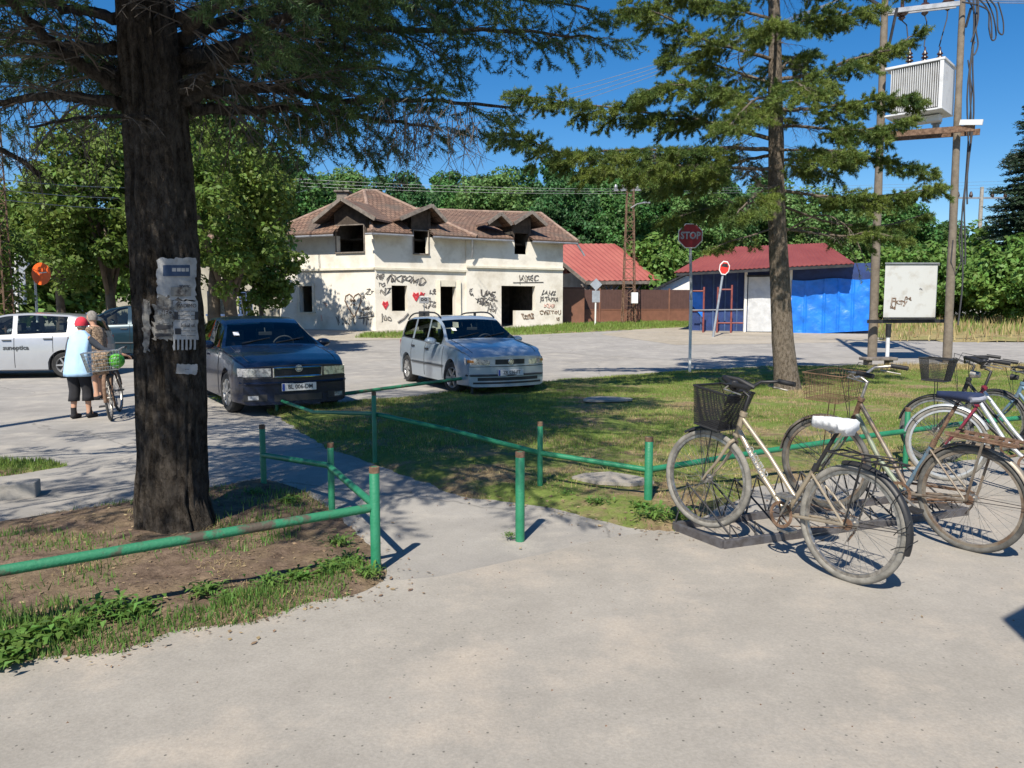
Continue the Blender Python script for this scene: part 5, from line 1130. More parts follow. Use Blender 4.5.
def bike(name, lab, rear, front, fz, Rr, spec, grp):
    """local frame: x forward from rear contact, z up"""
    rear = Vector(rear); front = Vector(front); d = front - rear; L = d.length; yaw = math.atan2(d.y, d.x); pit = math.asin(fz / L)
    root = thing(name, lab, 'bicycle', rear, 0, grp); root.rotation_euler = Matrix.LocRotScale(None, (Matrix.Rotation(yaw, 3, 'Z') @ Matrix.Rotation(-pit, 3, 'Y') @ Matrix.Rotation(spec.get('lean', 0), 3, 'X')).to_quaternion(), None).to_euler()
    tr_ = spec.get('tr', .019); fm = spec['frame']; f2 = spec.get('frame2', fm); rim = spec.get('rim', 'dull_chrome'); tm = spec.get('tyre', 'rubber'); st = spec.get('steer', 0)
    RC_, FC = Vector((0, 0, Rr)), Vector((L, 0, Rr))
    wheel(root, RC_, Rr, tr_, tm, rim, 0, 36, 1); wheel(root, FC, Rr, tr_, tm, spec.get('rimf', rim), st, 36, 2)
    BB = Vector((.45, 0, .28)); seatT = Vector((.285, 0, spec.get('st', .62))); hB = Vector((L - .20, 0, spec.get('hb', .68))); hT = Vector((L - .24, 0, spec.get('ht', .83)))
    ax = (hT - hB).normalized(); crown = hB - ax * .035; SR = Matrix.Rotation(st, 3, 'Z')
    def sv(p): p = Vector(p); q = p - hB; return hB + SR @ q    # steers with the fork
    # move the steered front wheel about the head
    for o in kids(root):
        if o.name.startswith('wheel') and abs(o.location.x - L) < 1e-6: o.location = sv(FC)
    tb = spec.get('tube', .0155)
    mb = MB(); mb.tube([hB + ax * .04, BB.lerp(hB, .5) + Vector((spec.get('bend', 0) * -.3, 0, -spec.get('bend', 0))), BB], tb * 1.15, 12); obj('down_tube', mb, M[fm], root, smooth=True)
    mb = MB(); tE = BB.lerp(seatT, spec.get('tj', .42)); mb.tube([hT - ax * .03, hT.lerp(tE, .5) + Vector((-spec.get('bend', 0) * .6, 0, -spec.get('bend', 0) * 1.3)), tE], tb, 12); obj('top_tube', mb, M[f2 if spec.get('top2') else fm], root, smooth=True)
    mb = MB(); mb.tube([BB, seatT], tb, 12); obj('seat_tube', mb, M[spec.get('seatmat', fm)], root, smooth=True)
    mb = MB(); mb.tube([hB, hT], .020, 12); mb.tube([hB - ax * .01, hB + ax * .012], .026, 12); mb.tube([hT - ax * .012, hT + ax * .012], .026, 12); obj('head_tube', mb, M[spec.get('headmat', fm)], root, smooth=True)
    mb = MB()
    for sg in (-1, 1):
        mb.tube([BB + Vector((-.02, .02 * sg, 0)), BB.lerp(RC_, .4) + Vector((0, .042 * sg, 0)), RC_ + Vector((0, .062 * sg, 0))], .010, 8); mb.tube([seatT - Vector((0, 0, .03)) + Vector((0, .018 * sg, 0)), RC_ + Vector((.01, .062 * sg, 0))], .008, 8)
    obj('rear_stays', mb, M[spec.get('staymat', fm)], root, smooth=True)
    mb = MB(); mb.tube([crown, hT + ax * .02], .013, 8)
    for sg in (-1, 1): mb.tube([sv(crown + Vector((0, 0, 0))), sv(crown + Vector((.01, .045 * sg, -.02))), sv(crown.lerp(FC, .55) + Vector((-.012, .052 * sg, 0))), sv(FC + Vector((-.03, .052 * sg, .05))), sv(FC + Vector((0, .052 * sg, 0)))], [.013, .013, .011, .009, .008], 10)
    obj('fork', mb, M[spec.get('forkmat', fm)], root, smooth=True)
    # crankset
    cr = thing_part('crankset', root, BB); W = WM(); mb = MB(); mb.lathe([(.066, .048), (.082, .048), (.086, .050), (.086, .053), (.082, .054), (.066, .054), (.066, .048)], 32, M=W @ Matrix.Rotation(R(180), 3, 'X')); 
    for i in range(5): a = i * 1.2566; mb.bar(W @ Vector((.0, 0, -.05)), W @ Vector((.07 * math.cos(a), .07 * math.sin(a), -.051)), .012, .004)
    obj('chainring', mb, M['rust'], cr, smooth=True)
    ca = spec.get('crank', -.9); cd = Vector((math.cos(ca), 0, math.sin(ca))) * .165
    for sg in (-1, 1):
        mb = MB(); mb.tube([Vector((0, .055 * sg, 0)), cd * sg * -1 * -1 * (1 if sg < 0 else -1) * 1 + Vector((0, .075 * sg, 0))], .009, 8); obj('crank_arm', mb, M['dull_chrome'], cr, smooth=True)
        mb = MB(); e = cd * (-1 if sg < 0 else -1) * (-1 if sg < 0 else 1) + Vector((0, .125 * sg, 0)); mb.box(e, (.095, .085, .022)); obj('pedal', mb, M[spec.get('pedal', 'black_plastic')], cr, bevel=.004)
    mb = MB(); y = -.05
    mb.tube([BB + Vector((0, y, .088)), RC_ + Vector((0, y, .034))], .004, 4); mb.tube([BB + Vector((0, y, -.088)), RC_ + Vector((0, y, -.034))], .004, 4); obj('chain', mb, M['rust'], root)
    if spec.get('chaincase'):
        mb = MB(); mb.tube([BB + Vector((.07, -.058, 0)), BB + Vector((0, -.058, .06)), RC_ + Vector((.03, -.058, .03)), RC_ + Vector((-.02, -.058, 0)), RC_ + Vector((.03, -.058, -.03)), BB + Vector((0, -.058, -.06))], .01, 6, closed=True); obj('chain_guard', mb, M[spec['chaincase']], root)
    mb = MB(); mb.lathe([(.01, .03), (.034, .035), (.034, .045), (.01, .05)], 20, M=W @ Matrix.Rotation(R(180), 3, 'X'), c=RC_); mb.tube([RC_ + Vector((0, -.06, 0)), RC_ + Vector((0.02, -.07, -.07)), RC_ + Vector((.05, -.06, -.13))], .007, 6); obj('sprocket', mb, M['rust'], root)
    # seat post + saddle
    sp = seatT + (seatT - BB).normalized() * spec.get('sp', .14); mb = MB(); mb.tube([seatT - Vector((0, 0, .01)), sp], .0125, 10); mb.tube([seatT + Vector((0, 0, -.01)), seatT + (sp - seatT) * .12], .020, 10); obj('seat_post', mb, M[spec.get('postmat', 'dull_chrome')], root, smooth=True)
    saddle(root, sp + Vector((spec.get('sx', 0), 0, .04)), spec.get('saddle', 'black_plastic'), spec.get('saddle2'), spec.get('cover', False))
    # handlebar
    bt = hT + ax * spec.get('stem', .10); bf = bt + Vector((.05, 0, .02)); mb = MB(); mb.tube([hT, bt, bf], .012, 10); obj('stem', mb, M['dull_chrome'] if spec.get('chromebar') else M['black_plastic'], root, smooth=True)
    S2 = lambda x, y, z: hT + SR @ (bf + Vector((x, y, z)) - hT)
    hb_ = [S2(-.18, -.28, .07), S2(-.10, -.27, .075), S2(.0, -.2, .06), S2(.02, -.07, .005), S2(.02, .07, .005), S2(.0, .2, .06), S2(-.10, .27, .075), S2(-.18, .28, .07)]
    mb = MB(); mb.tube(hb_, .011, 10); hbo = obj('handlebar', mb, M['dull_chrome'] if spec.get('chromebar') else M['black_plastic'], root, smooth=True)
    for sg in (-1, 1):
        mb = MB(); mb.tube([S2(-.09, .272 * sg, .076), S2(-.21, .285 * sg, .068)], .017, 10); obj('grip', mb, M['black_plastic'], hbo, smooth=True)
        mb = MB(); mb.tube([S2(-.04, .25 * sg, .06), S2(-.02, .265 * sg, .035), S2(-.16, .29 * sg, .02)], .005, 6); obj('brake_lever', mb, M['dull_chrome'], hbo)
        mb = MB(); mb.tube([S2(-.03, .25 * sg, .065), S2(.10, .16 * sg, .09), S2(.12, .05 * sg, -.02), sv(crown + Vector((.03, .01 * sg, .02)))], .0028, 5); obj('brake_cable', mb, M['black_plastic'], hbo)
    for e in spec.get('extras', []): e(root, dict(L=L, Rr=Rr, RC=RC_, FC=sv(FC), hT=hT, hB=hB, BB=BB, seatT=seatT, sp=sp, S2=S2, st=st, sv=sv, ax=ax, crown=crown, SR=SR))
    return root
def x_fender(fr=None, rr_=None, frange=(R(10), R(165)), rrange=(R(5), R(190)), stays='dark_metal'):
    def f(root, k):
        if rr_: fender(root, k['RC'], k['Rr'] + .016, rrange[0], rrange[1], rr_)
        if fr: fender(root, k['FC'], k['Rr'] + .016, frange[0], frange[1], fr, steer=k['st'])
        mb = MB()
        for sg in (-1, 1):
            if rr_: a = rrange[1] - .35; mb.tube([k['RC'] + Vector((0, .06 * sg, 0)), k['RC'] + Vector((math.cos(a) * (k['Rr'] + .015), .024 * sg, math.sin(a) * (k['Rr'] + .015)))], .0025, 5)
            if fr: a = frange[0] + .4; mb.tube([k['FC'] + k['SR'] @ Vector((0, .05 * sg, 0)), k['FC'] + k['SR'] @ Vector((math.cos(a) * (k['Rr'] + .015), .024 * sg, math.sin(a) * (k['Rr'] + .015)))], .0025, 5)
            obj('mudguard_stay', mb, M[stays], root); mb = MB()
    return f
def x_carrier(mt, wood=False, legs='dark_metal', wid=.075, ln=.36, straps=False):
    def f(root, k):
        z = 2 * k['Rr'] + .055; x1 = .16; x0 = x1 - ln - .06; mb = MB(); mb.tube([(x0, -wid, z), (x1, -wid, z), (x1, wid, z), (x0, wid, z)], .006, 8, closed=True)
        for i in range(1, 6): x = x0 + (x1 - x0) * i / 6; mb.tube([(x, -wid, z), (x, wid, z)], .004, 6)
        c = obj('carrier', mb, M[mt], root, smooth=True)
        if wood:
            mb = MB()
            for i in range(2): mb.box((x0 + .02 + (x1 - x0 - .04) / 2, (-.5 + i) * wid * 1.7, z + .012), (x1 - x0 + .03, .016, .016))
            for i in range(7): mb.box((x0 + .03 + (x1 - x0 - .06) * i / 6, 0, z + .012), (.022, wid * 1.9, .010), rz=.35)
            obj('carrier_slats', mb, M[mt], c)
        for sg in (-1, 1):
            mb = MB(); mb.bar(k['RC'] + Vector((0, .07 * sg, .0)), ((x0 + x1) / 2 - .02, wid * sg, z), .006, .016 if wood else .008); obj('carrier_leg', mb, M[legs], c)
        mb = MB(); mb.tube([(x1, 0, z), k['seatT'] - Vector((0, 0, .08))], .005, 6); obj('carrier_strut', mb, M[mt], c)
    return f
def x_basket(mt, sx0, sx1, sy0, sy1, h, fwd=.17, dz=-.10, n=12, rows=6, rim=.007, wr=.0018, tilt=0.0, top=None):
    def f(root, k):
        c = k['S2'](fwd, 0, dz - h); b = wire_basket(root, c, sx0, sx1, sy0, sy1, h, mt, n, rim, wr, k['SR'] @ Matrix.Rotation(tilt, 3, 'Y'), rows=rows)
        mb = MB(); mb.tube([k['S2'](.02, -.05, 0), k['S2'](fwd - sx1 / 2, -.05, dz + .02)], .004, 6); mb.tube([k['S2'](.02, .05, 0), k['S2'](fwd - sx1 / 2, .05, dz + .02)], .004, 6)
        for sg in (-1, 1): mb.tube([k['S2'](fwd, .05 * sg, dz - h), k['FC'] + k['SR'] @ Vector((0, .055 * sg, 0))], .004, 6)
        obj('basket_bracket', mb, M[mt], b)
    return f
def x_kick(mt='dark_metal'):
    def f(root, k): mb = MB(); a = k['RC'] + Vector((.06, .06, -.02)); mb.tube([a, Vector((.02, .22, .01))], .008, 8); mb.tube([Vector((.02, .22, .01)), Vector((-.02, .25, .005))], .009, 8); obj('kickstand', mb, M[mt], root)
    return f
def x_light(px='black_plastic'):
    def f(root, k): mb = MB(); mb.lathe([(0, -.04), (.025, -.04), (.035, .03), (.0, .035)], 14, M=Matrix.Rotation(R(90), 3, 'Y'), c=k['S2'](.07, 0, -.06)); obj('headlight', mb, M[px], root, smooth=True)
    return f
def x_bars(root, k):   # dark loop bag/computer on bar
    mb = MB(); mb.tube([k['S2'](-.02, -.10, .03), k['S2'](.09, -.07, .07), k['S2'](.16, 0, .08), k['S2'](.09, .07, .07), k['S2'](-.02, .10, .03)], .018, 8); mb.lathe([(0, .0), (.03, 0), (.034, .02), (.02, .04), (0, .045)], 12, c=k['S2'](.0, .12, .04)); obj('bell', mb, M['black_plastic'], root, smooth=True)
def x_wraps(root, k):   # elastic cord over carrier and mudguard
    mb = MB(); Rr = k['Rr']
    for a, yy in ((1.9, .03), (2.35, -.02), (2.8, .03), (3.1, -.03)):
        q = lambda rr, aa, y: k['RC'] + Vector((rr * math.cos(aa), y, rr * math.sin(aa))); mb.tube([q(Rr + .035, a, yy), q(Rr + .02, a + .08, .045), q(Rr - .03, a + .15, .05), q(Rr - .06, a + .25, .045)], .003, 5)
    mb.tube([(.12, -.05, 2 * Rr + .08), (-.05, .06, 2 * Rr + .085), (-.2, -.06, 2 * Rr + .08)], .004, 5); obj('elastic_cord', mb, M['black_plastic'], root)
def x_decal(s, m_='bike_white'):
    def f(root, k):
        a, b = k['hB'] + k['ax'] * .04, k['BB']; d = (b - a).normalized(); c = a.lerp(b, .40)
        for sg in (1, -1): text_mesh("frame_lettering", s, .038, M[m_], root, c + Vector((0, .0195 * sg, 0)), d if sg > 0 else -d, (0, sg, 0), bold=.001, ext=.0006, sx=1.25)
    return f
B = bike('bicycle', 'champagne step-through bicycle nearest the camera, black basket in front and white plastic over its saddle', (1.965, 4.42, 0), (1.375, 5.36, 0), .065, .349,
     dict(frame='champagne', tyre='dust_rubber', tr=.021, steer=.16, lean=R(2.0), hb=.70, ht=.85, st=.61, sp=.29, stem=.13, saddle='white_plastic', cover=True, sx=.04, postmat='black_plastic', tj=.35, crank=-1.1, pedal='dull_chrome',
          extras=[x_fender('black_plastic', 'black_plastic', (R(55), R(100)), (R(75), R(192))), x_carrier('dark_metal', ln=.36), x_basket('black_plastic', .19, .27, .27, .33, .26, .18, .0, 34, 20, .008, .0016, tilt=-.12), x_bars, x_wraps, x_decal('CAPRIOLO'), x_light()]), 'bicycles parked in the rack')
B2 = bike('bicycle', 'old rusty green bicycle with wooden slat carrier, bare wire basket and navy saddle', (3.02, 5.0, 0), (2.42, 5.88, 0), .07, .357,
     dict(frame='bike_green', frame2='fender_rust', top2=True, seatmat='bike_blue', tyre='rubber', tr=.020, rim='fender_rust', steer=.12, lean=R(-2), hb=.74, ht=.89, st=.66, sp=.34, stem=.14, tj=.12, bend=.03, chromebar=True, saddle='saddle_navy', saddle2='saddle_grey', postmat='rust', staymat='fender_rust', headmat='rust', chaincase='rust', crank=.4,
          extras=[x_fender('fender_rust', 'fender_rust', (R(5), R(120)), (R(5), R(195))), x_carrier('rust', True, 'fender_rust', .085, .36), x_basket('straw_wire', .26, .30, .36, .40, .20, .20, .02, 13, 5, .004, .0015)]), 'bicycles parked in the rack')
B3 = bike('bicycle', 'red and white step-through bicycle behind the rusty one, running out of the right edge', (4.60, 6.00, 0), (3.93, 6.90, 0), .05, .34,
     dict(frame='bike_white', headmat='bike_red', forkmat='bike_red', frame2='bike_red', tyre='dust_rubber', rim='bike_white', steer=.25, lean=R(3), hb=.72, ht=.88, bend=.05, tj=.2, stem=.15, st=.62,
          extras=[x_fender('bike_white', 'bike_white', (R(10), R(150)), (R(20), R(190))), x_bars, x_light('dull_chrome')]), 'bicycles parked in the rack')
B4 = bike('bicycle', 'dark bicycle mostly hidden behind the red one, its dark mesh basket and grips showing', (4.98, 6.82, 0), (4.27, 7.70, 0), .05, .34,
     dict(frame='dark_metal', tyre='rubber', steer=.15, hb=.72, ht=.88, stem=.14, bend=.04, tj=.2, lean=R(2),
          extras=[x_fender('black_plastic', 'black_plastic'), x_basket('black_plastic', .20, .27, .28, .36, .22, .27, .02, 26, 14, .008, .0014)]), 'bicycles parked in the rack')
B5 = bike('bicycle', 'farthest bicycle at the right edge, dark mudguard and front carrier showing behind the red bicycle', (5.88, 7.40, 0), (5.22, 8.30, 0), .05, .335,
     dict(frame='bike_blue', tyre='rubber', steer=-.1, hb=.64, ht=.78, bend=.04, tj=.2, extras=[x_fender('black_plastic', 'black_plastic', (R(10), R(150))), x_light(), x_carrier('dark_metal')]), 'bicycles parked in the rack')
# front-wheel prop wires of the nearest bicycle are part of the rack (wheel_holder)
# ============================================================ CARS
def paint(name, col, rough=0.28, metal=0.35, coat=0.9, var=0.04):
    return mat(name, col, rough, metal, var=var, vscale=1.5, coat=coat)
M['paint_navy'] = paint('paint_navy', (0.004, 0.008, 0.024), .25, .0, .3)
M['paint_ice'] = paint('paint_ice', (0.34, 0.40, 0.46), .32, .35)
M['paint_silver'] = paint('paint_silver', (0.38, 0.39, 0.41), .35, .3)
M['paint_teal'] = paint('paint_teal', (0.012, 0.035, 0.05), .3, .3)
def glassmat():
    m = bpy.data.materials.new('car_glass'); m.use_nodes = True; nt = m.node_tree; nt.nodes.clear(); o = nt.nodes.new('ShaderNodeOutputMaterial'); mx = nt.nodes.new('ShaderNodeMixShader'); gl = nt.nodes.new('ShaderNodeBsdfGlossy'); tr = nt.nodes.new('ShaderNodeBsdfTransparent'); fr = nt.nodes.new('ShaderNodeFresnel')
    gl.inputs['Roughness'].default_value = .02; tr.inputs['Color'].default_value = (.66, .72, .71, 1); fr.inputs['IOR'].default_value = 1.55
    nt.links.new(fr.outputs[0], mx.inputs[0]); nt.links.new(tr.outputs[0], mx.inputs[1]); nt.links.new(gl.outputs[0], mx.inputs[2]); nt.links.new(mx.outputs[0], o.inputs[0]); return m
M['car_glass'] = glassmat()
M['headlight'] = mat('headlight_glass', (0.78, 0.80, 0.82), 0.10, 0.6, col2=(0.30, 0.31, 0.34), vscale=22, mix=(.45, .6), coat=1)
M['amber'] = mat('amber_lens', (0.6, 0.22, 0.05), .2, coat=.8)
M['tail_red'] = mat('tail_red', (0.35, 0.01, 0.01), .25, coat=.8)
M['trim'] = mat('grey_trim', (0.05, 0.055, 0.06), .6)
M['plate_white'] = mat('plate_white', (0.6, 0.6, 0.6), .5)
M['plate_blue'] = mat('plate_blue', (0.02, 0.06, 0.35), .5)
M['alloy'] = mat('alloy', (0.38, 0.38, 0.38), .4, .6, var=.15)
M['interior'] = mat('car_interior', (0.075, 0.075, 0.08), .8, var=.3)
def car(name, lab, C, f, s, grp=None):
    """C: ground centre, f: heading (xy). local: x from 0 at nose to L at tail -> world along -f. y to the car's right."""
    L, W, H = s['L'], s['W'], s['H']; f = Vector((f[0], f[1], 0)).normalized()
    root = thing(name, lab, 'car', C, math.atan2(-f.y, -f.x), grp)
    pz = s['top']; pb = s['belt']; Y0 = W / 2; wf, wr_ = s['wf'], s['wr']; RT = s['RT']; RA = RT + .055
    X = sorted(set(np.round(np.concatenate([np.linspace(0, L, 90), [wf + RA * math.cos(a) for a in np.linspace(0, math.pi, 15)], [wr_ + RA * math.cos(a) for a in np.linspace(0, math.pi, 15)], s['pillars']]), 4)))
    X = [x for i, x in enumerate(X) if i == 0 or x - X[i - 1] > .008]
    def ip(t, x): return float(np.interp(x, [p[0] for p in t], [p[1] for p in t]))
    def sm(t, x, w=.06): return sum(ip(t, min(max(x + k * w / 2, 0), L)) for k in (-2, -1, 0, 1, 2)) / 5
    sill = s.get('sill', .20)
    def halfw(x):
        a = max(0, 1 - x / .55); b = max(0, 1 - (L - x) / .5); return Y0 * (1 - .10 * a ** 2.2 - .12 * b ** 2.2)
    zroofcut = s.get('tumble', .27)
    rows = []
    for x in X:
        hw = halfw(x); zt = sm(pz, x, .05); zb = min(sm(pb, x), zt - .004); gh = max(0, zt - zb)      # greenhouse height
        arch = sill
        for xc in (wf, wr_):
            if abs(x - xc) < RA: arch = max(arch, RT + math.sqrt(max(0, RA * RA - (x - xc) ** 2)))
        full = max(0.02, min(1, gh / .40)); yr = hw * (1 - zroofcut * full) if gh > .05 else hw * .93
        zs_ = zb; r_ = []
        r_.append((hw * .90, min(arch, zs_) - (.03 if arch == sill else .0))); r_.append((hw * .985, min(arch, zs_)))
        for k, (ky, kz) in enumerate(((1.0, .22), (1.0, .45), (.995, .68), (.975, .88))): r_.append((hw * ky, max(arch + .004 * (k + 1), sill + (zs_ - sill) * kz)))
        r_.append((hw * .945, zs_)); r_.append((hw * .92, zs_ + min(.03, gh * .1)))
        g0, g1 = (hw * .92, zs_ + min(.03, gh * .1)), (yr, zt - min(.06, gh * .2))
        for k in (.33, .66, 1): r_.append((g0[0] + (g1[0] - g0[0]) * k, g0[1] + (g1[1] - g0[1]) * k))
        r_.append((yr * .93, zt - min(.02, gh * .05))); 
        for k, dz in ((.75, .4), (.5, .75), (.25, .94), (0, 1)): r_.append((yr * k, zt - min(.02, gh * .05) + .028 * dz))
        rows.append(r_)
    nj = len(rows[0]); J = 2 * nj - 1
    def bend(x, y):
        a = max(0, 1 - x / .8); b = max(0, 1 - (L - x) / .7); return x + .20 * a * (y / Y0) ** 2 - .14 * b * (y / Y0) ** 2
    V = []
    for x, r_ in zip(X, rows):
        full = [(-y, z) for y, z in r_] + [(y, z) for y, z in reversed(r_[:-1])]
        for y, z in full: V.append((bend(x, y), y, z))
    F = {k: [] for k in ('body', 'windscreen', 'side_window', 'rear_window')}
    ws0, ws1 = s['ws']; rw0, rw1 = s['rw']
    for i in range(len(X) - 1):
        xm = (X[i] + X[i + 1]) / 2
        for j in range(J - 1):
            jj = j if j < nj - 1 else J - 2 - j        # 0..nj-2
            key = 'body'
            if jj >= 11 and ws0 < xm < ws1: key = 'windscreen'
            elif jj >= 11 and rw0 < xm < rw1: key = 'rear_window'
            elif 7 <= jj <= 9 and any(a < xm < b for a, b in s['side']): key = 'side_window'
            F[key].append((i * J + j, (i + 1) * J + j, (i + 1) * J + j + 1, i * J + j + 1))
    def sub(keys):
        mb = MB(); idx = {}
        for fc in F[keys]:
            q = []
            for v in fc:
                if v not in idx: idx[v] = len(mb.v); mb.v.append(V[v])
                q.append(idx[v])
            mb.f.append(tuple(q))
        return mb
    mb = sub('body')
    for i, x in ((0, 0), (len(X) - 1, L)):      # nose and tail caps
        r_ = rows[i]; n_ = 12; prev = None
        for j in range(nj):
            y, z = r_[j]; ln = [(bend(x, y * (-1 + 2 * k / n_)), y * (-1 + 2 * k / n_), z) for k in range(n_ + 1)]
            if prev:
                for k in range(n_): mb.quad(prev[k], prev[k + 1], ln[k + 1], ln[k])
            prev = ln
    mb2 = MB(); mb2.v = [(v[0], v[1], v[2]) for v in mb.v]; mb2.f = mb.f
    bd = obj('body', mb2, M[s['paint']], root, smooth='all')
    import bmesh
    bm = bmesh.new(); bm.from_mesh(bd.data); bmesh.ops.remove_doubles(bm, verts=bm.verts, dist=.0006); bmesh.ops.recalc_face_normals(bm, faces=bm.faces); bm.to_mesh(bd.data); bm.free(); bd.data.set_sharp_from_angle(angle=R(33))
    for k in ('windscreen', 'rear_window'): 
        if F[k]: obj(k, sub(k), M['car_glass'], root, smooth='all')
    # side windows: one part per opening and side
    for a, b in s['side']:
        for sg in (0, 1):
            keep = [fc for fc in F['side_window'] if a < (V[fc[0]][0] + V[fc[1]][0]) / 2 < b + .03 and (V[fc[0]][1] > 0) == bool(sg)]
            if keep:
                mb = MB(); idx = {}
                for fc in keep:
                    q = []
                    for v in fc:
                        if v not in idx: idx[v] = len(mb.v); mb.v.append(V[v])
                        q.append(idx[v])
                    mb.f.append(tuple(q))
                obj('side_window', mb, M['car_glass'], root, smooth='all')
    def surf(x, j, sg, out=.003):      # point on the skin
        i = min(range(len(X)), key=lambda k: abs(X[k] - x)); y, z = rows[i][j]; return Vector((bend(X[i], y), sg * (y + out), z))
    def side_pt(x, z, sg, out=.003):
        i = min(range(len(X)), key=lambda k: abs(X[k] - x)); r_ = rows[i]; ys = float(np.interp(z, [p[1] for p in r_[1:11]], [p[0] for p in r_[1:11]])); return Vector((bend(x, ys), sg * (ys + out), z))
    def zside(x): i = min(range(len(X)), key=lambda k: abs(X[k] - x)); return rows[i]
    # underbody + wheel wells
    mb = MB(); mb.box((L / 2, 0, sill + .02), (L - .5, W * .80, .10)); mb.box(((ws0 + rw1) / 2, 0, sill + .15), (rw1 - ws0, W * .8, .2))
    for xc in (wf, wr_): mb.box((xc, 0, .45), (RA * 2.1, W * .62, .5))
    obj('underbody', mb, M['trim'], root)
    # interior
    mb = MB(); zbt = ip(pb, L * .5)
    for x in (s['ws'][1] + .35, s['ws'][1] + 1.25):
        for sg in (-1, 1): mb.box((x + .12, sg * .36, zbt - .22), (.16, .50, .62)); mb.box((x + .15, sg * .36, zbt + .20), (.09, .27, .18)); mb.box((x - .15, sg * .36, zbt - .5), (.5, .5, .15))
    mb.box((ws0 + .35, 0, zbt - .10), (.5, W * .78, .18)); mb.torus((ws0 + .72, -.36, zbt + .02), .18, .016, M=Matrix.Rotation(R(65), 3, 'Y'))
    obj('seats', mb, M['interior'], root, bevel=.02)
    mb = MB(); q = Vector((ws1 - .12, 0, ip(pz, ws1 - .12) - .12)); mb.box(q, (.03, .22, .06)); mb.bar(q, q + Vector((.05, 0, .1)), .02); obj('rear_view_mirror', mb, M['trim'], root, bevel=.008)
    # wheels
    for xc in (wf, wr_):
        for sg in (-1, 1):
            w = thing_part('wheel', root, (xc, sg * (Y0 - .11), RT)); Mx = Matrix.Rotation(R(-90) * sg, 3, 'X')
            if xc == wf: w.rotation_euler = (0, 0, s.get('steer', 0))
            mb = MB(); tw = .10; mb.lathe([(RT * .62, -tw), (RT * .9, -tw), (RT * .975, -tw * .75), (RT, -tw * .4), (RT, tw * .4), (RT * .975, tw * .75), (RT * .9, tw), (RT * .66, tw * .98)], 40, M=Mx); obj('tyre', mb, M['car_tyre'], w, smooth=True)
            mb = MB(); ns = s.get('spokes', 7); mb.lathe([(RT * .66, tw * .9), (RT * .63, tw * .96), (RT * .58, tw * .80), (RT * .56, tw * .3), (0, tw * .25)], 40, M=Mx)
            for k in range(ns):
                a = 2 * math.pi * k / ns; p0, p1 = Vector((.03 * math.cos(a), .03 * math.sin(a), tw * .72)), Vector((RT * .62 * math.cos(a), RT * .62 * math.sin(a), tw * .80)); mb.bar(Mx @ p0, Mx @ p1, .05, .035)
            mb.lathe([(.0, tw * .88), (.05, tw * .88), (.065, tw * .7)], 16, M=Mx); obj('rim', mb, M[s.get('rim', 'alloy')], w, smooth=True)
            mb = MB(); mb.lathe([(RT * .58, tw * .40), (0, tw * .40)], 24, M=Mx); obj('brake_disc', mb, M['dark_metal'], w)
    # mirrors, handles, door gaps, side strips
    for sg in (-1, 1):
        q = side_pt(ws0 + .34, ip(pb, ws0 + .34) + .03, sg, .0); mb = MB(); mb.lathe([(0, -.08), (.055, -.07), (.085, -.03), (.09, .04), (.08, .055), (0, .06)], 14, M=Matrix.Rotation(R(90), 3, 'Y') @ Matrix.Diagonal((.8, 1.3, 1)), c=q + Vector((.03, sg * .17, .06))); mb.bar(q, q + Vector((.02, sg * .12, .04)), .05, .03); obj('side_mirror', mb, M[s.get('mirror', s['paint'])], root, smooth=True)
        for a in s['doors']:
            pts = [side_pt(a, z, sg, .0015) for z in np.linspace(sill + .05, ip(pb, a) + .0, 9)]; mb = MB(); mb.tube(pts, .006, 5); obj('door_gap', mb, M['black_plastic'], root)
        for a in s['handles']:
            q = side_pt(a, ip(pb, a) - .10, sg, .018); mb = MB(); mb.box(q, (.19, .025, .03)); obj('door_handle', mb, M[s.get('handle', s['paint'])], root, bevel=.008)
        if s.get('strip'):
            pts = [side_pt(x, .50, sg, .006) for x in np.linspace(wf + RA + .05, wr_ - RA - .05, 14)]; mb = MB(); mb.tube(pts, .022, 6); obj('side_strip', mb, M['trim'], root)
        # black window line under the glass
        pts = [surf(x, 7, sg, .004) for x in np.linspace(s['side'][0][0], s['side'][-1][1], 20)]; mb = MB(); mb.tube(pts, .009, 5); obj('window_trim', mb, M[s.get('wtrim', 'trim')], root)
        if s.get('rails'):
            xa, xb = ws1 + .1, s['rw'][0] - .05; pts = []
            for k in range(13): t = k / 12; x = xa + (xb - xa) * t; zt = ip(pz, x); pts.append(Vector((x, sg * Y0 * .70, zt + .008 + .06 * min(1, min(t, 1 - t) * 7))))
            mb = MB(); mb.tube(pts, .017, 8); mb.bar(pts[6] - Vector((0, 0, .07)), pts[6], .05, .03); obj('roof_rail', mb, M['black_plastic'], root, smooth=True)
    # front: headlights, grille, plate, bumper slots
    def face(y0, y1, z0, z1, t=.012, slant=0.0, out=.004, xoff=0.0, nseg=8, inset=None, zc=None):
        """curved panel lying on the nose skin"""
        mb = MB(); pr = None
        for k in range(nseg + 1):
            y = y0 + (y1 - y0) * k / nseg; e = slant * (y - y0) / (y1 - y0 + 1e-9)
            col = []
            for m_ in range(5):
                z = z0 + (z1 - z0) * m_ / 4 + (e if m_ > 0 else e * .35); 
                x = nose_x(y, z) - out + xoff; col.append(Vector((x, y, z)))
            col += [c + Vector((.05, 0, 0)) for c in reversed(col)]
            if pr:
                for m_ in range(10): mb.quad(pr[m_], pr[(m_ + 1) % 10], col[(m_ + 1) % 10], col[m_])
            else: mb.add(col, [tuple(range(10))])
            pr = col
        mb.add(pr, [tuple(reversed(range(10)))]); return mb
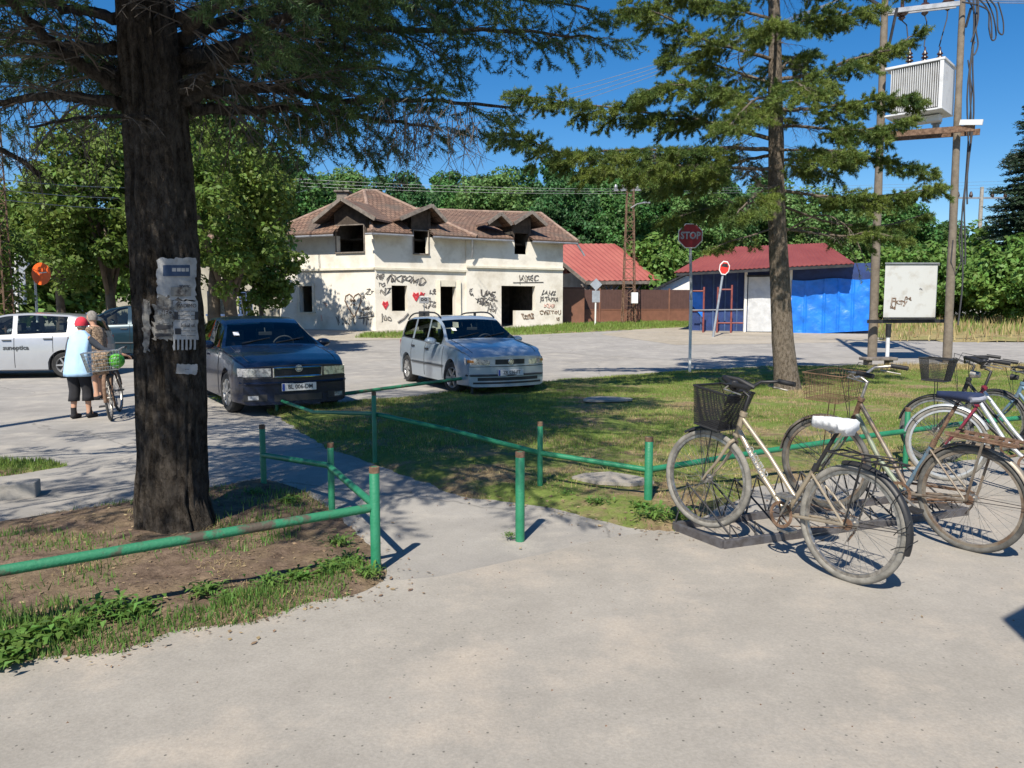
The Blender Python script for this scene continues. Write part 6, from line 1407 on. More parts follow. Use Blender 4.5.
    def nose_x(y, z):       # x of the skin in front at (y,z)
        for i in range(len(X)):
            r_ = rows[i]; ytop = r_[6]; zt = np.interp(abs(y), sorted([0, r_[-2][0], r_[-3][0], r_[-4][0], r_[11][0], r_[6][0]]), [v for _, v in sorted(zip([0, r_[-2][0], r_[-3][0], r_[-4][0], r_[11][0], r_[6][0]], [r_[-1][1], r_[-2][1], r_[-3][1], r_[-4][1], r_[11][1], r_[6][1]]))])
            if abs(y) < r_[3][0] + .002 and z < zt: return bend(X[i], y)
        return bend(.1, y)
    hl = s['headlight']
    for sg in (-1, 1):
        mb = face(sg * hl[0], sg * hl[1], hl[2], hl[3], slant=hl[4]); h = obj('headlight', mb, M['headlight'], root, smooth=True)
        if hl[5]: mb = face(sg * (hl[1] - .11), sg * (hl[1] - .01), hl[2] + hl[4] * .8 + .01, hl[3] + .0, slant=hl[4] * .2, out=.007); obj('indicator', mb, M['amber'], h)
    gr = s['grille']; mb = face(-gr[0], gr[0], gr[1], gr[2], out=.006); g = obj('grille', mb, M['black_plastic'], root)
    if s.get('grille_frame'):
        mb = MB(); ys = np.linspace(-gr[0], gr[0], 14); pts = [Vector((nose_x(y, gr[2]) - .01, y, gr[2])) for y in ys] + [Vector((nose_x(y, gr[1]) - .01, y, gr[1])) for y in reversed(ys)]; mb.tube(pts, .018, 6, closed=True); obj('grille_frame', mb, M['chrome'], g, smooth=True)
        mb = MB()
        for y in np.linspace(-gr[0] + .05, gr[0] - .05, 16): mb.bar((nose_x(y, gr[1]) - .008, y, gr[1] + .01), (nose_x(y, gr[2]) - .008, y, gr[2] - .01), .008)
        obj('grille_slats', mb, M['dark_metal'], g)
    mb = MB(); mb.lathe([(.0, .012), (.035, .012), (.045, 0)], 20, M=Matrix.Rotation(R(-90), 3, 'Y'), c=(nose_x(0, gr[2] - s.get('badge', .02)) - .012, 0, gr[2] - s.get('badge', .02))); mb.torus((nose_x(0, gr[2]) - .018, 0, gr[2] - s.get('badge', .02)), .05, .007, M=Matrix.Rotation(R(90), 3, 'Y'), n=24, m=6); obj('badge', mb, M['chrome'], root, smooth=True)
    pzc = s['plate_z']; px_ = min(nose_x(0, pzc), nose_x(.26, pzc)) - .015; mb = MB(); mb.box((px_, 0, pzc), (.014, .52, .115)); pl = obj('number_plate', mb, M['plate_white'], root, bevel=.003)
    mb = MB(); mb.box((px_ - .009, .237, pzc), (.003, .035, .105)); obj('plate_band', mb, M['plate_blue'], pl)
    text_mesh('plate_lettering', s['plate'], .092, M['black_plastic'], pl, (px_ - .0085, .015, pzc), (0, 1, 0), (-1, 0, 0), sx=.92, bold=.001) if False else text_mesh('plate_lettering', s['plate'], .092, M['black_plastic'], pl, (px_ - .0085, -.018, pzc), (0, -1, 0), (-1, 0, 0), sx=.88, bold=.001)
    for (y0, y1, z0, z1) in s['slots']: mb = face(y0, y1, z0, z1, out=.003, nseg=14); obj('air_intake', mb, M['black_plastic'], root)
    for (y0, y1, z0, z1) in s.get('fogs', []): mb = face(y0, y1, z0, z1, out=.006); obj('fog_light', mb, M['headlight'], root)
    # bonnet seam, bumper seam, wipers
    mb = MB()
    for sg in (-1, 1): mb.tube([Vector((bend(x, hw_ * .80), sg * hw_ * .80, sm(pz, x) + .004)) for x in np.linspace(.16, ws0 - .03, 14) for hw_ in [halfw(x)]], .005, 5)
    obj('bonnet_gap', mb, M['black_plastic'], root)
    zbump = s['bumper_z']; mb = MB(); mb.tube([Vector((nose_x(y, zbump) - .001, y, zbump)) for y in np.linspace(-Y0 * .9, Y0 * .9, 24)], .006, 5); obj('bumper_gap', mb, M['black_plastic'], root)
    if s.get('bumper_strip'): mb = MB(); mb.tube([Vector((nose_x(y, s['bumper_strip']) - .006, y, s['bumper_strip'])) for y in np.linspace(-Y0 * .93, Y0 * .93, 24)], .022, 6); obj('bumper_strip', mb, M[s.get('bs_mat', 'trim')], root)
    mb = MB()
    for y0, y1 in ((-.05, -.55), (.50, .02)):
        a = Vector((bend(ws0 + .02, y0), y0, ip(pz, ws0 + .02) + .03)); b = Vector((bend(ws0 + .16, y1), y1, ip(pz, ws0 + .14) + .035)); mb.tube([a, b], .009, 5)
    obj('wiper', mb, M['black_plastic'], root)
    mb = MB(); q = Vector((ws0 + .22, .52 if s.get('stk', 1) > 0 else -.52, 0)); q.z = ip(pz, q.x) + .012; 
    for sg in (-1, 1): mb = MB(); q0 = side_pt(L - .06, ip(pb, L - .1) - .18, sg, .002); mb.box(q0 + Vector((-.03, -.02 * sg, 0)), (.1, .05, .3)); obj('tail_light', mb, M['tail_red'], root, bevel=.01)
    for e in s.get('extra', []): e(root, dict(side_pt=side_pt, ip=ip, pz=pz, pb=pb, L=L, X=X, rows=rows, Y0=Y0, nose_x=nose_x, ws0=ws0, ws1=ws1))
    return root
def x_sticker(y):
    def f(root, k):
        x = k['ws0'] + .20; z = k['ip'](k['pz'], x); z2 = k['ip'](k['pz'], x + .12); d = Vector((.12, 0, z2 - z)); a = Vector((x + .05 * (y / k['Y0']) ** 2 + .03, y, z + .045)); mb = MB(); mb.quad(a, a + Vector((0, .09, 0)), a + d * .75 + Vector((0, .09, 0)), a + d * .75); obj('windscreen_sticker', mb, M['white_plastic'], root)
    return f
def x_antenna(root, k): mb = MB(); x = 3.3; z = k['ip'](k['pz'], x); mb.tube([(x, 0, z), (x + .25, 0, z + .35)], .005, 5); mb.box((x, 0, z + .03), (.1, .06, .04)); obj('antenna', mb, M['black_plastic'], root)
sedan = dict(L=4.80, W=1.73, H=1.47, RT=.318, wf=.93, wr=3.73, sill=.21, paint='paint_navy', tumble=.25, mirror='paint_navy', wtrim='chrome', handle='paint_navy',
    top=[(0, .735), (.04, .765), (.12, .80), (.5, .885), (1.2, .975), (1.35, 1.00), (1.95, 1.36), (2.2, 1.435), (2.6, 1.475), (3.2, 1.455), (3.55, 1.385), (4.15, 1.10), (4.7, 1.04), (4.76, .98), (4.80, .86)],
    belt=[(0, .725), (.12, .775), (.5, .84), (1.3, .925), (2.4, .95), (3.6, .985), (4.7, .98), (4.8, .84)], ws=(1.36, 1.98), rw=(3.56, 4.12), side=[(1.62, 2.50), (2.58, 3.30), (3.36, 3.66)], pillars=[1.36, 1.98, 3.56, 4.12, 1.62, 2.5, 2.58, 3.3, 3.36, 3.66],
    doors=[1.48, 2.54, 3.42], handles=[2.38, 3.28], headlight=(.40, .82, .60, .725, .0, False), grille=(.36, .595, .725), grille_frame=True, badge=.01, plate_z=.44, plate="BL 006-DM", slots=[(-.36, .36, .23, .33), (-.80, -.46, .24, .34), (.46, .80, .24, .34)], fogs=[(-.72, -.58, .26, .32), (.58, .72, .26, .32)], bumper_z=.575, steer=0.10, spokes=9, bumper_strip=.50, bs_mat='paint_navy', extra=[x_sticker(.48), x_antenna])
def place(f, fr, s, which):   # world position of a front wheel contact on the given side -> ground centre at local origin
    f = Vector((f[0], f[1], 0)).normalized(); r_ = Vector((f.y, -f.x, 0)); p = Vector((fr[0], fr[1], 0)) - r_ * which * (s['W'] / 2 - .11) + f * s['wf']; p.z = Zg((p.y) + 1.5); return p
def gxy(px, py): g = G(px, py); return (g.x, g.y)
# heading f points from tail to nose; root origin sits under the nose
CA = car('parked_car', 'dark navy saloon car with chrome framed grille, parked nose to the lawn', place((.53, -.848), gxy(234, 412), sedan, +1), (.53, -.848), sedan, 'cars parked on the square')
wagon = dict(L=4.29, W=1.71, H=1.50, RT=.300, wf=.85, wr=3.46, sill=.20, paint='paint_ice', tumble=.22, rails=True, strip=True, handle='black_plastic',
    top=[(0, .70), (.04, .735), (.12, .775), (.4, .865), (1.1, .975), (1.25, 1.0), (1.88, 1.38), (2.1, 1.445), (2.6, 1.465), (3.5, 1.44), (3.95, 1.39), (4.05, 1.34), (4.24, 1.0), (4.27, .9), (4.29, .6)],
    belt=[(0, .69), (.12, .74), (.4, .805), (1.2, .875), (2.4, .90), (3.9, .965), (4.2, .94), (4.29, .58)], ws=(1.26, 1.90), rw=(4.06, 4.22), side=[(1.50, 2.28), (2.36, 3.12), (3.22, 4.0)], pillars=[1.26, 1.90, 4.06, 4.22, 1.50, 2.28, 2.36, 3.12, 3.22, 4.0],
    doors=[1.30, 2.32, 3.15], handles=[2.18, 3.02], headlight=(.40, .80, .57, .66, .045, True), grille=(.30, .585, .675), badge=.045, plate_z=.43, plate="ZR 036-FT", slots=[(-.62, .62, .285, .345), (-.70, .70, .225, .26)], fogs=[], bumper_z=.545, bumper_strip=.385, steer=0.25, rim='alloy', spokes=6, extra=[x_sticker(.45)])
CB = car('parked_car', 'pale ice blue estate car with black roof rails, parked before the graffiti house', place((.445, -.896), gxy(456, 393), wagon, +1), (.445, -.896), wagon, 'cars parked on the square')
hatch = dict(wagon); hatch.update(L=4.05, W=1.69, RT=.295, wf=.82, wr=3.33, paint='paint_silver', rails=False, strip=False, handle='trim',
    top=[(0, .62), (.05, .70), (.13, .76), (.4, .88), (.95, 1.0), (1.1, 1.04), (1.75, 1.40), (2.1, 1.475), (2.6, 1.50), (3.4, 1.46), (3.72, 1.40), (3.80, 1.34), (3.98, 1.0), (4.02, .9), (4.05, .6)],
    belt=[(0, .60), (.13, .70), (.4, .82), (1.2, .93), (2.4, .98), (3.7, 1.02), (4.0, .96), (4.05, .58)], ws=(1.12, 1.78), rw=(3.82, 3.96), side=[(1.38, 2.24), (2.34, 3.40)], pillars=[1.12, 1.78, 3.82, 3.96, 1.38, 2.24, 2.34, 3.4], doors=[1.28, 2.29, 3.1], handles=[2.14, 3.0], plate="SO 017-AB")
hf = Vector((-.985, -.17, 0)).normalized(); rear = onG((110 - 512) / FPX * 18.6, 18.6); nose = rear + hf * 4.05; nose.z = Zg(18.5)
CD = car('parked_car', 'silver white hatchback with dark lettering on its door at the left edge', nose, hf, hatch, 'cars parked on the square')
for kk, (s_, x, z, sz) in enumerate((('sunoptica', 1.98, .70, .14), ('Cm', 1.48, .72, .17))):
    text_mesh('door_lettering', s_, sz, M['trim'], CD, (x + .35, .850, z), (-1, 0, 0), (0, 1, 0), bold=.004) ; text_mesh('door_lettering', s_, sz, M['trim'], CD, (x + .35, -.850, z), (1, 0, 0), (0, -1, 0), bold=.004)
mpv = dict(hatch); mpv.update(paint='paint_teal', L=4.3, wr=3.5, strip=True, top=[(0, .66), (.05, .74), (.13, .82), (.4, .94), (.85, 1.06), (1.0, 1.10), (1.7, 1.52), (2.1, 1.60), (2.6, 1.62), (3.6, 1.60), (4.0, 1.54), (4.08, 1.46), (4.25, 1.05), (4.28, .9), (4.3, .6)], belt=[(0, .64), (.13, .76), (.4, .88), (1.2, .98), (2.4, 1.02), (3.9, 1.05), (4.22, 1.0), (4.3, .58)], ws=(1.02, 1.72), rw=(4.1, 4.22), side=[(1.28, 2.2), (2.3, 3.1), (3.2, 4.0)], pillars=[1.02, 1.72, 4.1, 4.22, 1.28, 2.2, 2.3, 3.1, 3.2, 4.0], doors=[1.2, 2.25, 3.15], handles=[2.1, 3.0])
hf2 = Vector((-.97, -.24, 0)).normalized(); mid = onG((128 - 512) / FPX * 23.5, 23.5); nose = mid + hf2 * 2.0; nose.z = Zg(23)
CE = car('parked_car', 'dark teal people carrier standing behind the two women and the big trunk', nose, hf2, mpv, 'cars parked on the square')
# ============================================================ PEOPLE
M['skin'] = mat('skin', (0.48, 0.27, 0.18), 0.6, var=0.08)
M['vest_blue'] = mat('vest_blue', (0.38, 0.58, 0.80), 0.9, var=0.08, vscale=3, bump=0.4, bscale=12)
M['black_cloth'] = mat('black_cloth', (0.018, 0.018, 0.022), 0.95, var=0.2)
M['cap_red'] = mat('cap_red', (0.62, 0.035, 0.06), 0.85, var=0.12)
M['hair_grey'] = mat('hair_grey', (0.16, 0.145, 0.13), 0.9, col2=(0.28, 0.26, 0.24), vscale=40, mix=(0.4, 0.6))
M['dress_print'] = mat('dress_print', (0.34, 0.24, 0.16), 0.95, col2=(0.13, 0.09, 0.06), vscale=38, mix=(0.46, 0.54), detail=2)
M['sleeve_grey'] = mat('sleeve_grey', (0.07, 0.08, 0.10), 0.9, var=0.2)
M['melon'] = mat('green_bag', (0.10, 0.42, 0.03), 0.45, col2=(0.05, 0.26, 0.02), vscale=14, mix=(0.45, 0.55))
def skin_body(root, chains, radii, pts, mt, rootv='pelvis', sub=2, name='body'):
    names = list(pts); me = bpy.data.meshes.new(name); me.from_pydata([tuple(pts[n]) for n in names], [(names.index(a), names.index(b)) for a, b in chains], []); me.update()
    o = link(name, me, root); o.modifiers.new('s', 'SKIN'); sv = me.skin_vertices[0].data
    for i, n in enumerate(names): r_ = radii[n]; sv[i].radius = (r_, r_) if not isinstance(r_, tuple) else r_; sv[i].use_root = (n == rootv)
    m = o.modifiers.new('d', 'SUBSURF'); m.levels = sub; m.render_levels = sub
    bpy.context.view_layer.update(); m2 = bpy.data.meshes.new_from_object(o.evaluated_get(bpy.context.evaluated_depsgraph_get())); o.modifiers.clear(); o.data = m2; m2.name = name
    m2.materials.clear(); m2.materials.append(mt); m2.polygons.foreach_set('use_smooth', [True] * len(m2.polygons)); return o
def loft(root, name, secs, mt, n=24, wr=0.0, seed=0, parent=None, cap=(False, False)):
    """secs: (centre, rx, ry) stacked; elliptical shell with folds"""
    mb = MB(); vs = []
    for i, (c, rx, ry) in enumerate(secs):
        c = Vector(c)
        for k in range(n):
            a = 2 * math.pi * k / n; f = 1 + wr * float(vnoise([[math.cos(a) * 3 + seed, math.sin(a) * 3, i * .35]])[0]); vs.append(c + Vector((rx * math.cos(a) * f, ry * math.sin(a) * f, 0)))
    fs = [(i * n + k, i * n + (k + 1) % n, (i + 1) * n + (k + 1) % n, (i + 1) * n + k) for i in range(len(secs) - 1) for k in range(n)]
    if cap[0]: fs.append(tuple(range(n - 1, -1, -1)))
    if cap[1]: fs.append(tuple((len(secs) - 1) * n + k for k in range(n)))
    mb.add(vs, fs); o = obj(name, mb, mt, root, smooth='all'); md = o.modifiers.new('t', 'SOLIDIFY'); md.thickness = .006; return o
def hand(pts, ch, rad, w, d, side, curl, pre):
    """palm and five separate fingers from wrist w, direction d, thumb towards `side`"""
    w = Vector(w); d = Vector(d).normalized(); s = Vector(side).normalized(); c = Vector(curl).normalized()
    pts[pre + 'palm'] = w + d * .045; rad[pre + 'palm'] = (.030, .018); ch.append((pre + 'wrist', pre + 'palm'))
    for i, (o_, l) in enumerate(((.028, .062), (.010, .070), (-.009, .066), (-.027, .052))):
        a = w + d * .085 + s * o_; pts[f'{pre}k{i}'] = a; rad[f'{pre}k{i}'] = .0095; ch.append((pre + 'palm', f'{pre}k{i}'))
        b = a + (d * .75 + c * .5).normalized() * l * .5; pts[f'{pre}m{i}'] = b; rad[f'{pre}m{i}'] = .0085; ch.append((f'{pre}k{i}', f'{pre}m{i}'))
        e = b + (d * .15 + c).normalized() * l * .5; pts[f'{pre}t{i}'] = e; rad[f'{pre}t{i}'] = .007; ch.append((f'{pre}m{i}', f'{pre}t{i}'))
    a = w + d * .03 + s * .035; pts[pre + 'th0'] = a; rad[pre + 'th0'] = .011; ch.append((pre + 'palm', pre + 'th0')); b = a + (s + d * .6 + c * .6).normalized() * .035; pts[pre + 'th1'] = b; rad[pre + 'th1'] = .008; ch.append((pre + 'th0', pre + 'th1'))
def person(lab, loc, rz, H, pose, hair='hair_grey'):
    """local: facing +y"""
    k = H / 1.62; root = thing('person', lab, 'person', loc, rz); V = lambda x, y, z: Vector((x, y, z)) * k
    ln = pose.get('lean', .06)
    p = dict(pelvis=V(0, 0, .86), belly=V(0, .015 + ln * .3, 1.00), chest=V(0, .01 + ln * .7, 1.19), upch=V(0, ln, 1.31), neck=V(0, ln + .015, 1.385), head0=V(0, ln + .035, 1.45), head1=V(0, ln + .045, 1.53))
    r_ = dict(pelvis=(.15, .12), belly=(.145, .12), chest=(.15, .115), upch=(.11, .085), neck=.05, head0=.062, head1=.07)
    ch = [('pelvis', 'belly'), ('belly', 'chest'), ('chest', 'upch'), ('upch', 'neck'), ('neck', 'head0'), ('head0', 'head1')]
    for s, n in ((-1, 'l'), (1, 'r')):
        fy, lift = pose['foot_' + n]; ky = pose.get('knee_' + n, fy * .5 + .03)
        p[n + 'hip'] = V(.085 * s, 0, .80); r_[n + 'hip'] = .088; p[n + 'knee'] = V(.09 * s, ky, .455); r_[n + 'knee'] = .055; p[n + 'calf'] = V(.092 * s, ky * .6 + fy * .4 - .015, .31); r_[n + 'calf'] = .052
        p[n + 'ank'] = V(.09 * s, fy, .085 + lift); r_[n + 'ank'] = .034; p[n + 'heel'] = V(.09 * s, fy - .03, .035 + lift); r_[n + 'heel'] = .033; p[n + 'ball'] = V(.10 * s, fy + .10, .03 + lift * .4); r_[n + 'ball'] = (.038, .028); p[n + 'toe'] = V(.10 * s, fy + .16, .025 + lift * .2); r_[n + 'toe'] = (.03, .02)
        ch += [('pelvis', n + 'hip'), (n + 'hip', n + 'knee'), (n + 'knee', n + 'calf'), (n + 'calf', n + 'ank'), (n + 'ank', n + 'heel'), (n + 'ank', n + 'ball'), (n + 'ball', n + 'toe')]
        p[n + 'sh'] = V(.165 * s, ln - .005, 1.30); r_[n + 'sh'] = .058; el, wr = pose['arm_' + n]; p[n + 'el'] = Vector(el) * k; r_[n + 'el'] = .040; p[n + 'fore'] = (Vector(el) * .65 + Vector(wr) * .35) * k; r_[n + 'fore'] = .038; p[n + 'wrist'] = Vector(wr) * k; r_[n + 'wrist'] = .025
        ch += [('upch', n + 'sh'), (n + 'sh', n + 'el'), (n + 'el', n + 'fore'), (n + 'fore', n + 'wrist')]
        d = (Vector(wr) - Vector(el)); hand(p, ch, r_, p[n + 'wrist'], d, (-s, .2, .3) , (0, .2, -1), n)
    for q in r_: r_[q] = tuple(x * k for x in r_[q]) if isinstance(r_[q], tuple) else r_[q] * k
    b = skin_body(root, ch, r_, p, M['skin'])
    # shaped head joined to the neck: skull with brow, nose, lips, ears
    hc = p['head1'] + Vector((0, .005, .005)); yaw = pose.get('head_yaw', 0); HM = Matrix.Rotation(yaw, 3, 'Z'); mb = MB(); nu, nv = 28, 20; vs = []
    for i in range(nv + 1):
        t = math.pi * i / nv
        for j in range(nu):
            a = 2 * math.pi * j / nu; x = math.sin(t) * math.cos(a) * .074; y = math.sin(t) * math.sin(a) * .092; z = math.cos(t) * .112
            if y > 0 and z < 0: x *= 1 - .25 * (-z / .112); y *= 1 - .08 * (-z / .112)
            fr = max(0, y) / .092
            y += .020 * fr ** 4 * math.exp(-((z + .018) / .022) ** 2) * math.exp(-(x / .013) ** 2) * 1.3      # nose
            y += .006 * fr ** 3 * math.exp(-((z + .058) / .010) ** 2) * math.exp(-(x / .028) ** 2)           # lips
            y -= .008 * fr ** 2 * math.exp(-((z - .012) / .014) ** 2) * math.exp(-((abs(x) - .031) / .016) ** 2)  # eye sockets
            x += math.copysign(.013, x) * math.exp(-((z + .005) / .028) ** 2) * math.exp(-((y + .005) / .012) ** 2) if abs(x) > .05 else 0   # ears
            vs.append((HM @ Vector((x, y, z)) * k) + hc)
    mb.add(vs, [(i * nu + j, (i + 1) * nu + j, (i + 1) * nu + (j + 1) % nu, i * nu + (j + 1) % nu) for i in range(nv) for j in range(nu)]); 
    import bmesh
    hd_ = obj('head', mb, M['skin'], root, smooth='all'); 
    # join head into the body mesh so that it is one figure
    bm = bmesh.new(); bm.from_mesh(b.data); bm.from_mesh(hd_.data); bmesh.ops.remove_doubles(bm, verts=bm.verts, dist=.0005); bm.to_mesh(b.data); bm.free(); bpy.data.objects.remove(hd_)
    for sg in (-1, 1): mb = MB(); mb.lathe([(0, -.009), (.007, -.006), (.009, 0), (.007, .006), (0, .009)], 10, c=hc + HM @ Vector((.031 * sg, .078, .012)) * k); obj('eye', mb, M['black_plastic'], root, smooth='all')
    mb = MB(); vs = []
    for i in range(9):
        t = .62 * math.pi * i / 8
        for j in range(nu):
            a = 2 * math.pi * j / nu; cut = 1.0 if math.sin(a) < .35 else .55; tt = t * cut; f = 1.12 + .03 * math.sin(j * 3.7 + i); vs.append(hc + HM @ Vector((math.sin(tt) * math.cos(a) * .077 * f, math.sin(tt) * math.sin(a) * .094 * f - .004, math.cos(tt) * .114 * f)) * k)
    mb.add(vs, [(i * nu + j, (i + 1) * nu + j, (i + 1) * nu + (j + 1) % nu, i * nu + (j + 1) % nu) for i in range(8) for j in range(nu)]); obj('hair', mb, M[hair], root, smooth='all')
    return root, p, k, hc, HM
# woman in the light blue tunic, seen from behind
wl = G(80, 419)
root, p, k, hc, HM = person('person seen from behind in red cap, pale blue tunic and black trousers, pushing a bicycle', (wl.x - .02, wl.y + .05, wl.z), R(-6), 1.45,
    dict(foot_l=(-.03, 0), foot_r=(.10, 0), knee_l=.03, knee_r=.09, lean=.10, arm_l=((-.235, .10, 1.06), (-.10, .30, .97)), arm_r=((.30, .22, 1.12), (.50, .44, 1.03)), head_yaw=-.1))
V3 = lambda x, y, z: Vector((x, y, z)) * k
loft(root, 'tunic', [(V3(0, .0, .70), .225 * k, .17 * k), (V3(0, .0, .76), .222 * k, .17 * k), (V3(0, .015, .88), .205 * k, .165 * k), (V3(0, .03, 1.0), .192 * k, .155 * k), (V3(0, .06, 1.12), .19 * k, .148 * k), (V3(0, .08, 1.22), .192 * k, .135 * k), (V3(0, .095, 1.30), .19 * k, .105 * k), (V3(0, .105, 1.365), .165 * k, .095 * k), (V3(0, .115, 1.41), .10 * k, .075 * k), (V3(0, .118, 1.44), .068 * k, .068 * k)], M['vest_blue'], 36, .10, 3)
for s, n in ((-1, 'l'), (1, 'r')):
    a, b, c = p[n + 'hip'], p[n + 'knee'], p[n + 'calf']
    loft(root, 'trouser_leg', [(a + V3(0, 0, .06), .115 * k, .125 * k), (a, .112 * k, .118 * k), (a.lerp(b, .5), .092 * k, .098 * k), (b, .083 * k, .085 * k), (b.lerp(c, .6), .084 * k, .084 * k), (c + V3(0, 0, -.02), .088 * k, .086 * k)], M['black_cloth'], 24, .06, 5 + s)
    sh, e, w_ = p[n + 'sh'], p[n + 'el'], p[n + 'wrist']; mb = MB(); mb.tube([sh + V3(-.02 * s, 0, .01), sh.lerp(e, .5), e, e.lerp(w_, .5), e.lerp(w_, .9)], [.062 * k, .054 * k, .047 * k, .042 * k, .034 * k], 14, caps=False); obj('sleeve', mb, M['sleeve_grey'], root, smooth='all')
    an_ = p[n + 'ank']; mb = MB(); mb.tube([an_ + V3(0, 0, .10), an_ + V3(0, 0, .04), an_ + V3(0, .0, -.02)], [.043 * k, .042 * k, .045 * k], 14, caps=False); obj('sock', mb, M['black_cloth'], root, smooth='all')
    h_, t_ = p[n + 'heel'], p[n + 'toe']; mb = MB(); mb.tube([h_ + V3(0, -.035, .01), h_ + V3(0, 0, .012), h_.lerp(t_, .5) + V3(0, 0, .012), t_ + V3(0, .0, .005), t_ + V3(0, .03, 0)], [.026 * k, .042 * k, .046 * k, .036 * k, .012 * k], 14); obj('shoe', mb, M['black_cloth'], root, smooth='all')
mb = MB(); vs = []; nu = 24
for i in range(9):
    t = .56 * math.pi * i / 8
    for j in range(nu): a = 2 * math.pi * j / nu; vs.append(hc + HM @ Vector((math.sin(t) * math.cos(a) * .094, math.sin(t) * math.sin(a) * .112 - .003, math.cos(t) * .125 + .004)) * k)
mb.add(vs, [(i * nu + j, (i + 1) * nu + j, (i + 1) * nu + (j + 1) % nu, i * nu + (j + 1) % nu) for i in range(8) for j in range(nu)]); cp = obj('cap', mb, M['cap_red'], root, smooth='all')
mb = MB(); mb.prism([hc + HM @ Vector((.075 * math.cos(a), .09 + .07 * math.sin(a), -.005 - .02 * math.sin(a))) * k for a in np.linspace(0, math.pi, 9)], (0, 0, .006)); obj('cap_peak', mb, M['cap_red'], cp)
# her bicycle, seen from behind
bl = G(111.5, 420.5)
def x_wide_basket(root, k):
    c = Vector((.02, 0, 2 * k['Rr'] + .07)); b = wire_basket(root, c, .26, .30, .40, .50, .27, 'chrome', 12, .006, .003, rows=5)
def x_beige(root, k):
    mb = MB(); mb.box((.02, .10, 2 * k['Rr'] + .20), (.2, .2, .24)); o = obj('bag_in_basket', mb, M['dress_print'], root, bevel=.05)
BW = bike('bicycle', 'old bicycle wheeled by the person in the red cap, melon in its rear basket', (bl.x, bl.y, 0), (bl.x - .40, bl.y + .99, 0), .0, .33,
     dict(frame='rust', tyre='rubber', steer=-.10, lean=R(-5), hb=.66, ht=.82, bend=.04, tj=.2, chromebar=True, crank=.6, st=.5, sp=.10, extras=[x_fender('rust', 'rust', (R(10), R(150)), (R(10), R(185))), x_wide_basket]), None)
mb = MB(); vs = []; nu, nv = 24, 16
for i in range(nv + 1):
    for j in range(nu):
        t, a = math.pi * i / nv, 2 * math.pi * j / nu; f = 1 + .025 * math.sin(a * 9) * math.sin(t); vs.append(Vector((math.sin(t) * math.cos(a) * .105 * f, math.sin(t) * math.sin(a) * .105 * f, math.cos(t) * .105)))
mb.add(vs, [(i * nu + j, (i + 1) * nu + j, (i + 1) * nu + (j + 1) % nu, i * nu + (j + 1) % nu) for i in range(nv) for j in range(nu)]); o = obj('watermelon', mb, M['melon'], None, smooth='all'); o.location = (bl.x + .10, bl.y + .04, .86); tag(o, 'round bright green melon lying in the rear wire basket of the wheeled bicycle', 'watermelon')
mb = MB(); mb.box((0, 0, 0), (.19, .22, .24)); o = obj('shopping_bag', mb, M['dress_print'], None, bevel=.045); o.location = (bl.x - .10, bl.y + .02, .88); o.rotation_euler = (.1, .1, .3); tag(o, 'brown patterned shopping bag beside the green melon in the bicycle basket', 'bag')
# woman in the printed dress, facing left
wl = onG((97 - 512) / FPX * 13.6, 13.6)
root, p, k, hc, HM = person('person with short grey hair in a brown printed dress, facing left beyond the red cap', wl, R(78), 1.53,
    dict(foot_l=(-.02, 0), foot_r=(.05, 0), lean=.03, arm_l=((-.23, .02, 1.06), (-.17, .18, .90)), arm_r=((.22, -.02, 1.06), (.2, .12, .88)), head_yaw=.1))
V3 = lambda x, y, z: Vector((x, y, z)) * k
loft(root, 'dress', [(V3(0, .01, .48), .25 * k, .21 * k), (V3(0, .01, .66), .225 * k, .19 * k), (V3(0, .01, .86), .205 * k, .185 * k), (V3(0, .02, 1.0), .185 * k, .17 * k), (V3(0, .02, 1.14), .185 * k, .16 * k), (V3(0, .025, 1.24), .185 * k, .14 * k), (V3(0, .03, 1.31), .18 * k, .11 * k), (V3(0, .035, 1.355), .14 * k, .085 * k), (V3(0, .045, 1.38), .085 * k, .07 * k)], M['dress_print'], 36, .10, 8)
for s, n in ((-1, 'l'), (1, 'r')):
    sh, e = p[n + 'sh'], p[n + 'el']; mb = MB(); mb.tube([sh + V3(-.02 * s, 0, .012), sh, sh.lerp(e, .45), sh.lerp(e, .62)], [.062 * k, .064 * k, .060 * k, .062 * k], 14, caps=False); obj('sleeve', mb, M['dress_print'], root, smooth='all')
    h_, t_ = p[n + 'heel'], p[n + 'toe']; mb = MB(); mb.tube([h_ + V3(0, -.035, .01), h_ + V3(0, 0, .012), h_.lerp(t_, .5) + V3(0, 0, .012), t_ + V3(0, .0, .005), t_ + V3(0, .03, 0)], [.026 * k, .040 * k, .043 * k, .034 * k, .012 * k], 14); obj('shoe', mb, M['black_cloth'], root, smooth='all')
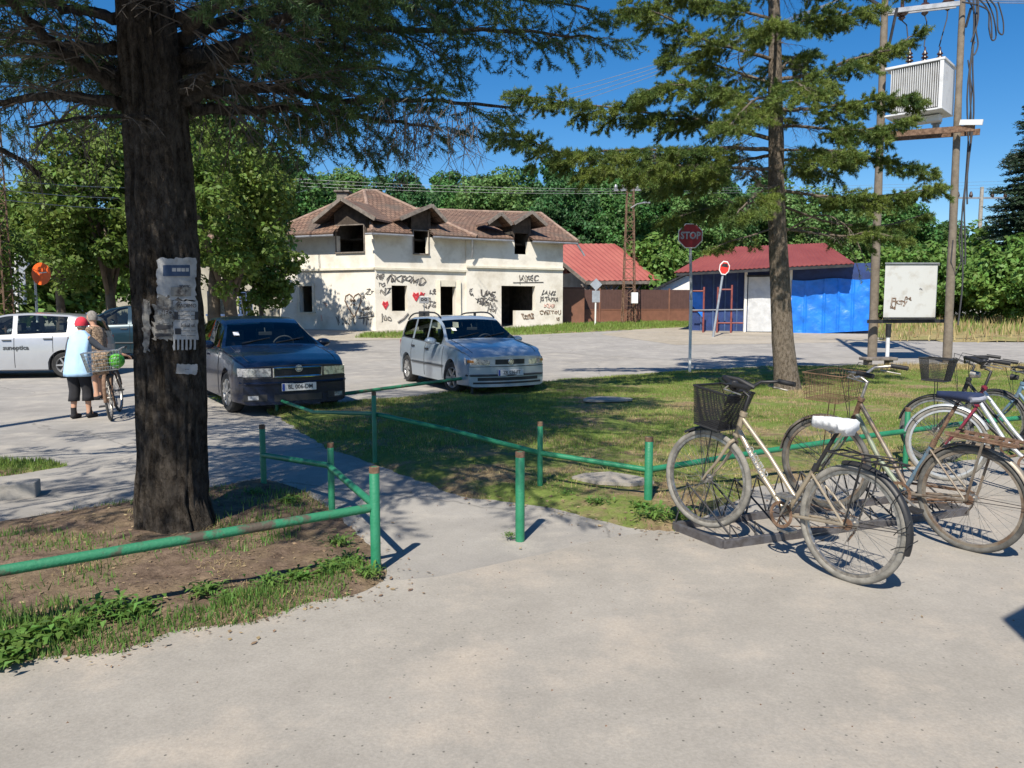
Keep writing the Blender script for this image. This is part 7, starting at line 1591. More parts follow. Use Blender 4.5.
# ============================================================ TREES
def barkmat(name, c1, c2, vs=7, stretch=0.28, bump=1.0, lichen=None):
    m = bpy.data.materials.new(name); m.use_nodes = True; nt = m.node_tree; b = nt.nodes['Principled BSDF']; b.inputs['Roughness'].default_value = .95; b.inputs['Specular IOR Level'].default_value = .2
    tc = nd(nt, 'ShaderNodeTexCoord'); mp = nd(nt, 'ShaderNodeMapping'); mp.inputs['Scale'].default_value = (1, 1, stretch); nt.links.new(tc.outputs['Object'], mp.inputs[0])
    n0 = nd(nt, 'ShaderNodeTexNoise'); n0.inputs['Scale'].default_value = vs * 2; n0.inputs['Detail'].default_value = 8; n0.inputs['Roughness'].default_value = .7; nt.links.new(mp.outputs[0], n0.inputs['Vector'])
    mv = nd(nt, 'ShaderNodeMix', data_type='VECTOR'); mv.inputs[0].default_value = .12; nt.links.new(mp.outputs[0], mv.inputs[4]); nt.links.new(n0.outputs['Color'], mv.inputs[5])
    v = nd(nt, 'ShaderNodeTexVoronoi', feature='DISTANCE_TO_EDGE'); v.inputs['Scale'].default_value = vs * 3.4; nt.links.new(mv.outputs[1], v.inputs['Vector'])
    rp = nd(nt, 'ShaderNodeValToRGB'); rp.color_ramp.elements[0].position = .0; rp.color_ramp.elements[1].position = .22; rp.color_ramp.elements[0].color = (*[x * .25 for x in c1], 1); rp.color_ramp.elements[1].color = (*c1, 1); nt.links.new(v.outputs['Distance'], rp.inputs[0])  # dark plate fissures; leaf-shadow dapple worked into the colour by added contrast
    r2 = nd(nt, 'ShaderNodeValToRGB'); r2.color_ramp.elements[0].position = .4; r2.color_ramp.elements[1].position = .65; r2.color_ramp.elements[0].color = (.0, .0, .0, 1); r2.color_ramp.elements[1].color = (1, 1, 1, 1); nt.links.new(n0.outputs['Fac'], r2.inputs[0])
    x = nd(nt, 'ShaderNodeMix', data_type='RGBA'); nt.links.new(r2.outputs[0], x.inputs[0]); nt.links.new(rp.outputs[0], x.inputs[6]); x.inputs[7].default_value = (*c2, 1); nt.links.new(x.outputs[2], b.inputs['Base Color'])
    ad = nd(nt, 'ShaderNodeMath', operation='ADD'); nt.links.new(v.outputs['Distance'], ad.inputs[0]); nt.links.new(n0.outputs['Fac'], ad.inputs[1])
    bp = nd(nt, 'ShaderNodeBump'); bp.inputs['Strength'].default_value = bump; bp.inputs['Distance'].default_value = .05; nt.links.new(ad.outputs[0], bp.inputs['Height']); nt.links.new(bp.outputs[0], b.inputs['Normal']); return m
M['bark_dark'] = barkmat('bark_dark', (0.12, 0.095, 0.072), (0.24, 0.205, 0.17), 11, .5, 1.2)
M['bark_brown'] = barkmat('bark_brown', (0.17, 0.135, 0.10), (0.25, 0.21, 0.17), 12, .5, .6)
M['twig'] = mat('twig_grey', (0.055, 0.045, 0.038), .9, col2=(0.11, 0.095, 0.08), vscale=3)
M['twig_pale'] = mat('twig_pale', (0.26, 0.22, 0.18), .9, var=.2)
M['bark_plain'] = mat('bark_plain', (0.10, 0.08, 0.06), .95, var=.3, vscale=3, bump=.5)
M['needles_dark'] = leafmat('needles_dark', (0.040, 0.080, 0.026), (0.075, 0.125, 0.035), .14, .35, .9)
M['needles_light'] = leafmat('needles_light', (0.055, 0.105, 0.026), (0.20, 0.25, 0.05), .2, .35, 2.2)
M['leaf_lime'] = leafmat('leaf_lime', (0.08, 0.145, 0.024), (0.15, 0.21, 0.04), .3, .3, .5)
M['leaf_mid'] = leafmat('leaf_mid', (0.05, 0.135, 0.035), (0.095, 0.20, 0.05), .28, .35, .25)
M['leaf_pale'] = leafmat('leaf_pale', (0.085, 0.175, 0.045), (0.145, 0.24, 0.07), .28, .35, .25)
M['leaf_deep'] = leafmat('leaf_deep', (0.035, 0.10, 0.033), (0.065, 0.15, 0.045), .28, .35, .25)
M['leaf_bush'] = leafmat('leaf_bush', (0.085, 0.18, 0.035), (0.16, 0.26, 0.055), .28, .35, .3)
M['leaf_dark'] = leafmat('leaf_dark', (0.016, 0.035, 0.018), (0.028, 0.055, 0.024), .1, .3, .4)
def norm(a): return a / np.maximum(np.linalg.norm(a, axis=-1, keepdims=True), 1e-9)
def trunk_mesh(name, ctrl, mt, parent, org, nring=64, nz=120, amp=.018, freq=5, flare=(.35, .5, 5)):
    """ctrl: list of (centre, radius) bottom to top, with real ridged bark relief"""
    zs = np.linspace(0, len(ctrl) - 1, nz); C = np.array([tuple(c[0]) for c in ctrl]); Rr = np.array([c[1] for c in ctrl]); k = np.arange(len(ctrl))
    cx, cy, cz = (np.interp(zs, k, C[:, i]) for i in range(3)); rr = np.interp(zs, k, Rr)
    A, Z = np.meshgrid(np.linspace(0, 2 * np.pi, nring, endpoint=False), np.arange(nz)); z = cz[Z]
    h = z - cz[0]; fl = flare[0] * np.exp(-np.maximum(h, 0) / flare[1] * 3) * (1 + .5 * np.cos(A * flare[2] + 1)) * .5
    p = np.stack([np.cos(A) * 2.2, np.sin(A) * 2.2, z * .45], -1); ridge = np.abs(fnoise(p * freq * .6, 3)); big = fnoise(p * .9 + 5, 2)
    r = rr[Z] * (1 + fl) + amp * (1 - 2.5 * ridge) + amp * 1.2 * big
    V = np.stack([cx[Z] + r * np.cos(A), cy[Z] + r * np.sin(A), z], -1).reshape(-1, 3); mb = MB(); mb.v = [tuple(v) for v in V]
    mb.f = [(i * nring + j, i * nring + (j + 1) % nring, (i + 1) * nring + (j + 1) % nring, (i + 1) * nring + j) for i in range(nz - 1) for j in range(nring)]
    return obj(name, mb, mt, parent, smooth='all', org=org, fix=False)
def smooth_path(pts, n):
    q = [Vector(p) for p in pts]; out = []
    for j in range(len(q) - 1):
        p0, p1, p2, p3 = q[max(j - 1, 0)], q[j], q[j + 1], q[min(j + 2, len(q) - 1)]
        for s_ in range(n): u = s_ / n; out.append(0.5 * ((2 * p1) + (p2 - p0) * u + (2 * p0 - 5 * p1 + 4 * p2 - p3) * u * u + (3 * p1 - 3 * p2 + p3 - p0) * u ** 3))
    out.append(q[-1]); return out
class Conifer:
    def __init__(s, seed, kind): s.rg = random.Random(seed); s.tp = []; s.td = []; s.ts = []; s.wood = MB(); s.twig = MB(); s.pale = MB(); s.k = kind
    def limb(s, pts, r0, r1, fol=.35, nsec=18, sl=.8, droop=.25, bare=.3, dens=1.0, pale=False, tert=True, flat=.45):
        rg = s.rg; P_ = smooth_path(pts, 8); n = len(P_)
        P_ = [p + Vector((rg.gauss(0, 1), rg.gauss(0, 1), rg.gauss(0, 1))) * r0 * .15 for p in P_]
        s.wood.tube(P_, [r0 + (r1 - r0) * (i / (n - 1)) ** .8 for i in range(n)], 8)
        L = sum((P_[i + 1] - P_[i]).length for i in range(n - 1))
        if s.k == 2: nsec = int(nsec * 1.25)
        for k in range(nsec):
            t = .10 + .9 * (k + rg.random()) / nsec; i = min(int(t * (n - 1)), n - 2); p = P_[i].lerp(P_[i + 1], t * (n - 1) - i); d = (P_[i + 1] - P_[i]).normalized()
            side = d.cross(Vector((0, 0, 1))); side = (side.normalized() if side.length > .1 else Vector((1, 0, 0))) * (1 if k % 2 else -1)
            dr = (d * rg.uniform(.35, .9) + side * rg.uniform(.5, 1.0) + Vector((0, 0, rg.uniform(-.5, .35) * (.8 if s.k == 2 else 1)))).normalized()
            ln = sl * (.72 if s.k == 2 else 1) * rg.uniform(.5, 1.1) * (1.15 - .75 * t); dead = t < fol or rg.random() < bare * (1 - t)
            s.sec(p, dr, ln, max(.004, r0 * .22 * (1 - t * .6)), dead, droop, dens, pale)
        if r1 < .03: s.tuft(P_[-1], d, 1.2)
    def sec(s, p, d, ln, r, dead, droop, dens, pale=False):
        rg = s.rg; m = 5; q = [p]; dd = d.copy()
        for i in range(m): dd = (dd + Vector((rg.gauss(0, .10), rg.gauss(0, .10), -droop * .35 + rg.gauss(0, .08)))).normalized(); q.append(q[-1] + dd * ln / m)
        (s.pale if (dead and pale) else s.twig).tube(q, [r * (1 - .75 * i / m) for i in range(m + 1)], 5, caps=False)
        nt = int((9 if not dead else 6) * ln / .5 * dens) + 2
        for k in range(nt):
            t = (k + rg.random()) / nt; t = .12 + .88 * t; i = min(int(t * m), m - 1); a = q[i].lerp(q[i + 1], t * m - i); d2 = (q[i + 1] - q[i]).normalized()
            sd = d2.cross(Vector((0, 0, 1))); sd = (sd.normalized() if sd.length > .1 else Vector((1, 0, 0))) * (1 if k % 2 else -1)
            e = (d2 * rg.uniform(.4, 1) + sd * rg.uniform(.3, 1) + Vector((0, 0, rg.uniform(-.7, .3) * (.8 if s.k == 2 else 1)))).normalized(); l2 = ln * rg.uniform(.18, .42) * (1.15 - .6 * t)
            w = [a, a + e * l2 * .5, a + e * l2 + Vector((0, 0, -droop * .25 * l2 * (2.0 if dead else 1)))]
            (s.pale if (dead and pale) else s.twig).tube(w, [r * .4, r * .3, r * .12], 3, caps=False)
            if dead:
                if rg.random() < .5: f = w[1] + Vector((rg.gauss(0, .4), rg.gauss(0, .4), -rg.random())).normalized() * l2 * .6; (s.pale if pale else s.twig).tube([w[1], f], [r * .25, r * .1], 3, caps=False)
                continue
            for tt in (.45, .8, 1.0):
                c = w[0].lerp(w[2], tt) if tt < 1 else w[2]; s.tuft(c, (e + Vector((0, 0, rg.uniform(-.1, .35)))).normalized(), rg.uniform(.75, 1.2))
        if not dead: s.tuft(q[-1], dd, 1.1); s.tuft(q[-2], (dd + Vector((0, 0, .4))).normalized(), 1.0)
    def tuft(s, c, d, sc): s.tp.append(tuple(c)); s.td.append(tuple(d)); s.ts.append(sc)
    def foliage(s, name, parent, org, mt, nlen, nw, axis, nn, seed, spread=1.0):
        rg = np.random.default_rng(seed); TP, TD, TS = np.array(s.tp), norm(np.array(s.td)), np.array(s.ts); N = len(TP)
        u = norm(np.cross(TD, rg.normal(size=(N, 3)))); v = np.cross(TD, u)
        a = rg.uniform(0, 2 * np.pi, (N, nn)); h = rg.uniform(0, 1, (N, nn)); lean = rg.uniform(.35, .9, (N, nn)); L = nlen * rg.uniform(.7, 1.15, (N, nn)) * TS[:, None]
        rad = u[:, None] * np.cos(a)[..., None] + v[:, None] * np.sin(a)[..., None]
        dirn = norm(rad * spread + TD[:, None] * lean[..., None]); base = TP[:, None] + TD[:, None] * (h * axis * TS[:, None])[..., None]
        wd = norm(np.cross(dirn, rg.normal(size=(N, nn, 3)))) * (nw / 2)
        tri = np.stack([base - wd, base + wd, base + dirn * L[..., None]], 2).reshape(-1, 3, 3)
        return arr_mesh(name, tri, 3, mt, parent, org)
# ---- the big conifer at left -------------------------------------------------
tb_ = Vector((-2.40, 5.46, 0)); T1 = thing('conifer_tree', 'big dark conifer in the left foreground with paper notices on its thick rough trunk', 'tree', tb_)
ctr = [(P(172, 541, 5.46), .262)]; ctr[0] = (Vector((-2.40, 5.46, -.08)), .235)
for py, px, r_ in ((500, 172.5, .214), (450, 172.5, .208), (400, 172, .206), (350, 170, .206), (300, 167, .204), (250, 164, .202), (200, 160, .198), (150, 157, .190), (100, 153, .184), (50, 148, .170), (0, 145, .160)):
    q = P(px, py, 5.46); ctr.append((q, r_))
top = ctr[-1][0]; ctr += [(top + Vector((-.05, 0, 2)), .18), (top + Vector((-.08, .05, 4.5)), .11), (top + Vector((-.05, .05, 7)), .03)]
trunk_mesh('trunk', ctr, M['bark_dark'], T1, tb_, 96, 300, .024, 6, (.42, .6, 5))
c1 = Conifer(5, 1)
def L1(pxs, r0, r1, **kw): c1.limb([P(x, y, Y) for x, y, Y in pxs], r0, r1, **kw)
L1([(182, 92, 5.5), (215, 68, 5.4), (250, 38, 5.3), (285, 18, 5.2), (330, -8, 5.1), (400, -35, 5.0)], .055, .02, fol=.55, nsec=17, sl=.7, bare=.6)
L1([(186, 100, 5.5), (215, 90, 5.6), (255, 87, 5.9), (300, 92, 6.2), (350, 102, 6.5), (430, 100, 7.0), (510, 108, 7.5)], .055, .012, fol=.30, nsec=25, sl=.95, bare=.4)
L1([(190, 108, 5.5), (240, 110, 5.9), (300, 108, 6.3), (370, 118, 6.8), (440, 128, 7.4)], .045, .01, fol=.25, nsec=22, sl=.85, bare=.4, droop=.4)
L1([(185, 60, 5.5), (240, 45, 6.2), (330, 30, 7.0), (430, 30, 7.8), (530, 32, 8.6), (600, 38, 9.2)], .055, .01, fol=.12, nsec=34, sl=1.15, bare=.15, dens=1.2)
L1([(180, 40, 5.6), (250, 14, 6.4), (360, 0, 7.2), (470, -5, 8.0), (590, 8, 8.8)], .05, .01, fol=.12, nsec=34, sl=1.2, bare=.1, dens=1.2)
L1([(180, 20, 5.5), (260, -10, 6.0), (380, -20, 6.6), (520, -15, 7.3)], .05, .012, fol=.15, nsec=28, sl=1.1, bare=.15, dens=1.1)
L1([(180, 70, 5.7), (230, 62, 6.8), (290, 60, 8.0), (360, 66, 9.2), (420, 74, 10.0)], .045, .01, fol=.15, nsec=27, sl=1.1, bare=.2, dens=1.1)
L1([(178, 55, 5.7), (215, 48, 7.0), (265, 50, 8.5), (330, 52, 9.8)], .045, .01, fol=.10, nsec=25, sl=1.1, bare=.15)
L1([(170, 70, 5.8), (185, 60, 7.2), (205, 72, 8.8), (230, 88, 10.2)], .045, .01, fol=.2, nsec=20, sl=1.0, bare=.2)
L1([(120, 90, 5.5), (92, 72, 5.4), (60, 50, 5.3), (30, 22, 5.2), (0, -10, 5.0), (-60, -30, 4.9)], .05, .02, fol=.75, nsec=15, sl=.75, bare=.9)
L1([(119, 103, 5.5), (90, 100, 5.6), (50, 96, 5.8), (0, 103, 6.0), (-60, 112, 6.2), (-150, 120, 6.4)], .048, .015, fol=.55, nsec=16, sl=.8, bare=.7)
L1([(117, 50, 5.5), (70, 46, 6.0), (10, 42, 6.6), (-60, 50, 7.0)], .045, .012, fol=.15, nsec=19, sl=1.0, bare=.25)
L1([(120, 20, 5.5), (70, 8, 5.9), (10, 0, 6.4), (-80, 5, 6.9)], .045, .012, fol=.12, nsec=19, sl=1.1, bare=.15)
L1([(122, 78, 5.6), (96, 66, 6.6), (55, 62, 7.8), (5, 68, 9.0)], .045, .01, fol=.3, nsec=18, sl=1.1, bare=.4)
L1([(40, 175, 5.6), (12, 155, 5.5), (-30, 140, 5.4), (-90, 130, 5.3)], .02, .012, fol=2, nsec=11, sl=.5, bare=1, droop=.1)
L1([(-120, 60, 6.2), (-60, 120, 5.9), (0, 148, 5.7), (42, 178, 5.6)], .028, .004, fol=2, nsec=17, sl=.55, bare=1, droop=.35)
L1([(150, 118, 5.25), (120, 116, 4.9), (80, 118, 4.6), (30, 128, 4.3)], .018, .006, fol=2, nsec=9, sl=.5, bare=1)
L1([(330, -30, 5.6), (330, 20, 6.2), (345, 48, 6.6), (330, 75, 6.8)], .016, .004, fol=2, nsec=10, sl=.5, bare=1)
L1([(185, 30, 5.2), (220, 5, 4.6), (290, -30, 4.1)], .04, .012, fol=.5, nsec=13, sl=.6, bare=.6)
# higher whorls: overhead crown that shades lawn and path
rgt = random.Random(42)
for k in range(62):
    z = 3.7 + 7.4 * (k / 62) + rgt.uniform(-.2, .2); a = k * 2.399 if k % 3 else -math.pi / 2 + rgt.uniform(-.5, .5) - .3; RL = 4.9 * (1 - (z - 3.7) / 10.5) + .4
    dx, dy = math.cos(a), math.sin(a)
    if dy > -.15: z += .75
    if dy < 0: RL = min(RL * 1.1, (.86 * z - .35) / max(-dy, .35))
    cx_, cy_ = -2.6, 5.5; s0 = Vector((cx_, cy_, z)); RL *= rgt.uniform(.8, 1.1)
    c1.limb([s0, s0 + Vector((dx * RL * .35, dy * RL * .35, .12)), s0 + Vector((dx * RL * .7, dy * RL * .7, -.05)), s0 + Vector((dx * RL, dy * RL, -.35))], .045, .01, fol=.12, nsec=22, sl=1.15, bare=.12, dens=.7 if dy > -.15 else 1.05)
# hanging thin dead shoots seen against the sky below the branches
for k in range(150):
    x = rgt.choice([rgt.uniform(200, 470), rgt.uniform(380, 480), rgt.uniform(-10, 120)]); Y = rgt.uniform(5.4, 7.0); y0 = rgt.uniform(95, 130) if x > 150 else rgt.uniform(90, 150); a = P(x, y0, Y); ln = rgt.uniform(.2, .62); q = [a]; d = Vector((rgt.gauss(0, .35), rgt.gauss(0, .3), -1)).normalized()
    for i in range(5): d = (d + Vector((rgt.gauss(0, .16), rgt.gauss(0, .16), 0))).normalized(); q.append(q[-1] + d * ln / 5)
    c1.twig.tube(q, [.004 * (1 - .14 * i) for i in range(6)], 3, caps=False)
    for i in (2, 3, 4): e = q[i] + Vector((rgt.gauss(0, 1), rgt.gauss(0, 1), -.8)).normalized() * ln * .3; c1.twig.tube([q[i], e], [.0025, .001], 3, caps=False)
print('tree1 tufts', len(c1.tp))
obj('branches', c1.wood, M['bark_dark'], T1, smooth='all', org=tb_, fix=False); o = obj('twigs', c1.twig, M['twig'], T1, org=tb_, fix=False)
c1.foliage('crown', T1, tb_, M['needles_dark'], .042, .0072, .11, 27, 1)
# ---- second conifer on the lawn ---------------------------------------------
tg = G(787, 393); Y2 = tg.y + .2; tb2 = Vector((tg.x + .05, Y2, tg.z)); T2 = thing('conifer_tree', 'sunlit yellow green conifer with bare lower trunk on the lawn, in front of the kiosk', 'tree', tb2)
ctr = [(Vector((P(789, 393, Y2).x, Y2, tg.z - .1)), .26)]
for px, py, r_ in ((786, 370, .235), (783, 340, .21), (781, 300, .195), (779, 260, .18), (777, 220, .17), (776, 180, .155), (776, 140, .145), (775, 100, .135), (775, 50, .12), (774, 0, .105)): ctr.append((P(px, py, Y2), r_))
tp2 = ctr[-1][0]; ctr += [(tp2 + Vector((0, 0, 1.5)), .07), (tp2 + Vector((0, 0, 3.6)), .015)]
trunk_mesh('trunk', [(c_[0], c_[1] * .92) for c_ in ctr], M['bark_brown'], T2, tb2, 48, 200, .011, 7, (.5, .45, 4))
c2 = Conifer(9, 2)
tx = lambda py: 781 - (300 - py) * .02 if py < 300 else 781
def L2(y0, pts, r0=.045, r1=.01, **kw): c2.limb([P(tx(y0), y0, Y2)] + [P(x, y, Y2 + d) for x, y, d in pts], r0, r1, **kw)
L2(228, [(840, 236, -.4), (870, 232, -.8), (905, 240, -1.0)], .03, nsec=18, sl=.7, fol=.45, pale=True, bare=.3)
L2(226, [(750, 236, -.3), (728, 242, -.5), (712, 250, -.6)], .02, nsec=12, sl=.4, fol=.35)
L2(200, [(735, 205, .2), (700, 210, .2), (665, 222, .3)], .03, nsec=20, sl=.9, fol=.3)
L2(190, [(825, 196, -.3), (880, 196, -.5), (935, 188, -.7)], .035, nsec=30, sl=1.0, fol=.28, bare=.15)
L2(205, [(830, 222, .6), (880, 226, .9), (925, 214, 1.0)], .03, nsec=22, sl=.9, fol=.35)
L2(160, [(820, 160, .2), (870, 158, .4), (930, 172, .5)], .035, nsec=28, sl=1.0, fol=.25)
L2(170, [(740, 168, -.4), (690, 165, -.9), (640, 172, -1.5), (590, 170, -2.0)], .04, nsec=34, sl=1.1, fol=.25, bare=.15)
L2(150, [(730, 148, -.3), (680, 150, -.6), (620, 150, -1.2), (560, 152, -1.8), (505, 128, -2.2)], .045, nsec=44, sl=1.25, fol=.2, bare=.1, dens=1.2)
L2(140, [(735, 130, .3), (690, 118, .5), (640, 112, .5), (580, 104, .4), (520, 96, .2)], .045, nsec=44, sl=1.25, fol=.25, bare=.1, dens=1.2)
L2(155, [(745, 160, .8), (700, 175, 1.2), (650, 190, 1.5)], .04, nsec=28, sl=1.1, fol=.2)
L2(120, [(745, 100, -.3), (710, 88, -.6), (665, 85, -.9), (640, 95, -1.0)], .04, nsec=30, sl=1.1, fol=.25, dens=1.2)
L2(110, [(820, 108, -.2), (870, 100, -.4), (915, 98, -.5)], .04, nsec=30, sl=1.0, fol=.22, dens=1.1)
L2(125, [(820, 128, -.5), (860, 130, -.9), (900, 122, -1.2)], .035, nsec=26, sl=.95, fol=.25)
L2(80, [(820, 72, -.2), (850, 60, -.3), (888, 50, -.3), (912, 36, -.3)], .04, nsec=28, sl=.95, fol=.22, dens=1.1)
L2(60, [(740, 50, -.3), (700, 38, -.5), (660, 14, -.8), (628, 8, -1.0)], .04, nsec=32, sl=1.1, fol=.25, dens=1.2)
L2(85, [(735, 72, .4), (705, 62, .6), (668, 60, .8)], .035, nsec=24, sl=1.0, fol=.25)
L2(30, [(800, 22, -.2), (840, 15, -.2), (870, 10, -.2)], .035, nsec=24, sl=.9, fol=.2)
L2(20, [(740, 10, 0), (700, -4, .2), (665, -8, .3)], .035, nsec=26, sl=1.0, fol=.2)
L2(-5, [(810, -15, 0), (850, -30, 0)], .03, nsec=20, sl=.9, fol=.2)
L2(45, [(775, 30, -1.0), (765, 25, -1.9)], .035, nsec=22, sl=.9, fol=.2); L2(95, [(790, 82, -1.0), (800, 85, -2.0), (812, 95, -2.6)], .035, nsec=24, sl=1.0, fol=.25)
L2(105, [(760, 98, -1.2), (745, 108, -2.0), (730, 125, -2.6)], .035, nsec=24, sl=1.0, fol=.3); L2(75, [(790, 60, 1.2), (805, 55, 2.3)], .035, nsec=22, sl=1.0, fol=.2); L2(120, [(765, 112, 1.2), (750, 110, 2.4)], .035, nsec=22, sl=1.0, fol=.2)
L2(168, [(790, 165, 1.0), (806, 172, 2.0)], .03, nsec=18, sl=.9, fol=.25); L2(150, [(800, 150, -1.0), (822, 150, -1.9), (850, 152, -2.4)], .03, nsec=22, sl=.9, fol=.3); L2(185, [(765, 190, -1.0), (750, 200, -1.8), (735, 215, -2.2)], .03, nsec=22, sl=.9, fol=.35)
L2(235, [(820, 215, -.4), (850, 230, -.6), (865, 262, -.7)], .02, .006, nsec=14, sl=.45, fol=2, pale=True, droop=.6); L2(232, [(815, 228, .3), (848, 244, .3), (860, 275, .3)], .016, .005, nsec=12, sl=.4, fol=2, pale=True, droop=.6)
L2(200, [(755, 180, -.4), (742, 165, -.6), (738, 140, -.8)], .014, .004, nsec=12, sl=.5, fol=2, pale=True, droop=.1); L2(120, [(750, 112, -.5), (738, 112, -.7), (722, 140, -.9)], .014, .004, nsec=12, sl=.5, fol=2, pale=True, droop=.5)
L2(222, [(748, 214, -.6), (738, 205, -.8), (718, 198, -1.0)], .02, .006, nsec=12, sl=.4, fol=2, pale=True); L2(100, [(742, 70, -.5), (738, 50, -.6), (726, 40, -.7)], .014, .004, nsec=10, sl=.5, fol=2, pale=True)
for k in range(14):
    z = tp2.z + .2 + 3.0 * k / 14; a = k * 2.399; RL = 2.3 * (1 - k / 15) + .3; s0 = Vector((tp2.x, tp2.y, z)); c2.limb([s0, s0 + Vector((math.cos(a) * RL * .5, math.sin(a) * RL * .5, .1)), s0 + Vector((math.cos(a) * RL, math.sin(a) * RL, 0))], .03, .008, fol=.15, nsec=14, sl=.8, dens=.8)
print('tree2 tufts', len(c2.tp))
obj('branches', c2.wood, M['bark_brown'], T2, smooth='all', org=tb2, fix=False); obj('twigs', c2.twig, M['twig'], T2, org=tb2, fix=False); obj('dead_twigs', c2.pale, M['twig_pale'], T2, org=tb2, fix=False)
c2.foliage('crown', T2, tb2, M['needles_light'], .058, .0095, .15, 46, 2)

# ---- broadleaved trees ----------------------------------------------------------
def leaves(cent, rad, nper, size, seed, flat=.75, up=.5):
    rg = np.random.default_rng(seed); N = len(cent); d = norm(rg.normal(size=(N, nper, 3))); r = rg.uniform(.35, 1.0, (N, nper)) ** .6
    p = cent[:, None] + d * (r * rad[:, None])[..., None] * np.array([1, 1, flat]); p = p.reshape(-1, 3); n = norm(d.reshape(-1, 3) * .7 + rg.normal(size=p.shape) * .55 + np.array([0, 0, up]))
    u = norm(np.cross(n, rg.normal(size=p.shape))); v = np.cross(n, u); s = size * rg.uniform(.6, 1.25, (len(p), 1)); b = n * s * .18
    return np.stack([p - u * s, p - v * s * .62 + b, p + u * s, p + v * s * .62 + b], 1)
def crown_pts(rg, n, ext, cz, lob=.35, shell=.55, flatbottom=-.6, seed=0):
    d = norm(rg.normal(size=(n * 3, 3))); d = d[d[:, 2] > flatbottom][:n]; r = rg.uniform(shell, 1, len(d)) * (1 + lob * fnoise(d * 1.6 + seed, 2)); return d * r[:, None] * np.array(ext) + np.array([0, 0, cz])
def broadleaf(name, lab, loc, ext, cz, ncl, nper, crad, lsz, mt, seed, trunk_r=.2, group=None, lean=(0, 0), bark='bark_plain', limbs=7, cat='tree', flatb=-.6, shell=.5, trunks=None):
    rg = np.random.default_rng(seed); root = thing(name, lab, cat, loc, 0, group); c = crown_pts(rg, ncl, ext, cz, .35, shell, flatb, seed); rad = rg.uniform(.6, 1.3, len(c)) * crad; c[:, 0] += lean[0] * (c[:, 2] / cz); c[:, 1] += lean[1] * (c[:, 2] / cz)
    arr_mesh('crown', leaves(c, rad, nper, lsz, seed + 1), 4, M[mt], root)
    if trunk_r:
        mb = MB()
        for tx_, ty_ in (trunks or [(0, 0)]):
            b = Vector((tx_, ty_, -.15)); t = Vector((lean[0] * .8 + tx_ * .4, lean[1] * .8, cz * .9)); mb.tube([b, b.lerp(t, .3) + Vector((.05, 0, 0)), b.lerp(t, .6), t], [trunk_r * 1.2, trunk_r * .9, trunk_r * .7, trunk_r * .3], 10)
        tr_ = obj('trunk', mb, M[bark], root, smooth='all')
        mb = MB()
        for i in range(limbs):
            e = Vector(c[rg.integers(len(c))]); a = b.lerp(t, rg.uniform(.35, .8)); mb.tube([a, a.lerp(e, .5) + Vector((0, 0, .15 * (e - a).length)), e], [trunk_r * .45, trunk_r * .3, trunk_r * .08], 6)
        obj('limbs', mb, M[bark], root, smooth='all')
    return root
def gy(px, Y): return onG((px - 512) / FPX * Y, Y)
broadleaf('lime_tree', 'sunlit lime tree behind the navy car, its low branches hanging over its roof', gy(214, 23), (2.35, 2.3, 2.6), 4.25, 190, 120, .42, .085, 'leaf_lime', 31, .22, 'broadleaf trees by the low house', lean=(.3, -.1), flatb=-.95, trunks=[(-.1, 0), (.5, .2)])
broadleaf('lime_tree', 'broad lime tree left of the big trunk behind the silver car', gy(112, 27), (2.6, 2.4, 3.0), 4.9, 200, 120, .48, .10, 'leaf_lime', 32, .2, 'broadleaf trees by the low house', flatb=-.9)
broadleaf('lime_tree', 'smaller lime tree standing behind the orange disc sign', gy(62, 29), (2.1, 2.2, 2.2), 4.4, 150, 110, .48, .10, 'leaf_lime', 33, .18, 'broadleaf trees by the low house', flatb=-.9)
broadleaf('lime_tree', 'tall darker tree rising behind the big trunk towards the brown roof', gy(195, 31), (4.2, 3.0, 3.6), 6.2, 200, 150, .75, .12, 'leaf_mid', 34, .25, 'broadleaf trees by the low house', flatb=-.7)
broadleaf('lime_tree', 'low lime branch tree touching the left corner of the graffiti house', gy(262, 27), (1.35, 1.5, 1.55), 2.85, 80, 100, .38, .09, 'leaf_lime', 35, .10, 'broadleaf trees by the low house', flatb=-.95)
broadleaf('ivy_column', 'tangled brown green creeper round the lattice mast at the left edge', onG(lb2.x - .35, 21.3), (.8, .7, 2.6), 2.6, 70, 90, .35, .07, 'leaf_lime', 36, .05, None, cat='creeper', flatb=-1)
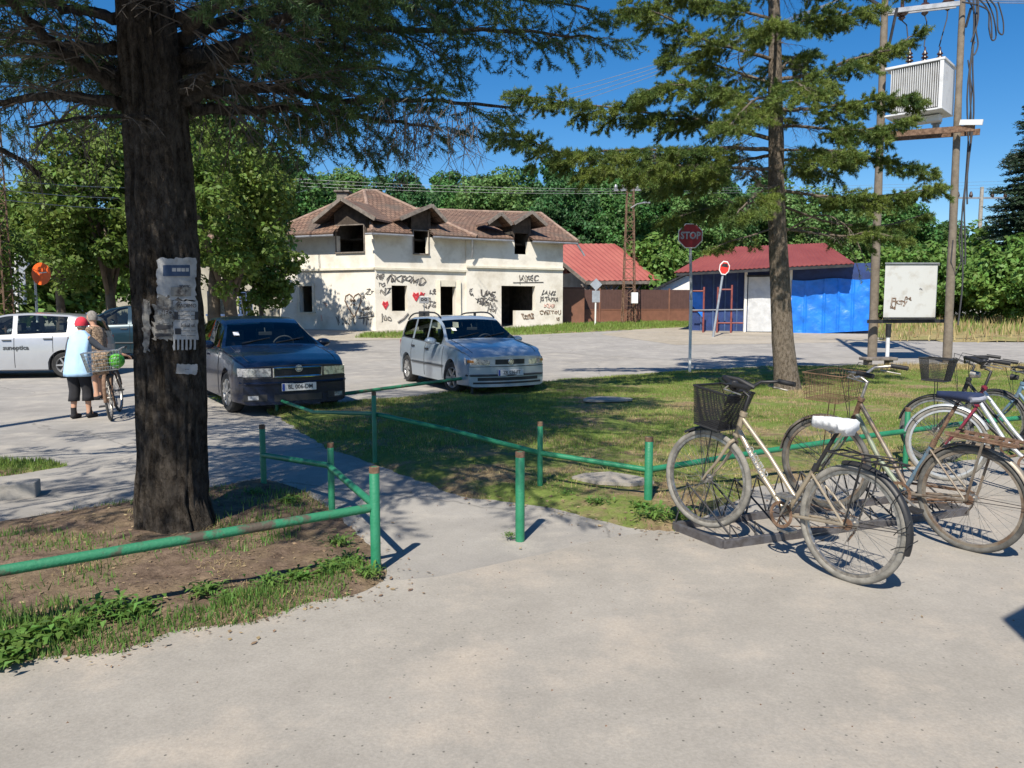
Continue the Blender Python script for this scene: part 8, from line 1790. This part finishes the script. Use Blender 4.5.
# the wood behind the houses: individual trees, three builds copied
WD = [broadleaf('woodland_tree', 'x', (0, 0, 0), (5.2, 4.5, 5.6), 8.2, 230, 200, 1.05, .19, ('leaf_mid', 'leaf_pale', 'leaf_deep')[i], 40 + i, .3, 'trees of the wood behind the houses', flatb=-.8, shell=.4) for i in range(3)]
wd = [(300, 66, 15.2), (352, 74, 15.5), (405, 70, 14.2), (452, 78, 16.2), (505, 70, 14.6), (552, 76, 16.8), (600, 68, 14.9), (655, 74, 16.4), (705, 66, 13.8), (755, 70, 14.0), (805, 64, 11.8), (850, 70, 12.2), (895, 62, 11.2), (330, 88, 17), (480, 92, 18), (620, 90, 18.5), (760, 88, 16.5), (860, 86, 13.8), (250, 78, 15), (940, 62, 8.4), (560, 60, 11.5), (640, 58, 11.5), (700, 56, 10.5)]
wlab = ['behind the left end of the brown roof', 'behind the chimney', 'behind the peak of the brown roof', 'filling the gap above the middle dormers', 'above the right dormers', 'above the right end of the brown roof', 'above the pale red roof', 'just right of the lattice mast', 'behind the STOP sign', 'left of the lawn conifer trunk, above the kiosk', 'right of the lawn conifer trunk', 'behind the left utility pole', 'above the white metal box', 'in the back row near the chimney', 'in the back row over the middle roof', 'in the back row over the lattice mast', 'in the back row over the kiosk', 'in the back row between the utility poles', 'behind the lime trees at left', 'just left of the dark spruce', 'low behind the pale red roof', 'low behind the mast and brown fence', 'low behind the white shed']
for i, (px, Y, H_) in enumerate(wd):
    o = WD[i] if i < 3 else copy_tree(WD[i % 3]); g = gy(px, Y); o.location = g; s = H_ / 15.6; o.scale = (s * (1 + .12 * math.sin(i * 2.1)), s, s); o.rotation_euler = (0, 0, i * 1.9); o['label'] = 'green broadleaf tree of the wood ' + wlab[i]
# undergrowth and bushes
BU = [broadleaf('bush', 'x', (0, 0, 0), (2.4, 2.0, 1.9), 1.7, 110, 110, .6, .13, 'leaf_bush', 60 + i, 0, 'bushes along the far side of the road', cat='bush', flatb=-.75, shell=.35) for i in range(2)]
bl_ = [(960, 46, 1.15, 'bright bush behind the meadow between right pole and spruce'), (1000, 42, 1.2, 'big bright bush at the right edge below the spruce'), (1050, 40, 1.3, 'bush just beyond the right edge'), (905, 47, 1.15, 'bush behind the white metal box'), (868, 46, 1.2, 'bush behind the left utility pole by the kiosk'), (930, 50, 1.3, 'dark green bush seen between the white box and right pole'), (660, 53, 1.5, 'bush behind the end of the brown fence'), (985, 52, 1.7, 'tall bush behind the bright bushes at right'), (1042, 50, 1.6, 'tall bush at the far right behind the spruce'), (20, 36, 1.6, 'low bush behind the sign poles at left'), (-20, 34, 1.7, 'bush at the far left edge behind the mast'), (75, 38, 1.2, 'shaded bush under the lime trees at left')]
for i, (px, Y, s, lab) in enumerate(bl_):
    o = BU[i] if i < 2 else copy_tree(BU[i % 2]); o.location = gy(px, Y); o.scale = (s, s, s * (1.0 if s < 1.8 else 1.15)); o.rotation_euler = (0, 0, i * 2.3); o['label'] = lab
# ---- dark spruce at right ------------------------------------------------------
sb_ = gy(1034, 47); SP = thing('spruce_tree', 'tall dark spruce cut by the right edge of the view', 'tree', sb_); rgs = np.random.default_rng(77); Q = []; mb = MB(); Hs = zat(66, 47) - sb_.z
mb.tube([(0, 0, -.2), (0, 0, Hs * .5), (0, 0, Hs)], [.3, .18, .03], 8)
for w in range(44):
    z = 2.2 + (Hs - 2.4) * w / 44; RL = 3.9 * (1 - (z - 1) / Hs) ** .85 + .25
    for b in range(11):
        a = rgs.uniform(0, 2 * np.pi); r = RL * rgs.uniform(.75, 1.12); d = np.array([math.cos(a), math.sin(a)]); m_ = max(4, int(r * 9)); t = np.linspace(.2, 1, m_)
        p = np.stack([d[0] * r * t, d[1] * r * t, z + .2 * t - .5 * t ** 2 * r * .35 + .25 * t ** 4 * r * .3], -1); mb.tube([tuple(p[0]), tuple(p[m_ // 2]), tuple(p[-1])], [.03, .02, .006], 4, caps=False)
        for k in range(6):
            q = p + rgs.normal(size=p.shape) * np.array([.10, .10, .05]); s_ = .20 * (1.15 - .5 * t[:, None]); u = norm(np.stack([np.full(m_, d[0]), np.full(m_, d[1]), rgs.uniform(-.6, .3, m_)], -1) + rgs.normal(size=p.shape) * .55); v = norm(np.cross(u, rgs.normal(size=p.shape))); Q.append(np.stack([q - u * s_ * .6, q - v * s_ * .22, q + u * s_, q + v * s_ * .22], 1))
obj('trunk', mb, M['bark_plain'], SP, smooth='all'); arr_mesh('crown', np.concatenate(Q), 4, M['leaf_dark'], SP)

# ============================================================ NOTICES ON THE BIG TRUNK
M['paper'] = mat('paper_grey', (0.33, 0.335, 0.34), .8, col2=(0.20, 0.20, 0.20), vscale=12, mix=(.45, .7))
M['paper_old'] = mat('paper_old', (0.22, 0.21, 0.19), .9, col2=(0.07, 0.06, 0.055), vscale=22, mix=(.45, .6))
M['ink'] = mat('ink', (0.03, 0.03, 0.035), .8); M['ink_blue'] = mat('ink_blue', (0.02, 0.045, 0.10), .7)
M['cling_film'] = mat('clear_wrap', (0.30, 0.31, 0.32), .25, coat=.5, bump=.6, bscale=14)
def tcx(z): return float(np.interp(z, [c[0].z for c in [(Vector((-2.40, 5.46, -.08)), 0)] + [(P(px, py, 5.46), 0) for py, px in ((500, 172.5), (450, 172.5), (400, 172), (350, 170), (300, 167), (250, 164), (200, 160))]], [-2.40] + [P(px, py, 5.46).x for py, px in ((500, 172.5), (450, 172.5), (400, 172), (350, 170), (300, 167), (250, 164), (200, 160))]))
RT_ = .238
def tpt(px, py, r_=RT_):
    """point on the trunk's near side at radius r_ for a view column/row"""
    d = ray(px, py); z = P(px, py, 5.22).z; cx_ = tcx(z); kx = d[0] / d[1]
    # (kx*Y - cx)^2 + (Y-5.46)^2 = r^2
    A_ = 1 + kx * kx; B_ = -2 * (kx * cx_ + 5.46); C_ = cx_ ** 2 + 5.46 ** 2 - r_ ** 2; D_ = B_ * B_ - 4 * A_ * C_
    Yv = (-B_ - math.sqrt(max(D_, 0))) / (2 * A_); return Vector((kx * Yv, Yv, CAM_H + d[2] / d[1] * Yv))
def notice(name, lab, x0, x1, y0, y1, mt, r_=RT_, skew=0.0, prints=(), rag=0.0, tears=0):
    mb = MB(); n, m_ = 12, 14; vs = []; rg = random.Random(int(x0 * 7 + y0))
    for j in range(m_ + 1):
        for i in range(n + 1):
            u, v = i / n, j / m_; ee = rag * rg.uniform(-1, 1) if i in (0, n) or j in (0, m_) else 0
            vs.append(tpt(x0 + (x1 - x0) * u + skew * v + ee, y0 + (y1 - y0) * v + (-skew * .5 * u) + ee, r_ + .004 * math.sin(u * 5 + v * 3 + x0)))
    fs = [(j * (n + 1) + i, j * (n + 1) + i + 1, (j + 1) * (n + 1) + i + 1, (j + 1) * (n + 1) + i) for j in range(m_) for i in range(n) if not (tears and j > m_ - 4 and i % 2)]
    mb.add(vs, fs); o = obj(name, mb, M[mt], org=vs[0], smooth='all', fix=False); tag(o, lab, 'notice', 'notices stuck on the trunk')
    for (s, u, v, h, mt2) in prints:
        px, py = x0 + (x1 - x0) * u + skew * v, y0 + (y1 - y0) * v; c = tpt(px, py, r_ + .006); e = tpt(px + 1, py, r_ + .006) - c
        if s == '#':      # printed block: (width,height) encoded in h
            w_, hh = h; mb = MB(); q = []
            for jj in range(3):
                for ii in range(7): q.append(tpt(px - w_ / 2 + w_ * ii / 6, py - hh / 2 + hh * jj / 2, r_ + .0065))
            mb.add(q, [(jj * 7 + ii, jj * 7 + ii + 1, (jj + 1) * 7 + ii + 1, (jj + 1) * 7 + ii) for jj in range(2) for ii in range(6)]); obj('printed_block', mb, M[mt2], o, org=vs[0], fix=False)
        else:
            nrm = Vector((c.x - tcx(c.z), c.y - 5.46, 0)).normalized(); t_ = text_mesh('printed_text', s, h, M[mt2], o, c - vs[0], e, nrm, ext=.0008)
    return o
notice('paper_notice', 'large pale grey poster with a dark blue heading band, topmost on the trunk', 157, 196, 258, 300, 'paper', .238, 0, [('#', .50, .30, (27, 11), 'ink_blue'), ('#', .60, .28, (17, 3.5), 'paper'), ('#', .62, .80, (20, 9), 'paper_old'), ('www', .7, .66, .035, 'ink')], 1.2)
notice('paper_notice', 'white typed notice with tear-off strips on the right half of the trunk', 173, 198, 301, 350, 'paper', .242, 0, [('RADIMO', .55, .10, .038, 'ink')] + [('-------- ---', .55, .20 + .085 * i, .034, 'ink') for i in range(3)] + [('#', .13, .30, (4, 8), 'ink'), ('#', .95, .30, (3, 8), 'ink'), ('#', .2, .62, (6, 6), 'ink'), ('lokal ul.', .62, .50, .036, 'ink'), ('------ ---', .62, .6, .034, 'ink'), ('--- ------', .62, .7, .034, 'ink')], .8, 1)
notice('paper_notice', 'torn weathered notice with large letters left of the typed one', 153, 173, 306, 340, 'paper_old', .239, 0, [('INFO', .62, .20, .042, 'paper'), ('oglasi', .5, .45, .035, 'paper'), ('#', .5, .62, (15, 4), 'ink'), ('#', .5, .85, (16, 3), 'ink')], 2.2)
notice('paper_notice', 'small crooked white scrap pinned lowest on the trunk', 177, 198, 364, 374, 'paper', .240, -1.0, [('---', .5, .5, .03, 'ink')], .6)
notice('paper_notice', 'wrinkled grey scrap between the blue poster and the torn notice', 158, 180, 296, 309, 'paper_old', .237, 0, [], 2.5)
notice('paper_notice', 'faded strip of old paper at the left rim of the trunk', 143, 150, 300, 352, 'paper_old', .237, 0, [], 1.8)
